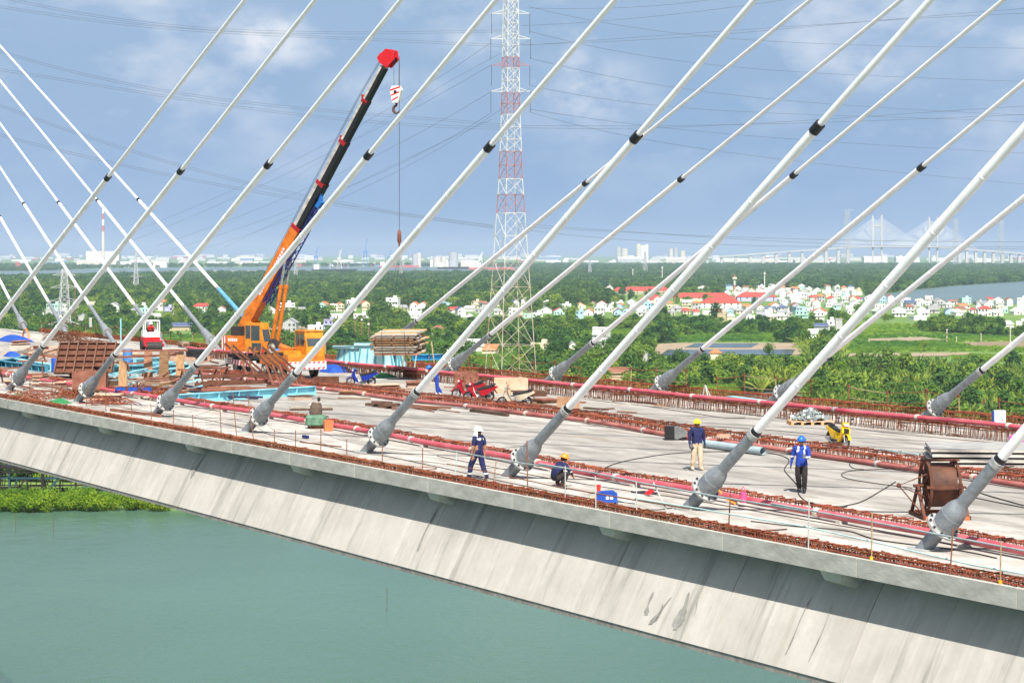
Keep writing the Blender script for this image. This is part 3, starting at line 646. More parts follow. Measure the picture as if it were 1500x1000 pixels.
# far worker in blue leaning
j = J_stand(); j.update(spine=(0, .06, 1.13), chest=(0, .20, 1.28), neck=(0, .33, 1.36), chin=(0, .39, 1.39), head=(0, .42, 1.43), crown=(0, .44, 1.50), shl=(-.18, .25, 1.31), ell=(-.2, .42, 1.10), wrl=(-.12, .58, .95), pal=(-.1, .63, .90), shr=(.18, .25, 1.31), elr=(.2, .42, 1.10), wrr=(.12, .58, .95), par=(.1, .63, .90), knr=(.11, -.02, .50), anr=(.12, -.28, .10), tor=(.13, -.14, .05))
s_, v_ = PD(640, 579)
person(DM(s_, v_, .004, facing(-.95, -.2)), 'worker in bright blue coveralls and blue helmet bending beside the red motorbikes', j, dict(t=NAVYB, u=NAVYB, f=NAVYB, n=GLOVE, l=NAVYB, b=WCLOTH, h=SKIN), 1.25, helmet=HB)
# ================================================================== MOTORBIKES
TYRE = mat('tyre', (.022, .022, .023), .85, var=.25); RIM = mat('rim_alloy', (.42, .42, .43), .35, metal=.7); BLKP = mat('black_plastic', (.018, .018, .02), .5); SEAT = mat('seat_vinyl', (.02, .02, .022), .55)
CHR = mat('chrome', (.6, .6, .6), .2, metal=.9); GLS = mat('lamp_glass', (.7, .7, .72), .1, var=.05); TAIL = mat('tail_red', (.5, .02, .02), .3)
def motorbike(M, label, body, accent=None, big=False, group='motorbikes parked on the deck', seat=None, screen=False):
    rt = empty('motorbike', M, label, 'motorbike', group); acc = accent or BLKP
    wr = .27; xf, xr = .62, -.60
    for x, w in ((xf, .042), (xr, .055)):
        wh = MB().torus((0, 0, 0), (0, 1, 0), wr - w, w, 22, 8).build('wheel', TYRE, rt, M=Matrix.Translation((x, 0, wr)))
        b = MB().torus((0, 0, 0), (0, 1, 0), wr - w * 1.9, .014, 20, 6)
        b.lathe((0, -.05, 0), (0, 1, 0), [(0, .045), (.1, .045)], 10)
        for i in range(7):
            a = 2 * math.pi * i / 7; b.beam((.03 * math.cos(a), 0, .03 * math.sin(a)), ((wr - w * 1.9) * math.cos(a), 0, (wr - w * 1.9) * math.sin(a)), .016, .02, up=(0, 1, 0))
        b.build('rim', RIM, wh)
    b = MB()
    for y in (-.075, .075): b.tube((xf, y, wr), (.44, y * .9, .78), .02, n=8)
    b.build('fork', CHR, rt)
    f = MB()
    for i in range(9):                       # front fender arc
        a = R(20 + i * 16); b0 = (xf + (wr + .035) * math.cos(a), wr + (wr + .035) * math.sin(a)); a2 = R(20 + (i + 1) * 16); b1 = (xf + (wr + .035) * math.cos(a2), wr + (wr + .035) * math.sin(a2))
        f.prism([b0, b1, (b1[0], b1[1] + .016), (b0[0], b0[1] + .016)], -.06, .06)
    f.build('front_fender', body, rt)
    MB().prism([(.50, .80), (.56, .62), (.42, .40), (.30, .26), (.18, .25), (.24, .40), (.38, .62), (.42, .84)], -.17, -.08).prism([(.50, .80), (.56, .62), (.42, .40), (.30, .26), (.18, .25), (.24, .40), (.38, .62), (.42, .84)], .08, .17).prism([(.50, .82), (.57, .62), (.50, .46), (.44, .46), (.42, .84)], -.08, .08).build('leg_shield', body, rt)
    MB().prism([(.42, .80), (.36, .62), (.22, .40), (.18, .27), (-.10, .27), (-.10, .34), (.14, .36), (.30, .62), (.36, .82)], -.075, .075).build('inner_panel', acc, rt)
    MB().prism([(-.05, .34), (.06, .60), (-.30, .66), (-.92, .80), (-.96, .74), (-.66, .58), (-.42, .42), (-.22, .34)], -.15, -.07).prism([(-.05, .34), (.06, .60), (-.30, .66), (-.92, .80), (-.96, .74), (-.66, .58), (-.42, .42), (-.22, .34)], .07, .15).prism([(0, .40), (.05, .60), (-.30, .66), (-.92, .79), (-.92, .74), (-.4, .5)], -.07, .07).build('side_cowl', body, rt)
    MB().prism([(.08, .62), (.10, .70), (-.10, .73), (-.32, .75), (-.66, .83), (-.82, .84), (-.80, .79), (-.30, .67)], -.12, .12).build('seat', seat or SEAT, rt)
    MB().prism([(-.62, .86), (-.88, .93), (-.90, .89), (-.64, .82)], -.09, .09).build('grab_rail', BLKP, rt)
    MB().box((-.97, 0, .75), (.05, .16, .07)).build('tail_lamp', TAIL, rt)
    MB().prism([(-.80, .62), (-.98, .42), (-1.0, .43), (-.84, .66)], -.08, .08).build('rear_fender', BLKP, rt)
    MB().box((-.08, 0, .25), (.34, .22, .17)).box((.10, 0, .28), (.16, .14, .13)).build('engine', mat('engine_grey', (.12, .12, .125), .45, metal=.5), rt)
    MB().path([(.0, -.13, .20), (-.25, -.15, .19), (-.45, -.16, .24)], .018).lathe((-.40, -.17, .23), (-1, -.02, .28), [(0, .045), (.42, .052)], 10).build('exhaust', CHR, rt)
    MB().beam((-.10, -.04, .26), (xr, -.09, wr), .05, .06).beam((-.10, .04, .26), (xr, .09, wr), .05, .06).build('swing_arm', BLKP, rt)
    MB().tube((-.62, -.11, .30), (-.52, -.12, .60), .025).tube((-.62, .11, .30), (-.52, .12, .60), .025).build('shock_absorber', CHR, rt)
    MB().prism([(.34, .88), (.47, .84), (.53, .93), (.42, 1.02), (.33, .98)], -.13, .13).build('handlebar_cover', body, rt)
    MB().path([(.30, -.36, .99), (.36, -.2, .96), (.38, 0, .94), (.36, .2, .96), (.30, .36, .99)], .014).tube((.30, -.37, .99), (.325, -.26, .975), .021).tube((.30, .37, .99), (.325, .26, .975), .021).build('handlebar', BLKP, rt)
    MB().prism([(.515, .90), (.545, .88), (.53, .95), (.49, .97)], -.09, .09).build('headlight', GLS, rt)
    for y in (-1, 1): MB().tube((.34, .22 * y, .97), (.38, .27 * y, 1.14), .007, n=5).sphere((.38, .29 * y, 1.17), (.02, .07, .045), 8, 5).build('mirror', BLKP, rt)
    MB().tube((-.05, .12, .16), (.06, .26, .012), .012, n=6).build('side_stand', BLKP, rt)
    if screen: MB().prism([(.50, .80), (.60, .74), (.57, .60), (.52, .56)], -.10, .10).build('front_grille', BLKP, rt)
    return rt
MBLU = mat('bike_blue', (.01, .03, .28), .3, var=.15); MRED = mat('bike_red', (.36, .006, .018), .3, var=.15); MSAND = mat('bike_sand', (.55, .47, .36), .35, var=.2); MYEL = mat('bike_yellow', (.78, .48, .01), .3, var=.1); MWHT = mat('bike_white', (.7, .7, .68), .35)
BRN = mat('seat_tan', (.36, .20, .10), .6, var=.25)
def bike_at(x, y, wx, wy, *a, lean=.13, **k):
    s, v = PD(x, y); return motorbike(DM(s, v, 0, wrot(wx, wy)) @ Matrix.Rotation(-lean, 4, 'X') @ Matrix.Translation((0, 0, .02)), *a, **k)
bike_at(529, 566, -.93, -.30, 'blue motorbike parked alone by the rusty box in front of the crane', MBLU, accent=MWHT)
bike_at(684, 584, -.90, -.40, 'red motorbike, the one of the pair closer to the bending worker', MRED)
bike_at(701, 589, -.90, -.40, 'red motorbike parked between the other red one and the sand-coloured one', MRED, accent=MWHT)
bike_at(754, 597, -.97, -.12, 'sand-coloured motorbike with tan side panels beside the red pair', MSAND, accent=BRN)
bike_at(1228, 657, .30, -.95, 'yellow scooter parked alone on the far carriageway', MYEL, screen=True, lean=.1)
# ================================================================== MOBILE CRANE
ORG = mat('crane_orange', (.55, .150, .015), .5, var=.32, scale=2.5); ORGY = mat('crane_yellow', (.60, .215, .016), .5, var=.3, scale=2.5)
DRK = mat('chassis_dark', (.03, .028, .028), .7, var=.3); PALE = mat('boom_pale', (.42, .40, .36), .55, var=.35, scale=2.5); BBLK = mat('boom_black', (.012, .012, .013), .5)
RED = mat('paint_red', (.55, .012, .018), .45, var=.2); WPT = mat('paint_white', (.72, .71, .68), .45, var=.12); GLASS = mat('cab_glass', (.05, .065, .07), .12, var=.3, scale=1.5, spec=.8)
JBLU = mat('jib_blue', (.012, .025, .16), .5, var=.3); JBL2 = mat('jib_blue_light', (.02, .14, .42), .5, var=.2); STEEL = mat('rope_steel', (.06, .06, .062), .6)
cs, cv = -61.9, 21.55; CL = 9.7
CM = DM(cs - CL, cv, 0)
crane = empty('mobile_crane', CM, 'orange truck-mounted telescopic crane with long raised boom on the deck', 'crane')
CMI = CM.inverted()
MB().ab(.3, 9.2, -.45, .45, .75, 1.2).ab(.2, 6.2, -1.2, 1.2, 1.0, 1.22).build('chassis', DRK, crane, smooth=False)
MB().ab(5.3, 9.55, -1.22, 1.22, .80, 1.32).ab(5.3, 7.6, .3, 1.2, 1.324, 1.75).build('front_body', ORG, crane, smooth=False)
MB().ab(.9, 2.2, -1.23, -.5, .62, .98).ab(.9, 2.2, .5, 1.23, .62, .98).build('tool_box', DRK, crane, smooth=False)
bump = MB().ab(9.55, 9.68, -1.25, 1.25, .58, 1.06).build('bumper', WPT, crane, smooth=False)
st = MB()
for i in range(8):
    y = -1.22 + i * .31; a = .155
    for (z0, z1) in ((.60, .70), (.95, 1.05)): st.add([(9.684, y, z0), (9.684, y + a, z0), (9.684, y + a + .06, z1), (9.684, y + .06, z1)], [(0, 1, 2, 3)])
st.build('warning_stripes', RED, bump, smooth=False)
side = MB()
for i in range(4): side.add([(9.5 - i * .3, -1.236, .60), (9.35 - i * .3, -1.236, .60), (9.35 - i * .3, -1.236, 1.05), (9.5 - i * .3, -1.236, 1.05)], [(0, 1, 2, 3)])
side.build('side_stripes', RED, bump, smooth=False)
hm = MB().lathe((0, 0, 0), (1, 0, 0), [(0, .095), (.03, .095), (.05, .06)], 14).mesh('headlight', GLS)
for y in (-1.08, -.84, .84, 1.08): link(hm, 'headlight', bump, Matrix.Translation((9.685, y, .83)))
cab = MB().prism([(7.9, 1.325), (9.52, 1.325), (9.56, 1.95), (9.28, 2.85), (7.9, 2.85)], -.02, 1.2).build('driver_cab', ORGY, crane)
MB().add([(9.565, .06, 1.98), (9.565, 1.12, 1.98), (9.305, 1.12, 2.74), (9.305, .06, 2.74)], [(0, 1, 2, 3)]).build('windscreen', GLASS, cab, smooth=False)
for x0, x1 in ((8.02, 8.58), (8.66, 9.20)): MB().ab(x0, x1, -.03, -.019, 1.98, 2.70).build('window', GLASS, cab, smooth=False)
MB().ab(7.85, 9.34, -.06, 1.24, 2.85, 2.93).build('cab_roof', ORGY, cab, smooth=False)
MB().tube((9.6, -.1, 2.3), (9.75, -.3, 2.3), .015).box((9.76, -.32, 2.25), (.03, .14, .25)).build('mirror', BLKP, cab)
MB().ab(7.3, 8.9, -1.2, -.06, 1.324, 1.68).ab(8.9, 9.5, -1.2, -.06, 1.324, 1.50).build('engine_cover', ORGY, crane, smooth=False)
MB().ab(8.0, 8.8, -1.21, -1.199, 1.42, 1.58).build('grille', BBLK, crane, smooth=False)
MB().beam((6.6, -.6, 1.95), (8.3, -.6, 1.72), .5, .25).build('boom_rest_cover', ORG, crane, smooth=False)
WHL = MB().lathe((0, -.15, 0), (0, 1, 0), [(0, .36), (.03, .48), (.08, .52), (.22, .52), (.27, .48), (.30, .36)], 22, caps=False).mesh('wheel', TYRE)
HUB = MB().lathe((0, -.16, 0), (0, 1, 0), [(0, .10), (.05, .16), (.10, .30), (.03, .37), (.30, .37)], 16).mesh('rim', mat('rim_dusty', (.30, .27, .23), .7, var=.25))
for x in (1.35, 2.75, 5.9, 8.3):
    for y in (-1.05, 1.05): w = link(WHL, 'wheel', crane, Matrix.Translation((x, y, .52))); link(HUB, 'rim', w, Matrix.Rotation(0 if y < 0 else math.pi, 4, 'Z'))
sp = link(WHL, 'spare_wheel', crane, Matrix.Translation((6.75, -.92, 1.86)) @ Matrix.Rotation(R(15), 4, 'Z')); link(HUB, 'rim', sp)
MB().lathe((5.3, -1.05, 1.33), (0, 0, 1), [(0, .10), (.45, .10), (.52, .04), (.60, .04)], 10).build('fire_extinguisher', RED, crane)
MB().sphere((7.35, -.95, 1.55), (.22, .2, .25), 10, 6).build('blue_bottle', JBL2, crane)
for x in (.55, 4.5):
    b = MB().ab(x - .18, x + .18, -1.5, -1.2, .62, .92).ab(x - .18, x + .18, 1.2, 1.5, .62, .92).build('outrigger_beam', WPT, crane, smooth=False)
    for y in (-1.42, 1.42): MB().tube((x, y, .03), (x, y, .95), .07, n=10).lathe((x, y, .008), (0, 0, 1), [(0, .24), (.04, .24)], 12).build('outrigger_leg', DRK, crane)
ob = MB().ab(1.0, 4.2, -1.34, -1.26, .56, .90).build('striped_side_board', WPT, crane, smooth=False)
st = MB()
for i in range(7): st.add([(1.05 + i * .46, -1.344, .565), (1.28 + i * .46, -1.344, .565), (1.43 + i * .46, -1.344, .895), (1.20 + i * .46, -1.344, .895)], [(0, 1, 2, 3)])
st.build('warning_stripes', RED, ob, smooth=False)
# superstructure: slewed so the boom points right and a little towards the viewer
TC = Vector((3.3, 0, 0)); az = wrot(.80, -.60)
UM = Matrix.Translation(TC) @ Matrix.Rotation(az, 4, 'Z')
up_ = bpy.data.objects.new('superstructure', None); 
MB().lathe((0, 0, 1.22), (0, 0, 1), [(0, .75), (.22, .75)], 24).build('turntable', DRK, crane, M=UM)
ss = MB().ab(-2.1, 1.0, -.55, .55, 1.45, 1.75).ab(-1.7, -.2, -1.15, -.56, 1.46, 1.7).build('slewing_platform', ORG, crane, smooth=False, M=UM)
cw = MB().ab(-2.6, -1.2, -1.2, 1.2, 1.5, 2.42).build('counterweight', ORG, crane, smooth=False, M=UM)
b = MB()
for i in range(3): b.ab(-2.606 , -2.602, -1.2 + i * .09, -1.15 + i * .09, 1.52, 2.40)
for i in range(2): b.ab(-2.58 + i * .2, -2.49 + i * .2, -1.206, -1.202, 1.52, 2.40)
b.build('hazard_stripe', WPT, cw, smooth=False)
b = MB()
for i in range(2): b.ab(-2.48 + i * .2, -2.39 + i * .2, -1.207, -1.203, 1.52, 2.40)
b.build('hazard_stripe', RED, cw, smooth=False)
b = MB()
for i in range(5): b.ab(-2.05 + i * .17, -1.93 + i * .17, -1.206, -1.202, 2.08, 2.27)
b.build('painted_mark', WPT, cw, smooth=False)
MB().ab(-2.1, -1.25, -.9, .9, 2.424, 3.0).build('engine_housing', DRK, crane, smooth=False, M=UM)
MB().lathe((-1.0, -.45, 3.0), (0, 1, 0), [(0, .38), (.05, .38), (.06, .26), (.84, .26), (.85, .38), (.9, .38)], 16).build('winch_drum', ORGY, crane, M=UM)
oc = MB().prism([(-.55, 1.46), (.95, 1.46), (1.05, 2.1), (.75, 3.25), (-.55, 3.25)], -1.25, -.50).build('operator_cab', ORGY, crane, M=UM)
MB().add([(1.055, -1.18, 2.12), (1.055, -.56, 2.12), (.775, -.56, 3.14), (.775, -1.18, 3.14)], [(0, 1, 2, 3)]).build('front_window', GLASS, oc, smooth=False)
MB().ab(.0, .72, -1.262, -1.252, 2.18, 3.1).build('window', GLASS, oc, smooth=False); MB().ab(-.48, -.08, -1.262, -1.252, 2.3, 3.1).build('window', GLASS, oc, smooth=False)
MB().ab(.05, .85, -1.262, -1.252, 1.56, 2.02).build('lower_window', GLASS, oc, smooth=False)
# boom (built in crane coordinates)
piv = CM @ (TC + Matrix.Rotation(az, 3, 'Z') @ Vector((-2.0, 0, 2.5)))
hd = Vector((.80, -.60, 0)).normalized()
kx = (566 - CX) / F; t = (kx * piv.y - piv.x) / (hd.x - kx * hd.y); tip = piv + hd * t; tip.z = CAMZ - (92 - CY) / F * tip.y
A = CMI @ piv; B = CMI @ tip; bd = (B - A); BL = bd.length; bd.normalize()
bx = bd.cross(Vector((0, 0, 1))).normalized(); by = bx.cross(bd).normalized()
def bsec(t0, t1, w, h, mats, name, off=0.0):
    vs = []
    for t_ in (t0, t1):
        c = A + bd * (BL * t_) + by * off
        vs += [c - bx * w / 2 - by * h / 2, c + bx * w / 2 - by * h / 2, c + bx * w / 2 + by * h / 2, c - bx * w / 2 + by * h / 2]
    b = MB(); b.add(vs, [(0, 4, 5, 1)], 1); b.add(vs, [(2, 6, 7, 3), (1, 5, 6, 2), (3, 7, 4, 0), (0, 1, 2, 3), (7, 6, 5, 4)], 0)
    if name == 'boom_section':               # lower half of each telescopic section is black
        c0, c1 = A + bd * (BL * t0) + by * (off - h * .2), A + bd * (BL * t1) + by * (off - h * .2); b.beam(c0 + bd * .02, c1 - bd * .02, w + .012, h * .62, 1, up=by)
    return b.build(name, mats, crane, smooth=False)
DRED = mat('collar_red', (.30, .012, .016), .5, var=.25)
boom = bsec(-.03, .405, .64, .74, [ORG, ORG], 'boom_base')
tel = [(.40, .57, .55, .60), (.565, .72, .48, .52), (.715, .865, .42, .45), (.86, .985, .36, .39)]
for t0, t1, w, h in tel:
    bsec(t0, t1, w, h, [PALE, BBLK], 'boom_section', -.03)
for t0, w, h in ((.402, .68, .80), (.566, .59, .66), (.716, .52, .57), (.862, .45, .49)):
    bsec(t0 - .004, t0 + .008, w * .96, h * .98, [DRED, BBLK], 'boom_collar', -.03)
for t0 in (.716, .862):
    b = MB(); c = A + bd * BL * t0; b.beam(c + by * .2, c + by * .42 + bd * .25, .2, .10); b.build('collar_bracket', DRED, crane)
for t0, t1 in ((.15, .22), (.26, .33)):      # worn lettering plates on the boom side
    b = MB(); c0 = A + bd * BL * t0 + bx * .324 * (1 if (CM.to_3x3() @ bx).y < 0 else -1); nb = 6
    for i in range(nb):
        p = c0 + bd * BL * (t1 - t0) * (i + .15) / nb; q = c0 + bd * BL * (t1 - t0) * (i + .8) / nb; b.beam(p, q, .004, .17, 0, up=by)
    b.build('painted_mark', mat('letter_pale', (.55, .58, .72), .5), boom)
hp = A + bd * BL
head = MB(); head.prism([(-.15, -.35), (.55, -.55), (.95, -.15), (.75, .35), (-.05, .62), (-.2, .3)], -.27, -.14, 0, Matrix.Translation(hp) @ Matrix((bd, bx, by)).transposed().to_4x4()); head.prism([(-.15, -.35), (.55, -.55), (.95, -.15), (.75, .35), (-.05, .62), (-.2, .3)], .14, .27, 0, Matrix.Translation(hp) @ Matrix((bd, bx, by)).transposed().to_4x4())
head.beam(hp - bd * .2, hp + bd * .35, .28, .5, 0, up=by); head.beam(hp + bd * .3 + by * .55, hp - bd * .1 + by * .55, .5, .08, up=by)
hd_o = head.build('boom_head', RED, crane, smooth=False)
for o_, r_ in ((bd * .45 - by * .25, .27), (bd * .62 + by * .02, .22)): MB().lathe(hp + o_ - bx * .1, bx, [(0, r_), (.05, r_ * .85), (.15, r_ * .85), (.2, r_)], 16).build('sheave', BBLK, hd_o)
MB().beam(hp + bd * .5 - by * .1, hp + Vector((0, 0, -.3)) + bd * 1.0 - by * .3, .12, .16).build('aux_sheave_arm', RED, hd_o)
# luffing cylinders below
base_l = TC + Matrix.Rotation(az, 3, 'Z') @ Vector((.75, 0, 1.65)); att = A + bd * BL * .30 - by * .45
for k in (-1, 1):
    o_ = bx * (.24 * k); cy = MB().tube(base_l + o_, base_l.lerp(att, .72) + o_, .12, n=14).lathe(base_l.lerp(att, .68) + o_, att - base_l, [(0, .145), (.18, .145)], 14).build('lift_cylinder', ORG, crane)
    MB().tube(base_l.lerp(att, .72) + o_, att + o_, .085, n=10).build('piston_rod', CHR, cy)
# stowed blue lattice jib alongside the boom base
jib = MB(); j0 = A + bd * BL * .14 - by * .60; j1 = A + bd * BL * .50 - by * .62
cr = [bx * .2 + by * .14, -bx * .2 + by * .14, -bx * .2 - by * .14, bx * .2 - by * .14]
for q in cr: jib.beam(j0 + q, j1 + q, .06, .06)
for i in range(12):
    p = j0.lerp(j1, i / 12); q = j0.lerp(j1, (i + 1) / 12)
    for k in range(4): jib.beam(p + cr[k], q + cr[(k + 1) % 4], .04, .04)
jb = jib.build('stowed_jib', JBLU, crane)
MB().beam(j1 + by * .05, j1 + bd * .5, .3, .3, up=by).beam(j1 + bd * .5 + by * .1, j1 + bd * .9 + by * .45, .2, .2, up=by).build('jib_tip', JBL2, jb)
# hoist ropes along the boom top
for k in (-.06, .06):
    MB().path([A + by * .62 + bx * k + bd * -.4, A + bd * BL * .40 + by * .62 + bx * k, A + bd * BL * .86 + by * .62 + bx * k, hp + bd * .3 + by * .45 + bx * k], .014, 5).build('hoist_rope', STEEL, crane)
# main hook block
hb0 = CM @ (hp + bd * .45 - by * .25); hx = hb0 + Vector((.25, -.1, 0)); scale_t = F / tip.y
zt = CAMZ - (127 - CY) / F * tip.y
hk = empty('hook_block', Matrix.Translation((hx.x, hx.y, zt)) @ Matrix.Rotation(R(-20), 4, 'Z'), 'red and white striped hook block hanging from the crane boom head', 'hook block')
for x in (-.16, .16): MB().tube((x, 0, -.05), (x * 1.1, 0, (hb0.z - zt)), .013, n=5).build('rope', STEEL, hk)
blk = MB().prism([(-.36, -.25), (-.22, 0), (.22, 0), (.36, -.25), (.18, -1.0), (-.18, -1.0)], -.2, .2).build('block', WPT, hk, smooth=False)
for i in range(3):
    z = -.15 - i * .3; MB().add([(-.34 + i * .07, -.205, z - .16), (.34 - i * .07, -.205, z + .04), (.34 - i * .07, -.205, z + .14), (-.34 + i * .07, -.205, z - .06)], [(0, 1, 2, 3)]).build('red_band', RED, blk, smooth=False)
MB().lathe((0, -.22, -.35), (0, 1, 0), [(0, .10), (.44, .10)], 12).build('pin', BBLK, blk)
MB().path([(0, 0, -1.0), (0, 0, -1.18)] + [(.20 * math.sin(a), 0, -1.40 + .22 * math.cos(a)) for a in (R(x) for x in range(-20, -250, -25))] , [.08, .07] + [.075, .08, .085, .09, .09, .08, .07, .06, .045, .03], 8).build('hook', mat('hook_brown', (.10, .05, .035), .6, metal=.3), hk)
# auxiliary line, ball and load
aux = CM @ (hp + bd * 1.0 - by * .3); kx = (585 - CX) / F; aux = Vector((kx * aux.y, aux.y, aux.z - .3))
def zat(y): return CAMZ - (y - CY) / F * aux.y
MB().tube(CMI @ aux, CMI @ Vector((aux.x, aux.y, zat(340))), .018, n=6).build('aux_rope', STEEL, crane)
ball = tag(MB().lathe((0, 0, 0), (0, 0, -1), [(-.15, .03), (0, .11), (.55, .13), (.7, .05), (.95, .05)], 12).path([(0, 0, -.9), (.08, 0, -1.0), (0, 0, -1.12), (-.07, 0, -1.05)], .03, 6).build('hook_weight', mat('hook_rust', (.17, .06, .035), .7), M=Matrix.Translation((aux.x, aux.y, zat(340)))), 'rusty hook weight on the crane auxiliary rope above the hanging planks', 'hook weight')
WOODG = mat('plank_grey', (.25, .215, .175), .9, scale=2.5, col2=(.46, .41, .34), stretch=(1, 6, 6), rnd=.3, bump=.4)
WOODB = mat('plank_brown', (.17, .08, .04), .9, scale=2.5, col2=(.36, .20, .11), stretch=(1, 6, 6), rnd=.3)
WOODY = mat('plank_yellow', (.42, .24, .09), .9, scale=2.5, col2=(.58, .38, .16), stretch=(1, 6, 6), rnd=.2)
WOODK = mat('plank_dark', (.06, .035, .025), .9, scale=2.5, col2=(.17, .09, .06), stretch=(1, 6, 6), rnd=.3)
lz = zat(517); sl_ = F / aux.y
ld = empty('plank_bundle', Matrix.Translation((aux.x, aux.y, lz)) @ Matrix.Rotation(R(-17), 4, 'Z') @ Matrix.Rotation(R(7.5), 4, 'X') @ Matrix.Rotation(R(-1), 4, 'Y'), 'bundle of weathered planks slung from the crane rope over the deck', 'planks')
for l in range(9):
    n = 6; z = .07 + l * .148; wob = RU(-.12, .12); ln = RU(2.7, 2.95)
    for k in range(n):
        y = -.95 + (k + .5) * 1.9 / n; mm = random.choice([WOODG, WOODG, WOODG, WOODG, WOODB, WOODY]); 
        MB().box((wob + RU(-.08, .08), y + RU(-.02, .02), z + RU(-.01, .01)), (ln * RU(.93, 1.04), 1.9 / n - .03, .085)).build('plank', mm, ld, smooth=False)
    if l < 8:
        for x in (-1.1, 0, 1.05): MB().box((x + RU(-.1, .1), wob * .5, z + .08), (.09, 1.95 + RU(-.1, .1), .055)).build('batten', random.choice([WOODB, WOODK]), ld, smooth=False)
topw = Vector((aux.x, aux.y, zat(372))); ldi = (Matrix.Translation((aux.x, aux.y, lz)) @ Matrix.Rotation(R(-17), 4, 'Z') @ Matrix.Rotation(R(7.5), 4, 'X') @ Matrix.Rotation(R(-1), 4, 'Y')).inverted()
tl = ldi @ topw
for x in (-.7, .75):
    for y in (-.98, .98): MB().tube(tl, (x, y, 1.36), .012, n=5).tube((x, y, 1.36), (x, y, .0), .014, n=5).build('sling', STEEL, ld)
    MB().tube((x, -.98, 0), (x, .98, 0), .014, n=5).build('sling', STEEL, ld)
# ================================================================== ROLLER
s_, v_ = PD(222, 514)
ro = empty('road_roller', DM(s_, v_, 0, wrot(.35, -.94)), 'small roller with white safety frame and red body behind the timber posts', 'roller')
MB().lathe((.95, -.6, .38), (0, 1, 0), [(0, .38), (1.2, .38)], 24).build('drum', DRK, ro)
MB().ab(.4, .9, -.72, .72, .45, .85).ab(.35, 1.5, -.72, -.64, .4, .6).ab(.35, 1.5, .64, .72, .4, .6).build('drum_yoke', RED, ro, smooth=False)
MB().ab(-1.3, .35, -.6, .6, .5, 1.1).build('body', RED, ro, smooth=False)
MB().ab(-1.25, -.55, -.58, .58, 1.104, 1.6).build('engine_hood', WPT, ro, smooth=False)
for y in (-.55, .55): MB().lathe((-.8, y - .15, .42), (0, 1, 0), [(0, .42), (.3, .42)], 18).build('wheel', TYRE, ro)
fr = MB()
for x in (-.45, .30):
    for y in (-.56, .56): fr.beam((x, y, 1.1), (x, y, 2.35), .08, .08)
fr.beam((-.45, -.6, 2.39), (-.45, .6, 2.39), .08, .08).beam((.30, -.6, 2.39), (.30, .6, 2.39), .08, .08).beam((-.45, -.56, 2.39), (.3, -.56, 2.39), .08, .078).beam((-.45, .56, 2.39), (.3, .56, 2.39), .08, .078)
fr.build('safety_frame', WPT, ro, smooth=False)
MB().ab(-.45, -.1, -.28, .28, 1.1, 1.35).ab(-.5, -.42, -.28, .28, 1.3, 1.8).build('operator_seat', BLKP, ro, smooth=False)
MB().tube((.28, 0, 1.1), (.15, 0, 1.6), .03).torus((.14, 0, 1.62), (-.35, 0, 1), .18, .02, 14, 6).build('steering_wheel', BLKP, ro)
MB().ab(.22, .30, -.5, .5, 1.1, 1.5).build('dash_panel', WPT, ro, smooth=False)
j = dict(pelvis=(0, -.02, .12), spine=(0, -.02, .30), chest=(0, .0, .50), neck=(0, .02, .64), chin=(0, .04, .70), head=(0, .05, .76), crown=(0, .05, .83), shl=(-.18, 0, .57), ell=(-.23, .12, .32), wrl=(-.14, .36, .30), pal=(-.11, .42, .31), shr=(.18, 0, .57), elr=(.23, .12, .32), wrr=(.14, .36, .30), par=(.11, .42, .31),
    hil=(-.1, .02, .09), knl=(-.14, .42, .14), anl=(-.14, .46, -.26), tol=(-.14, .58, -.30), hir=(.1, .02, .09), knr=(.14, .42, .14), anr=(.14, .46, -.26), tor=(.14, .58, -.30))
person(DM(s_, v_, 0, wrot(.35, -.94)) @ Matrix.Translation((-.28, 0, 1.36)) @ Matrix.Rotation(-math.pi / 2, 4, 'Z'), 'operator in dark clothes and white helmet seated in the roller', j, dict(t=RED, u=RED, f=RED, n=SKIN, l=DARKT, b=BLK, h=SKIN), 1.05, helmet=HW)
# ================================================================== THINGS ON THE DECK
LBL = mat('steel_light_blue', (.25, .58, .68), .5, var=.2, scale=1.5); TEAL = mat('steel_teal', (.06, .24, .32), .5, var=.25, scale=1.5); CYAN = mat('steel_cyan', (.30, .52, .54), .5, var=.2, scale=1.5)
RST = mat('steel_rusty', (.060, .020, .012), .85, scale=2.2, col2=(.155, .060, .032), bump=.3); RST2 = mat('steel_pink_rust', (.15, .050, .030), .85, scale=1.8, col2=(.29, .125, .08)); BLU = mat('paint_blue', (.015, .07, .36), .45, var=.25); PEACH = mat('ply_peach', (.50, .29, .18), .8, scale=2, col2=(.62, .44, .33)); GRN = mat('net_green', (.03, .20, .07), .8, var=.4, scale=20)
ORB = mat('bucket_orange', (.62, .16, .06), .5, var=.25)
def one(b, name, m, label, cat, M, group=None, smooth=False):
    o = b.build(name, m, None, smooth); o.matrix_world = M; return tag(o, label, cat, group)
def onx(x, y, b, name, m, label, cat, rot=0.0, group=None, smooth=False, z=0.0): s, v = PD(x, y); return one(b, name, m, label, cat, DM(s, v, z + .003, rot), group, smooth)
def ends(x0, y0, x1, y1): a = Vector((*PD(x0, y0), 0)); b_ = Vector((*PD(x1, y1), 0)); return a, b_, (b_ - a).length, math.atan2(b_.y - a.y, b_.x - a.x)
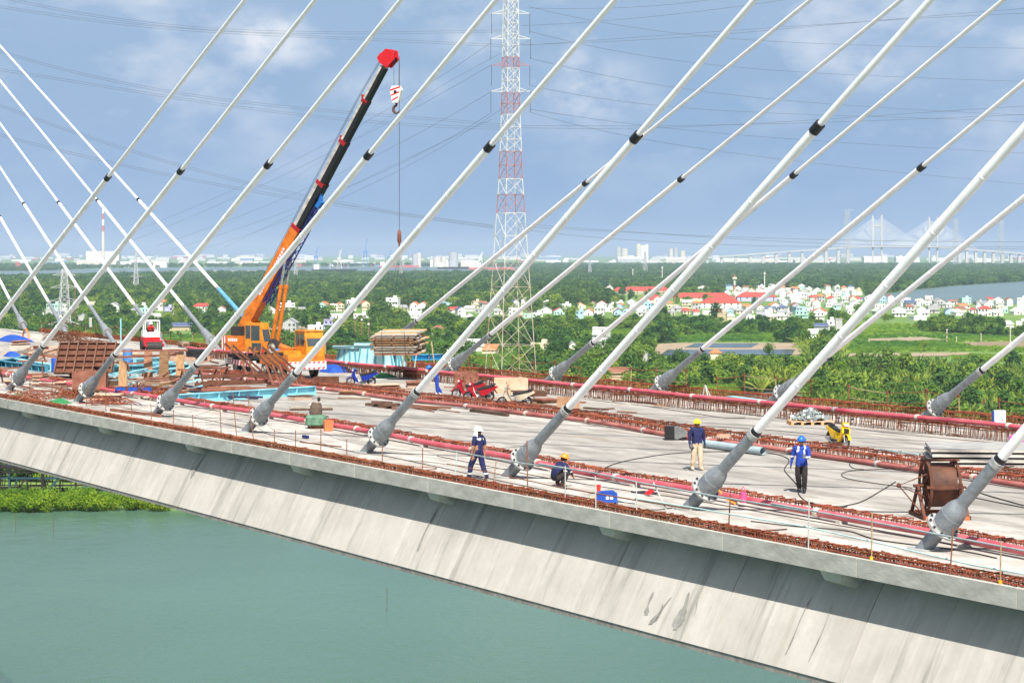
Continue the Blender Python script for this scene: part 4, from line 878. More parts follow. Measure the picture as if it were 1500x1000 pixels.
def ibeam_px(x0, y0, x1, y1, w, h, m, label, z=0, group=None, name='steel_beam', t=.03, stiff=0):
    a, b_, L, an = ends(x0, y0, x1, y1); rt = empty(name, DM(a.x, a.y, z + .004, an), label, 'steel beam', group)
    MB().ab(0, L, -w / 2, w / 2, h - t, h).build('top_flange', m, rt, False); MB().ab(0, L, -w / 2, w / 2, 0, t).build('bottom_flange', m, rt, False); MB().ab(.01, L - .01, -.015, .015, t + .001, h - t - .001).build('beam_web', m, rt, False)
    n = stiff or max(2, int(L / 1.2))
    for i in range(n + 1): MB().ab(i * (L - .04) / n + .01, i * (L - .04) / n + .03, -w / 2 + .01, -.016, t + .001, h - t - .001).build('stiffener', m, rt, False)
    return rt
ibeam_px(258, 591, 460, 578, .36, .46, LBL, 'long pale blue steel beam lying below the crane and rusty frames')
ibeam_px(-45, 546, 38, 529, .4, .42, TEAL, 'teal steel beam slanting beside the first anchor')
ibeam_px(22, 533, 78, 543, .45, .40, LBL, 'light blue steel beam crossing the teal ones at an angle')
ibeam_px(-50, 530, 70, 545, .4, .38, TEAL, 'teal steel beam lying behind the light blue one')
ibeam_px(165, 548, 275, 545, .5, .5, TEAL, 'blue-green beam half hidden behind the upright timbers')
ibeam_px(195, 542, 232, 540, .6, .75, LBL, 'short tall light blue beam behind the timber posts')
for i, (x0, y0, x1, y1) in enumerate(((150, 558, 262, 541), (158, 561, 268, 548), (170, 562, 262, 552), (180, 565, 255, 546), (165, 553, 250, 547))):
    a, b_, L, an = ends(x0, y0, x1, y1); one(MB().ab(0, L, -.09, .09, 0, .09), 'flat_bar', LBL, 'thin light blue steel bar in the fanned pile beside the brown timber post', 'steel bar', DM(a.x, a.y, .3 + .1 * i, an), 'fanned light blue bars')
a, b_, L, an = ends(150, 566, 270, 556)
one(MB().ab(.6, .9, -.8, .8, 0, .3).ab(L - 1.2, L - .9, -.8, .8, 0, .3), 'timber_bearers', WOODK, 'dark timber bearers under the fanned light blue bars', 'timber', DM(a.x, a.y, .003, an))
# rusty leaning frames in front of the crane
def leanframe(rt, k):
    b = MB(); b.beam((-1.25, 0, 2.25), (1.15, 0, .10), .06, .13); b.build('inclined_channel', RST, rt, False)
    MB().beam((.2, 0, .05), (-.25, 0, 1.25), .10, .10).build('strut', RST2, rt, False); MB().beam((.85, 0, .05), (.62, 0, .52), .08, .08).build('strut', RST2, rt, False)
    MB().beam((-.2, 0, .06), (1.3, 0, .06), .12, .12).build('foot_channel', RST, rt, False); MB().beam((-1.25, 0, 2.25), (-1.35, 0, 1.75), .09, .09).build('bracket', RST2, rt, False)
for i, (x, y) in enumerate(((396, 566), (406, 566), (416, 566), (426, 565), (360, 558), (372, 562))):
    s_, v_ = PD(x, y); rt = empty('rusty_a_frame', DM(s_, v_, .004, wrot(1, -.12 + .04 * i)), 'rusty A-shaped steel frame in the row leaning before the crane wheels', 'steel frame', 'rusty leaning frames before the crane'); leanframe(rt, i)
for i in range(9):
    x0 = 286 + 9 * (i % 3); y0 = 556 + 3.2 * i; a, b_, L, an = ends(x0, y0, x0 + 62 + 18 * (i % 4), y0 - 4 + 2 * (i % 3)); rt = empty('steel_channel', DM(a.x, a.y, .004 + .2 * (i % 3), an), 'long rusty steel channel lying in the flat heap below the leaning frames', 'steel channel', 'flat heap of rusty channels')
    MB().ab(0, L, -.09, .09, .0, .03).ab(0, L, -.09, -.06, .031, .17).ab(0, L, .06, .09, .031, .17).build('channel', random.choice([RST, RST2]), rt, False)
for i in range(6):
    a, b_, L, an = ends(272 + 3 * i, 566 + 4 * i, 345 + 8 * i, 580 + 1.2 * i); one(MB().ab(0, L, -.1, .1, 0, .1), 'dark_beam', mat('steel_navy_dark', (.02, .022, .05), .6), 'dark navy beam in the stack just behind the long pale blue beam', 'steel beam', DM(a.x, a.y, .004 + .11 * (i % 2), an), 'dark beam stack')
# ribbed formwork panel, tilted
s_, v_ = PD(122, 556); fp = empty('ribbed_formwork', DM(s_, v_, .0, wrot(1, -.05)) @ Matrix.Translation((0, 0, .35)) @ Matrix.Rotation(R(52), 4, 'X'), 'large brown ribbed formwork panel propped up at a slant', 'formwork')
MB().ab(-1.75, 1.75, 0, 2.3, -.05, 0).build('face_sheet', RST, fp, False)
for i in range(7): MB().ab(-1.75 + i * .575 - .04, -1.75 + i * .575 + .04, 0, 2.3, .001, .18).build('rib', mat('rib_brown', (.13, .065, .04), .85, var=.3), fp, False)
for k in range(6): MB().ab(-1.75, 1.75, k * .44, k * .44 + .06, .002, .13).build('cross_rib', RST, fp, False)
s2 = MB().beam((-1.2, 1.6, -.06), (-1.2, .9, -1.5), .1, .1).beam((1.2, 1.6, -.06), (1.2, .9, -1.5), .1, .1).build('prop', RST, fp, False)
def openbox(x, y, w, d, h, m, label, rot, name='steel_box', t=.05, z=0, cat='box'):
    s, v = PD(x, y); rt = empty(name, DM(s, v, z + .004, rot), label, cat)
    MB().ab(-w / 2, w / 2, -d / 2, -d / 2 + t, 0, h).build('side_panel', m, rt, False); MB().ab(-w / 2, w / 2, d / 2 - t, d / 2, 0, h).build('side_panel', m, rt, False)
    MB().ab(-w / 2, -w / 2 + t, -d / 2 + t, d / 2 - t, 0, h - .01).build('end_panel', m, rt, False); MB().ab(w / 2 - t, w / 2, -d / 2 + t, d / 2 - t, 0, h - .01).build('end_panel', m, rt, False)
    MB().ab(-w / 2 + t, w / 2 - t, -d / 2 + t, d / 2 - t, .01, .05).build('bottom_panel', m, rt, False)
    for x_ in (-w / 2, 0, w / 2): MB().ab(x_ - .04, x_ + .04, -d / 2 - .05, -d / 2 - .001, .0, h).build('upright_rib', m, rt, False)
    return rt
openbox(133, 574, 1.75, 1.1, 1.15, RST2, 'rusty grey steel skip standing before the ribbed formwork panel', wrot(1, .02), 'steel_skip')
openbox(478, 568, 1.35, .9, .62, RST, 'low red-brown steel box beside the blue motorbike', wrot(1, .0))
openbox(683, 569, 1.25, 1.0, .95, RST2, 'tall red-brown steel box behind the red motorbikes', wrot(1, .05))
openbox(748, 575, 1.75, 1.0, .80, PEACH, 'open peach-coloured plywood box behind the sand-coloured motorbike', wrot(1, .05), 'plywood_box')
openbox(832, 604, 1.0, .8, .72, mat('steel_ochre_rust', (.30, .16, .08), .85, scale=2, col2=(.40, .26, .16)), 'ochre rusty steel box behind the grey guide pipe, by the middle rebar', wrot(1, .02))
onx(858, 613, MB().ab(-.75, .75, -.35, .35, 0, .26).ab(-.75, .75, -.36, -.351, .05, .2), 'steel_plate_stack', RST2, 'low brick-red steel block lying behind the middle rebar', 'steel block', wrot(1, -.05))
openbox(603, 553, 1.0, .7, .45, RST, 'small brown steel box beside the pale green boards', wrot(1, .02))
# blue crate at the third anchor
s_, v_ = PD(200, 578); ct = empty('blue_crate', DM(s_, v_, .004, wrot(1, -.04)), 'low blue-sided steel crate full of rusty scrap', 'crate')
for x0 in (-1.05, -.35, .35): MB().ab(x0, x0 + .55, -.5, -.46, .08, .42).build('blue_panel', BLU, ct, False)
MB().ab(-1.1, 1.1, -.455, .5, 0, .08).ab(-1.1, 1.1, .46, .5, .081, .42).build('frame', RST, ct, False)
sc = MB()
for _ in range(60): p = Vector((RU(-.9, .9), RU(-.4, .4), RU(.12, .5))); sc.tube(p, p + Vector((RU(-.5, .5), RU(-.3, .3), RU(-.1, .35))), .02, n=4)
tag(one(sc, 'scrap_heap', RST2, 'tangle of rusty scrap bars lying in the low blue-sided crate', 'scrap', DM(s_, v_, .004, 0)), kind='stuff')
# timbers standing as posts with rails
for i, (x, y, h, w) in enumerate(((180, 571, 1.6, .5), (217, 556, 1.7, .55), (240, 558, 1.75, .6), (264, 556, 1.5, .55))):
    onx(x, y, MB().prism([(-w / 2, 0), (w / 2, 0), (w / 2 - .04, h), (-w / 2 + .05, h)], -.12, .12), 'timber_post', random.choice([WOODB, WOODB, mat('timber_ochre', (.40, .24, .12), .9, var=.3, scale=2, stretch=(5, 5, 1))]), ['brown timber post nearest the ribbed formwork panel', 'upright timber block carrying the rusty rail, second from the formwork', 'upright timber block carrying the rusty rail, third from the formwork', 'upright timber block carrying the rusty rail, closest to the crane'][i], 'timber post', wrot(1, .1))
for i, (x0, y0, x1, y1, h) in enumerate(((165, 558, 275, 556, 1.72), (150, 562, 245, 557, 1.45))):
    a, b_, L, an = ends(x0, y0, x1, y1); one(MB().ab(0, L, -.06, .06, 0, .12), 'timber_rail', RST2, ['upper reddish rail laid across the upright timbers', 'lower reddish rail nailed across the upright timbers'][i], 'rail', DM(a.x, a.y, h, an))
# loose planks and rods
def plank(x0, y0, x1, y1, w, t, m, label, z=0, group=None, name='plank'):
    a, b_, L, an = ends(x0, y0, x1, y1); return one(MB().ab(0, L, -w / 2, w / 2, 0, t), name, m, label, 'plank', DM(a.x, a.y, z + .005, an), group)
PGRN = mat('board_pale_green', (.42, .50, .44), .8, var=.25)
plank(535, 553, 628, 543, .5, .06, PGRN, 'long pale green board lying across the far lane'); plank(545, 557, 600, 553, .6, .05, PGRN, 'shorter pale green board beside the small brown steel box')
plank(640, 545, 668, 541, .5, .06, CYAN, 'short cyan board beside the tall red-brown box')
for i in range(5): plank(538 + 9 * i, 594 + 1.5 * i, 566 + 6 * i, 596 + 1.0 * i, .3, .14, WOODK, 'dark timber baulk in the small heap by the middle pipe', .14 * (i % 2), 'dark baulks by the middle pipe', 'timber_baulk')
for i in range(8): x = RU(560, 700); y = 588 + (x - 560) * .105 + RU(0, 5); a, b_, L, an = ends(x, y, x + RU(35, 80), y + RU(4, 9)); one(MB().tube((0, 0, .03), (L, 0, .03), .025, n=6), 'loose_rod', RODM, 'thin rusty rod lying on the deck beside the middle pipe', 'rod', DM(a.x, a.y, 0, an), 'loose rods by the middle pipe', True)
plank(690, 603, 744, 610, .16, .14, WOODK, 'dark square timber lying just in front of the middle pipe')
for i in range(36):
    x = RU(300, 980); y = 552 + RU(-6, 22) + (x - 300) * .05; s_, v_ = PD(x, y)
    plank(x, y, x + RU(18, 50), y + RU(-3, 6), RU(.08, .25), RU(.03, .08), random.choice([WOODB, WOODG, WOODK, RST2]), 'loose board lying among the clutter on the deck behind the middle rebar', 0, 'loose boards behind the middle rebar')
for i in range(60):
    x = RU(0, 240); y = 548 + RU(0, 30) + x * .05; plank(x, y, x + RU(20, 60), y + RU(-4, 8), RU(.06, .2), RU(.04, .1), random.choice([RST, RST2, WOODB, WOODG]), 'loose bar or board in the clutter below the teal beams', RU(0, .15), 'loose bars below the teal beams')
for i in range(50):
    x = RU(0, 290); y = 505 + RU(0, 16) + x * .06; plank(x, y, x + RU(14, 45), y + RU(-3, 4), RU(.1, .3), RU(.05, .3), random.choice([RST2, WOODG, WOODB, PEACH]), 'piece of timber or rusty steel strewn on the deck beyond the formwork panel', 0, 'strewn pieces beyond the formwork')
# rebar heaps
def heap(x, y, w, d, h, n, label, m=RUSTD):
    b = MB()
    for _ in range(n):
        p = Vector((RU(-w, w), RU(-d, d), 0)); z = max(.03, h * (1 - (p.x / w) ** 2) * RU(.1, 1)); p.z = z; a = RU(0, 6.28); L = RU(.3, 1.2); b.path([p, p + Vector((L * .5 * math.cos(a), L * .5 * math.sin(a), RU(-.05, .25))), p + Vector((L * math.cos(a), L * math.sin(a), max(.02 - p.z, RU(-.3, .1))))], .02, 4)
    s, v = PD(x, y); o = one(b, 'rebar_heap', m, label, 'rebar', DM(s, v, .01, 0)); o['kind'] = 'stuff'; return o
heap(95, 500, 2.0, 1.2, .9, 220, 'dark tangle of rusty rebar heaped beyond the formwork panel'); heap(130, 507, 1.6, 1.0, .5, 120, 'low brown tangle of rebar under the leaning-away cable'); heap(45, 585, .01 + 1.2, .7, .35, 90, 'small tangle of rusty bars at the first anchor', RST2); heap(105, 583, 1.4, .5, .4, 110, 'rusty bar tangle in front of the steel skip', RUST); heap(245, 585, .8, .5, .5, 80, 'rusty wire tangle at the third anchor', RUST); heap(160, 592, 1.0, .4, .3, 60, 'thin rusty bars heaped by the second anchor', RUST)
# more site clutter on the left half: plywood stacks, rusty sheets, crates and trestles
cr_ = random.Random(31)
PLY = [WOODB, WOODG, PEACH, RST2, RST, WOODK]
def ply_stack(x, y, w, d, n, rot, label):
    s, v = PD(x, y); rt = empty('board_stack', DM(s, v, .004, rot), label, 'boards', 'stacks of boards on the left half of the deck')
    for k in range(n): MB().box((cr_.uniform(-.08, .08), cr_.uniform(-.06, .06), .04 + k * .075), (w * cr_.uniform(.9, 1.05), d * cr_.uniform(.9, 1.05), .055), (0, 0, cr_.uniform(-.06, .06))).build('board', cr_.choice(PLY), rt, False)
for i, (x, y, n) in enumerate(((20, 566, 5), (60, 560, 7), (98, 566, 4), (155, 540, 6), (232, 562, 5), (252, 575, 4), (300, 545, 6), (150, 585, 4), (210, 530, 7), (255, 522, 6), (130, 520, 7), (60, 515, 6), (30, 505, 5), (170, 508, 5), (440, 585, 3), (520, 578, 3), (560, 570, 4), (455, 600, 2), (610, 566, 4), (720, 572, 4), (775, 580, 4), (800, 590, 3), (270, 508, 6), (100, 545, 5))):
    ply_stack(x, y, cr_.uniform(1.0, 2.2), cr_.uniform(.6, 1.2), n, cr_.uniform(0, 3.1), 'low stack of mixed weathered boards and rusty plates on the deck')
for i, (x, y) in enumerate(((48, 548), (200, 552), (240, 548), (15, 560), (280, 562), (142, 556), (325, 560), (60, 530))):
    s, v = PD(x, y); rt = empty('trestle', DM(s, v, .004, cr_.uniform(0, 3.1)), 'small rusty steel trestle standing in the clutter on the left', 'trestle', 'rusty trestles on the left half of the deck')
    for q in (-.6, .6): MB().beam((q, -.35, 0), (q, 0, .8), .07, .07).beam((q, .35, 0), (q, 0, .8), .07, .07).build('leg_pair', RST, rt, False)
    MB().beam((-.9, 0, .84), (.9, 0, .84), .12, .1).build('top_bar', RST2, rt, False)
for i in range(70):
    x = cr_.uniform(0, 330); y = cr_.uniform(516, 572) + x * .05; a = cr_.uniform(0, 3.14); L = cr_.uniform(.8, 2.8); s, v = PD(x, y)
    if v < 7.6: continue
    one(MB().beam((0, 0, .04), (L, 0, cr_.uniform(.04, .7)), cr_.uniform(.05, .16), cr_.uniform(.04, .12)), 'leaning_bar', cr_.choice([RST, RST2, RST, WOODB, WOODK, LBL]), 'loose bar or timber propped at an angle in the clutter on the left', 'bar', DM(s, v, 0, a), 'propped bars in the left clutter')
# drums, bins, tarps
def drum(x, y, r, h, m, label, name='drum'): return onx(x, y, MB().lathe((0, 0, 0), (0, 0, 1), [(0, r), (.02, r * 1.03), (h * .33, r), (h * .34, r * 1.04), (h * .36, r), (h * .66, r), (h * .67, r * 1.04), (h * .69, r), (h - .02, r * 1.03), (h, r)], 18), name, m, label, 'drum', smooth=True)
drum(82, 545, .3, .9, BLU, 'blue steel drum standing beside the ribbed formwork panel'); drum(187, 540, .32, 1.3, mat('drum_blue_grey', (.05, .16, .38), .5, var=.3), 'tall blue-grey drum behind the upright timbers', 'tall_drum'); drum(288, 528, .75, .8, BLKP, 'wide black plastic tub behind the crane rear', 'tub')
def tarp(x, y, w, d, h, m, label, n=9):
    vs = []; fs = []
    for i in range(n):
        for k in range(n):
            u, v = i / (n - 1) * 2 - 1, k / (n - 1) * 2 - 1; e = max(0, 1 - max(abs(u), abs(v)) ** 2.2); vs.append((u * w, v * d, .01 + h * e * RU(.75, 1.1)))
    for i in range(n - 1):
        for k in range(n - 1): fs.append((i * n + k, (i + 1) * n + k, (i + 1) * n + k + 1, i * n + k + 1))
    b = MB(); b.add(vs, fs); o = onx(x, y, b, 'tarpaulin', m, label, 'tarpaulin', smooth=False); return o
tarp(22, 500, 2.4, 1.0, .55, BLU, 'blue tarpaulin spread over goods at the far side of the deck'); tarp(492, 545, .9, .8, .55, BLU, 'crumpled blue tarpaulin beside the crane bumper'); tarp(30, 583, .9, .4, .25, GRN, 'green netting lump at the first anchor'); tarp(88, 590, .9, .35, .22, GRN, 'green netting lump between the first two anchors'); tarp(558, 552, 1.5, .5, .28, GRN, 'green netting heap behind the blue motorbike'); tarp(18, 522, .7, .5, .4, BLU, 'small blue cloth bundle on the far lane')
onx(38, 500, MB().path([(-.9, 0, .0), (-.85, 0, .6), (-.4, 0, 1.05), (.2, 0, 1.05), (.75, 0, .65), (.9, 0, .0)], .07, 8), 'orange_hose', mat('hose_orange', (.75, .18, .03), .5), 'arched orange hose standing on the far side beyond the blue tarpaulin', 'hose', smooth=True)
onx(177, 515, MB().tube((0, 0, 0), (0, 0, 2.6), .05, n=8).lathe((0, 0, 0), (0, 0, 1), [(0, .2), (.03, .2)], 12), 'blue_pole', LBL, 'thin light blue pole standing on the far edge', 'pole', smooth=True)
sg = onx(133, 505, MB().tube((0, 0, 0), (0, 0, 2.3), .03, n=6), 'sign_post', RODM, 'small white notice board on a rusty rod at the far edge', 'sign'); MB().ab(-.28, .28, -.04, -.02, 1.5, 2.3).build('notice_board', WPT, sg, False)
# cyan steel segments on the far edge
def cyanseg(x, y, w, h, d, label, rot):
    s, v = PD(x, y); rt = empty('steel_segment', DM(s, v, .004, rot), label, 'steel segment')
    MB().prism([(-w / 2, .2), (w / 2, .2), (w / 2 - .3, h - .15), (-w / 2 + .3, h - .15)], -d / 2, d / 2).build('box_body', CYAN, rt, False); MB().ab(-w / 2 - .1, w / 2 + .1, -d / 2 - .15, d / 2 + .15, h - .148, h).build('top_plate', CYAN, rt, False); MB().ab(-w / 2, w / 2, -d / 2, d / 2, 0, .198).build('base_plate', CYAN, rt, False)
    for i in range(5): MB().beam((-w / 2 + .15 + i * (w - .3) / 4, -d / 2 - .05, .2), (-w / 2 + .35 + i * (w - .7) / 4, -d / 2 - .05, h - .15), .06, .1).build('stiffener', TEAL, rt, False)
cyanseg(512, 540, 2.0, 1.5, 1.2, 'cyan steel segment just right of the crane bumper', wrot(1, .1)); cyanseg(550, 540, 2.6, 1.7, 1.2, 'larger cyan steel segment behind the anchor under the hanging planks', wrot(1, .05)); cyanseg(582, 538, 1.2, 1.3, 1.0, 'small pale cyan steel segment below the hanging planks', wrot(1, -.1))
ibeam_px(603, 535, 650, 534, .5, .38, mat('beam_sky', (.06, .38, .62), .5, var=.2), 'bright sky blue beam on the far edge beneath the hanging planks', .35); onx(625, 537, MB().ab(-1, -.8, -.3, .3, 0, .35).ab(.8, 1, -.3, .3, 0, .35), 'trestle_blocks', RST, 'rusty blocks under the bright sky blue beam', 'blocks')
for i, (x0, y0, x1, y1) in enumerate(((637, 540, 632, 500), (668, 542, 655, 512), (590, 545, 592, 516), (607, 540, 612, 505))):
    s, v = PD(x0, y0); p = Vector((s, v, 0)); q = HV(x1, y1, v); one(MB().tube((0, 0, 0), q - p, .04, n=8), 'prop_tube', [PIPEY, PIPEW, PIPEY, PIPEC][i], ['leaning ochre tube beside the bright sky blue beam', 'leaning white tube beside the land edge anchor', 'ochre tube standing right below the plank bundle', 'pale cyan tube standing by the sky blue beam'][i], 'tube', DM(s, v, 0), None, True)
ibeam_px(1070, 586, 1130, 594, .4, .22, LBL, 'light blue beam lying at the land edge behind the yellow-helmeted worker')
tr = onx(1033, 585, MB().beam((-.3, 0, 0), (0, 0, .75), .05).beam((.3, 0, 0), (0, 0, .75), .05).beam((0, .4, 0), (0, 0, .75), .05), 'tripod', PIPEW, 'small white tripod standing near the land edge', 'tripod')
# pallet with brackets
s_, v_ = PD(1187, 621); pal = empty('pallet', DM(s_, v_, .004, wrot(1, .05)), 'wooden pallet carrying a heap of grey brackets', 'pallet')
for k in range(6): MB().ab(-.95, .95, -.6 + k * .21, -.6 + k * .21 + .15, .13, .16).build('deck_board', WOODY if k % 2 else PEACH, pal, False)
for k in range(5): MB().ab(-.95 + k * .44, -.95 + k * .44 + .12, -.6, .6, 0, .129).build('bearer', WOODY, pal, False)
GBR = mat('bracket_grey', (.33, .38, .38), .5, metal=.2, var=.3, scale=9)
gbm = MB().ab(-.16, .16, -.06, .06, 0, .02).ab(-.16, -.14, -.06, .06, .021, .14).lathe((.08, 0, .02), (0, 0, 1), [(0, .03), (.06, .03)], 6).mesh('steel_bracket', GBR, False)
for i in range(110):
    a = RU(0, 6.28); r_ = RU(0, 1); x = .8 * r_ * math.cos(a); y = .5 * r_ * math.sin(a); o = link(gbm, 'steel_bracket', None, DM(s_, v_, .165, wrot(1, .05)) @ Matrix.Translation((x, y, .48 * (1 - r_) * RU(.5, 1) + .02)) @ Euler((RU(-.6, .6), RU(-.6, .6), RU(0, 6.28))).to_matrix().to_4x4()); tag(o, 'small grey steel bracket in the heap on the wooden pallet', 'bracket', 'brackets heaped on the pallet')
onx(1160, 618, MB().lathe((0, 0, 0), (0, 0, 1), [(0, .09), (.3, .09), (.32, .04)], 12), 'white_can', WPT, 'small white can standing beside the pallet', 'can', smooth=True)
# white cabinet on blue legs
s_, v_ = PD(1464, 630); wb = empty('switch_cabinet', DM(s_, v_, .004, wrot(1, .05)), 'white switch box on blue legs near the land edge', 'cabinet')
MB().ab(-.24, .24, -.12, .12, .32, .84).build('cabinet_box', WPT, wb, False); MB().ab(-.30, -.245, -.14, .14, .25, .80).build('side_plate', BLU, wb, False)
for x in (-.2, .2): MB().ab(x - .03, x + .03, -.1, .1, 0, .32).build('leg', BLU, wb, False)
MB().lathe((.10, -.13, .45), (0, 1, 0), [(0, .03), (.02, .03)], 10).build('red_button', RED, wb); MB().ab(-.18, -.02, -.125, -.121, .62, .72).build('paper_notice', mat('notice_blue', (.35, .45, .7), .6), wb, False)
# stack of steel formwork sheets
s_, v_ = PD(1440, 690); stq = wrot(1, -.12)
SHT = mat('sheet_grey', (.27, .27, .26), .6, scale=1.6, col2=(.45, .44, .42), rnd=.2); SHE = mat('sheet_cream', (.48, .45, .40), .7, var=.2)
for l in range(5):
    fpn = empty('formwork_sheet', DM(s_ + RU(-.1, .1), v_ + RU(-.08, .08), .10 + l * .17, stq + RU(-.03, .03)), ['grey steel formwork sheet at the very bottom of the stack behind the reel', 'grey steel formwork sheet second from the bottom of the stack behind the reel', 'grey steel formwork sheet in the middle of the stack behind the reel', 'grey steel formwork sheet second from the top of the stack behind the reel', 'grey steel formwork sheet on top of the stack behind the reel'][l], 'formwork sheet', 'stack of formwork sheets behind the reel')
    MB().ab(-1.9, 2.2, -1.5, 1.5, .08, .10).build('sheet', SHT, fpn, False)
    for y in (-1.5, -.5, .44, 1.44): MB().ab(-1.9, 2.2, y, y + .06, 0, .079).build('edge_rib', SHE if y == -1.5 else SHT, fpn, False)
    for x in (-1.9, 2.14): MB().ab(x, x + .06, -1.43, 1.43, .001, .078).build('end_rib', SHE, fpn, False)
for x in (-1.4, 0, 1.5): one(MB().ab(x - .06, x + .06, -1.4, 1.4, 0, .098), 'timber_bearer', WOODK, 'dark timber bearer under the stack of formwork sheets', 'timber', DM(s_, v_, .002, stq), 'bearers under the formwork stack')
onx(1487, 675, MB().sphere((0, 0, .3), (.28, .2, .22), 10, 7).sphere((.2, .05, .27), (.18, .15, .15), 8, 6), 'pink_bag', mat('bag_pink', (.75, .12, .50), .4), 'bright pink plastic bag by the formwork stack', 'bag', smooth=True, z=.45)
# cable reel
s_, v_ = PD(1350, 757); rl = empty('cable_reel', DM(s_ + .2, v_ + .5, .004, wrot(1, .06)), 'large rusty steel cable reel on a cradle', 'cable reel')
RLM = mat('reel_rust', (.035, .014, .010), .7, scale=2.5, col2=(.13, .050, .026), bump=.3)
ra, rw, zc = .70, .82, .88
MB().lathe((-rw / 2 + .05, 0, zc), (1, 0, 0), [(0, ra * .86), (rw - .1, ra * .86)], 28).build('drum', RLM, rl)
for x in (-rw / 2, rw / 2):
    fo = MB().torus((x, 0, zc), (1, 0, 0), ra, .045, 28, 6)
    for i in range(8): a = i * math.pi / 4; fo.beam((x, .08 * math.cos(a), zc + .08 * math.sin(a)), (x, ra * math.cos(a), zc + ra * math.sin(a)), .05, .05, up=(1, 0, 0))
    fo.build('reel_flange', RST, rl)
MB().tube((-rw / 2 - .35, 0, zc), (rw / 2 + .25, 0, zc), .05, n=10).build('axle', RST, rl)
for x in (-rw / 2 - .22, rw / 2 + .2):
    MB().beam((x, -.75, .05), (x, 0, zc), .08, .08).beam((x, .75, .05), (x, 0, zc), .08, .08).beam((x, -.85, .05), (x, .85, .05), .12, .1).build('cradle_side', RST, rl, False)
MB().beam((-rw / 2 - .22, -.8, .05), (rw / 2 + .2, -.8, .05), .18, .1).beam((-rw / 2 - .22, .8, .05), (rw / 2 + .2, .8, .05), .18, .1).build('cradle_foot', mat('cradle_orange', (.50, .13, .05), .6, var=.25), rl, False)
b = MB()
for z_, y_ in ((zc + .02, -ra - .02), (zc + ra + .02, 0)): b.beam((-rw / 2 - .15, y_, z_), (rw / 2 + .15, y_, z_), .07, .07)
b.build('tie_bar', RST, rl, False)
MB().path([(-rw / 2 - .1, -.5, 1.25), (-rw / 2 - .9, -.55, .95), (-rw / 2 - .1, -.5, .6)], .022, 6).path([(-rw / 2 - .9, -.55, .95), (-rw / 2 - .2, -.6, .1)], .02, 6).sphere((-rw / 2 - .9, -.55, .95), .07, 8, 6).build('crank_handle', RST, rl)
# compressor and cup
s_, v_ = PD(884, 738); cp = empty('pressure_pump', DM(s_, v_, .004, wrot(1, .06)), 'small bright blue pump unit with two white gauges on the deck edge', 'pump')
MB().ab(-.22, .40, -.18, .18, .06, .33).build('case', BLU, cp, False); MB().prism([(-.2, .331), (.38, .331), (.30, .40), (-.1, .38)], -.16, .16).build('lid', BLU, cp, False)
for x in (.10, .22): MB().lathe((x, -.20, .20), (0, 1, 0), [(0, .05), (.03, .05)], 12).build('gauge', WPT, cp)
MB().tube((-.42, -.08, .20), (-.22, -.08, .20), .05, n=10).tube((-.40, .08, .12), (-.22, .08, .12), .06, n=10).build('motor', PEACH, cp)
MB().tube((-.46, -.1, .33), (.05, -.1, .35), .018, n=6).tube((.4, -.1, .12), (.62, -.16, .06), .015, n=6).build('handle_bar', BLK, cp); MB().ab(-.2, .38, -.16, .16, 0, .06).build('skid', BLKP, cp, False)
onx(877, 722, MB().lathe((0, 0, 0), (0, 0, 1), [(0, .055), (.26, .07), (.27, .065)], 14), 'red_cup', mat('cup_red', (.75, .03, .02), .4), 'bright red cup standing behind the blue pump unit', 'cup', smooth=True)
onx(1089, 742, MB().lathe((0, 0, 0), (0, 0, 1), [(0, .11), (.06, .12), (.30, .09), (.32, .05)], 14).path([(-.08, 0, .32), (-.07, 0, .42), (0, 0, .46), (.07, 0, .42), (.08, 0, .32)], .012, 6), 'pink_lantern', mat('lantern_pink', (.75, .08, .22), .35), 'pink lantern with a wire handle behind the pink pipe', 'lantern', smooth=True, z=.12)
# green pump + orange bucket
s_, v_ = PD(463, 627); gp = empty('hydraulic_jack', DM(s_, v_, .004, wrot(1, .03)), 'green tank with a brown cloth-wrapped motor on top by the rebar', 'pump')
MB().lathe((0, 0, .12), (0, 0, 1), [(0, .40), (.05, .46), (.35, .46), (.45, .36), (.48, .2)], 18).build('tank', mat('tank_green', (.10, .20, .13), .7, var=.4, scale=5), gp); MB().lathe((0, 0, 0), (0, 0, 1), [(0, .35), (.12, .38)], 14).build('foot', RUSTD, gp)
MB().lathe((-.03, 0, .58), (.1, 0, 1), [(0, .26), (.15, .29), (.40, .24), (.52, .20)], 14).build('wrapped_motor', mat('cloth_brown', (.11, .08, .06), .95, var=.4, scale=12, bump=.6), gp); MB().lathe((0, 0, 1.08), (0, 0, 1), [(0, .12), (.08, .12)], 10).tube((-.2, 0, 1.02), (-.32, 0, .98), .04).build('valve', WOODG, gp); MB().sphere((.12, 0, 1.25), (.07, .06, .11), 8, 6).build('gauge_head', BBLK, gp)
for y in (-1, 1): MB().tube((.3 * y, 0, .55), (.55 * y, 0, .48), .03).build('side_handle', BBLK, gp)
onx(481, 631, MB().lathe((0, 0, 0), (0, 0, 1), [(0, .24), (.45, .27), (.46, .24), (.05, .21)], 4, caps=False).ab(-.15, .15, -.15, .15, .01, .05), 'orange_bucket', ORB, 'square orange-red tin bucket beside the green tank', 'bucket', rot=.5)
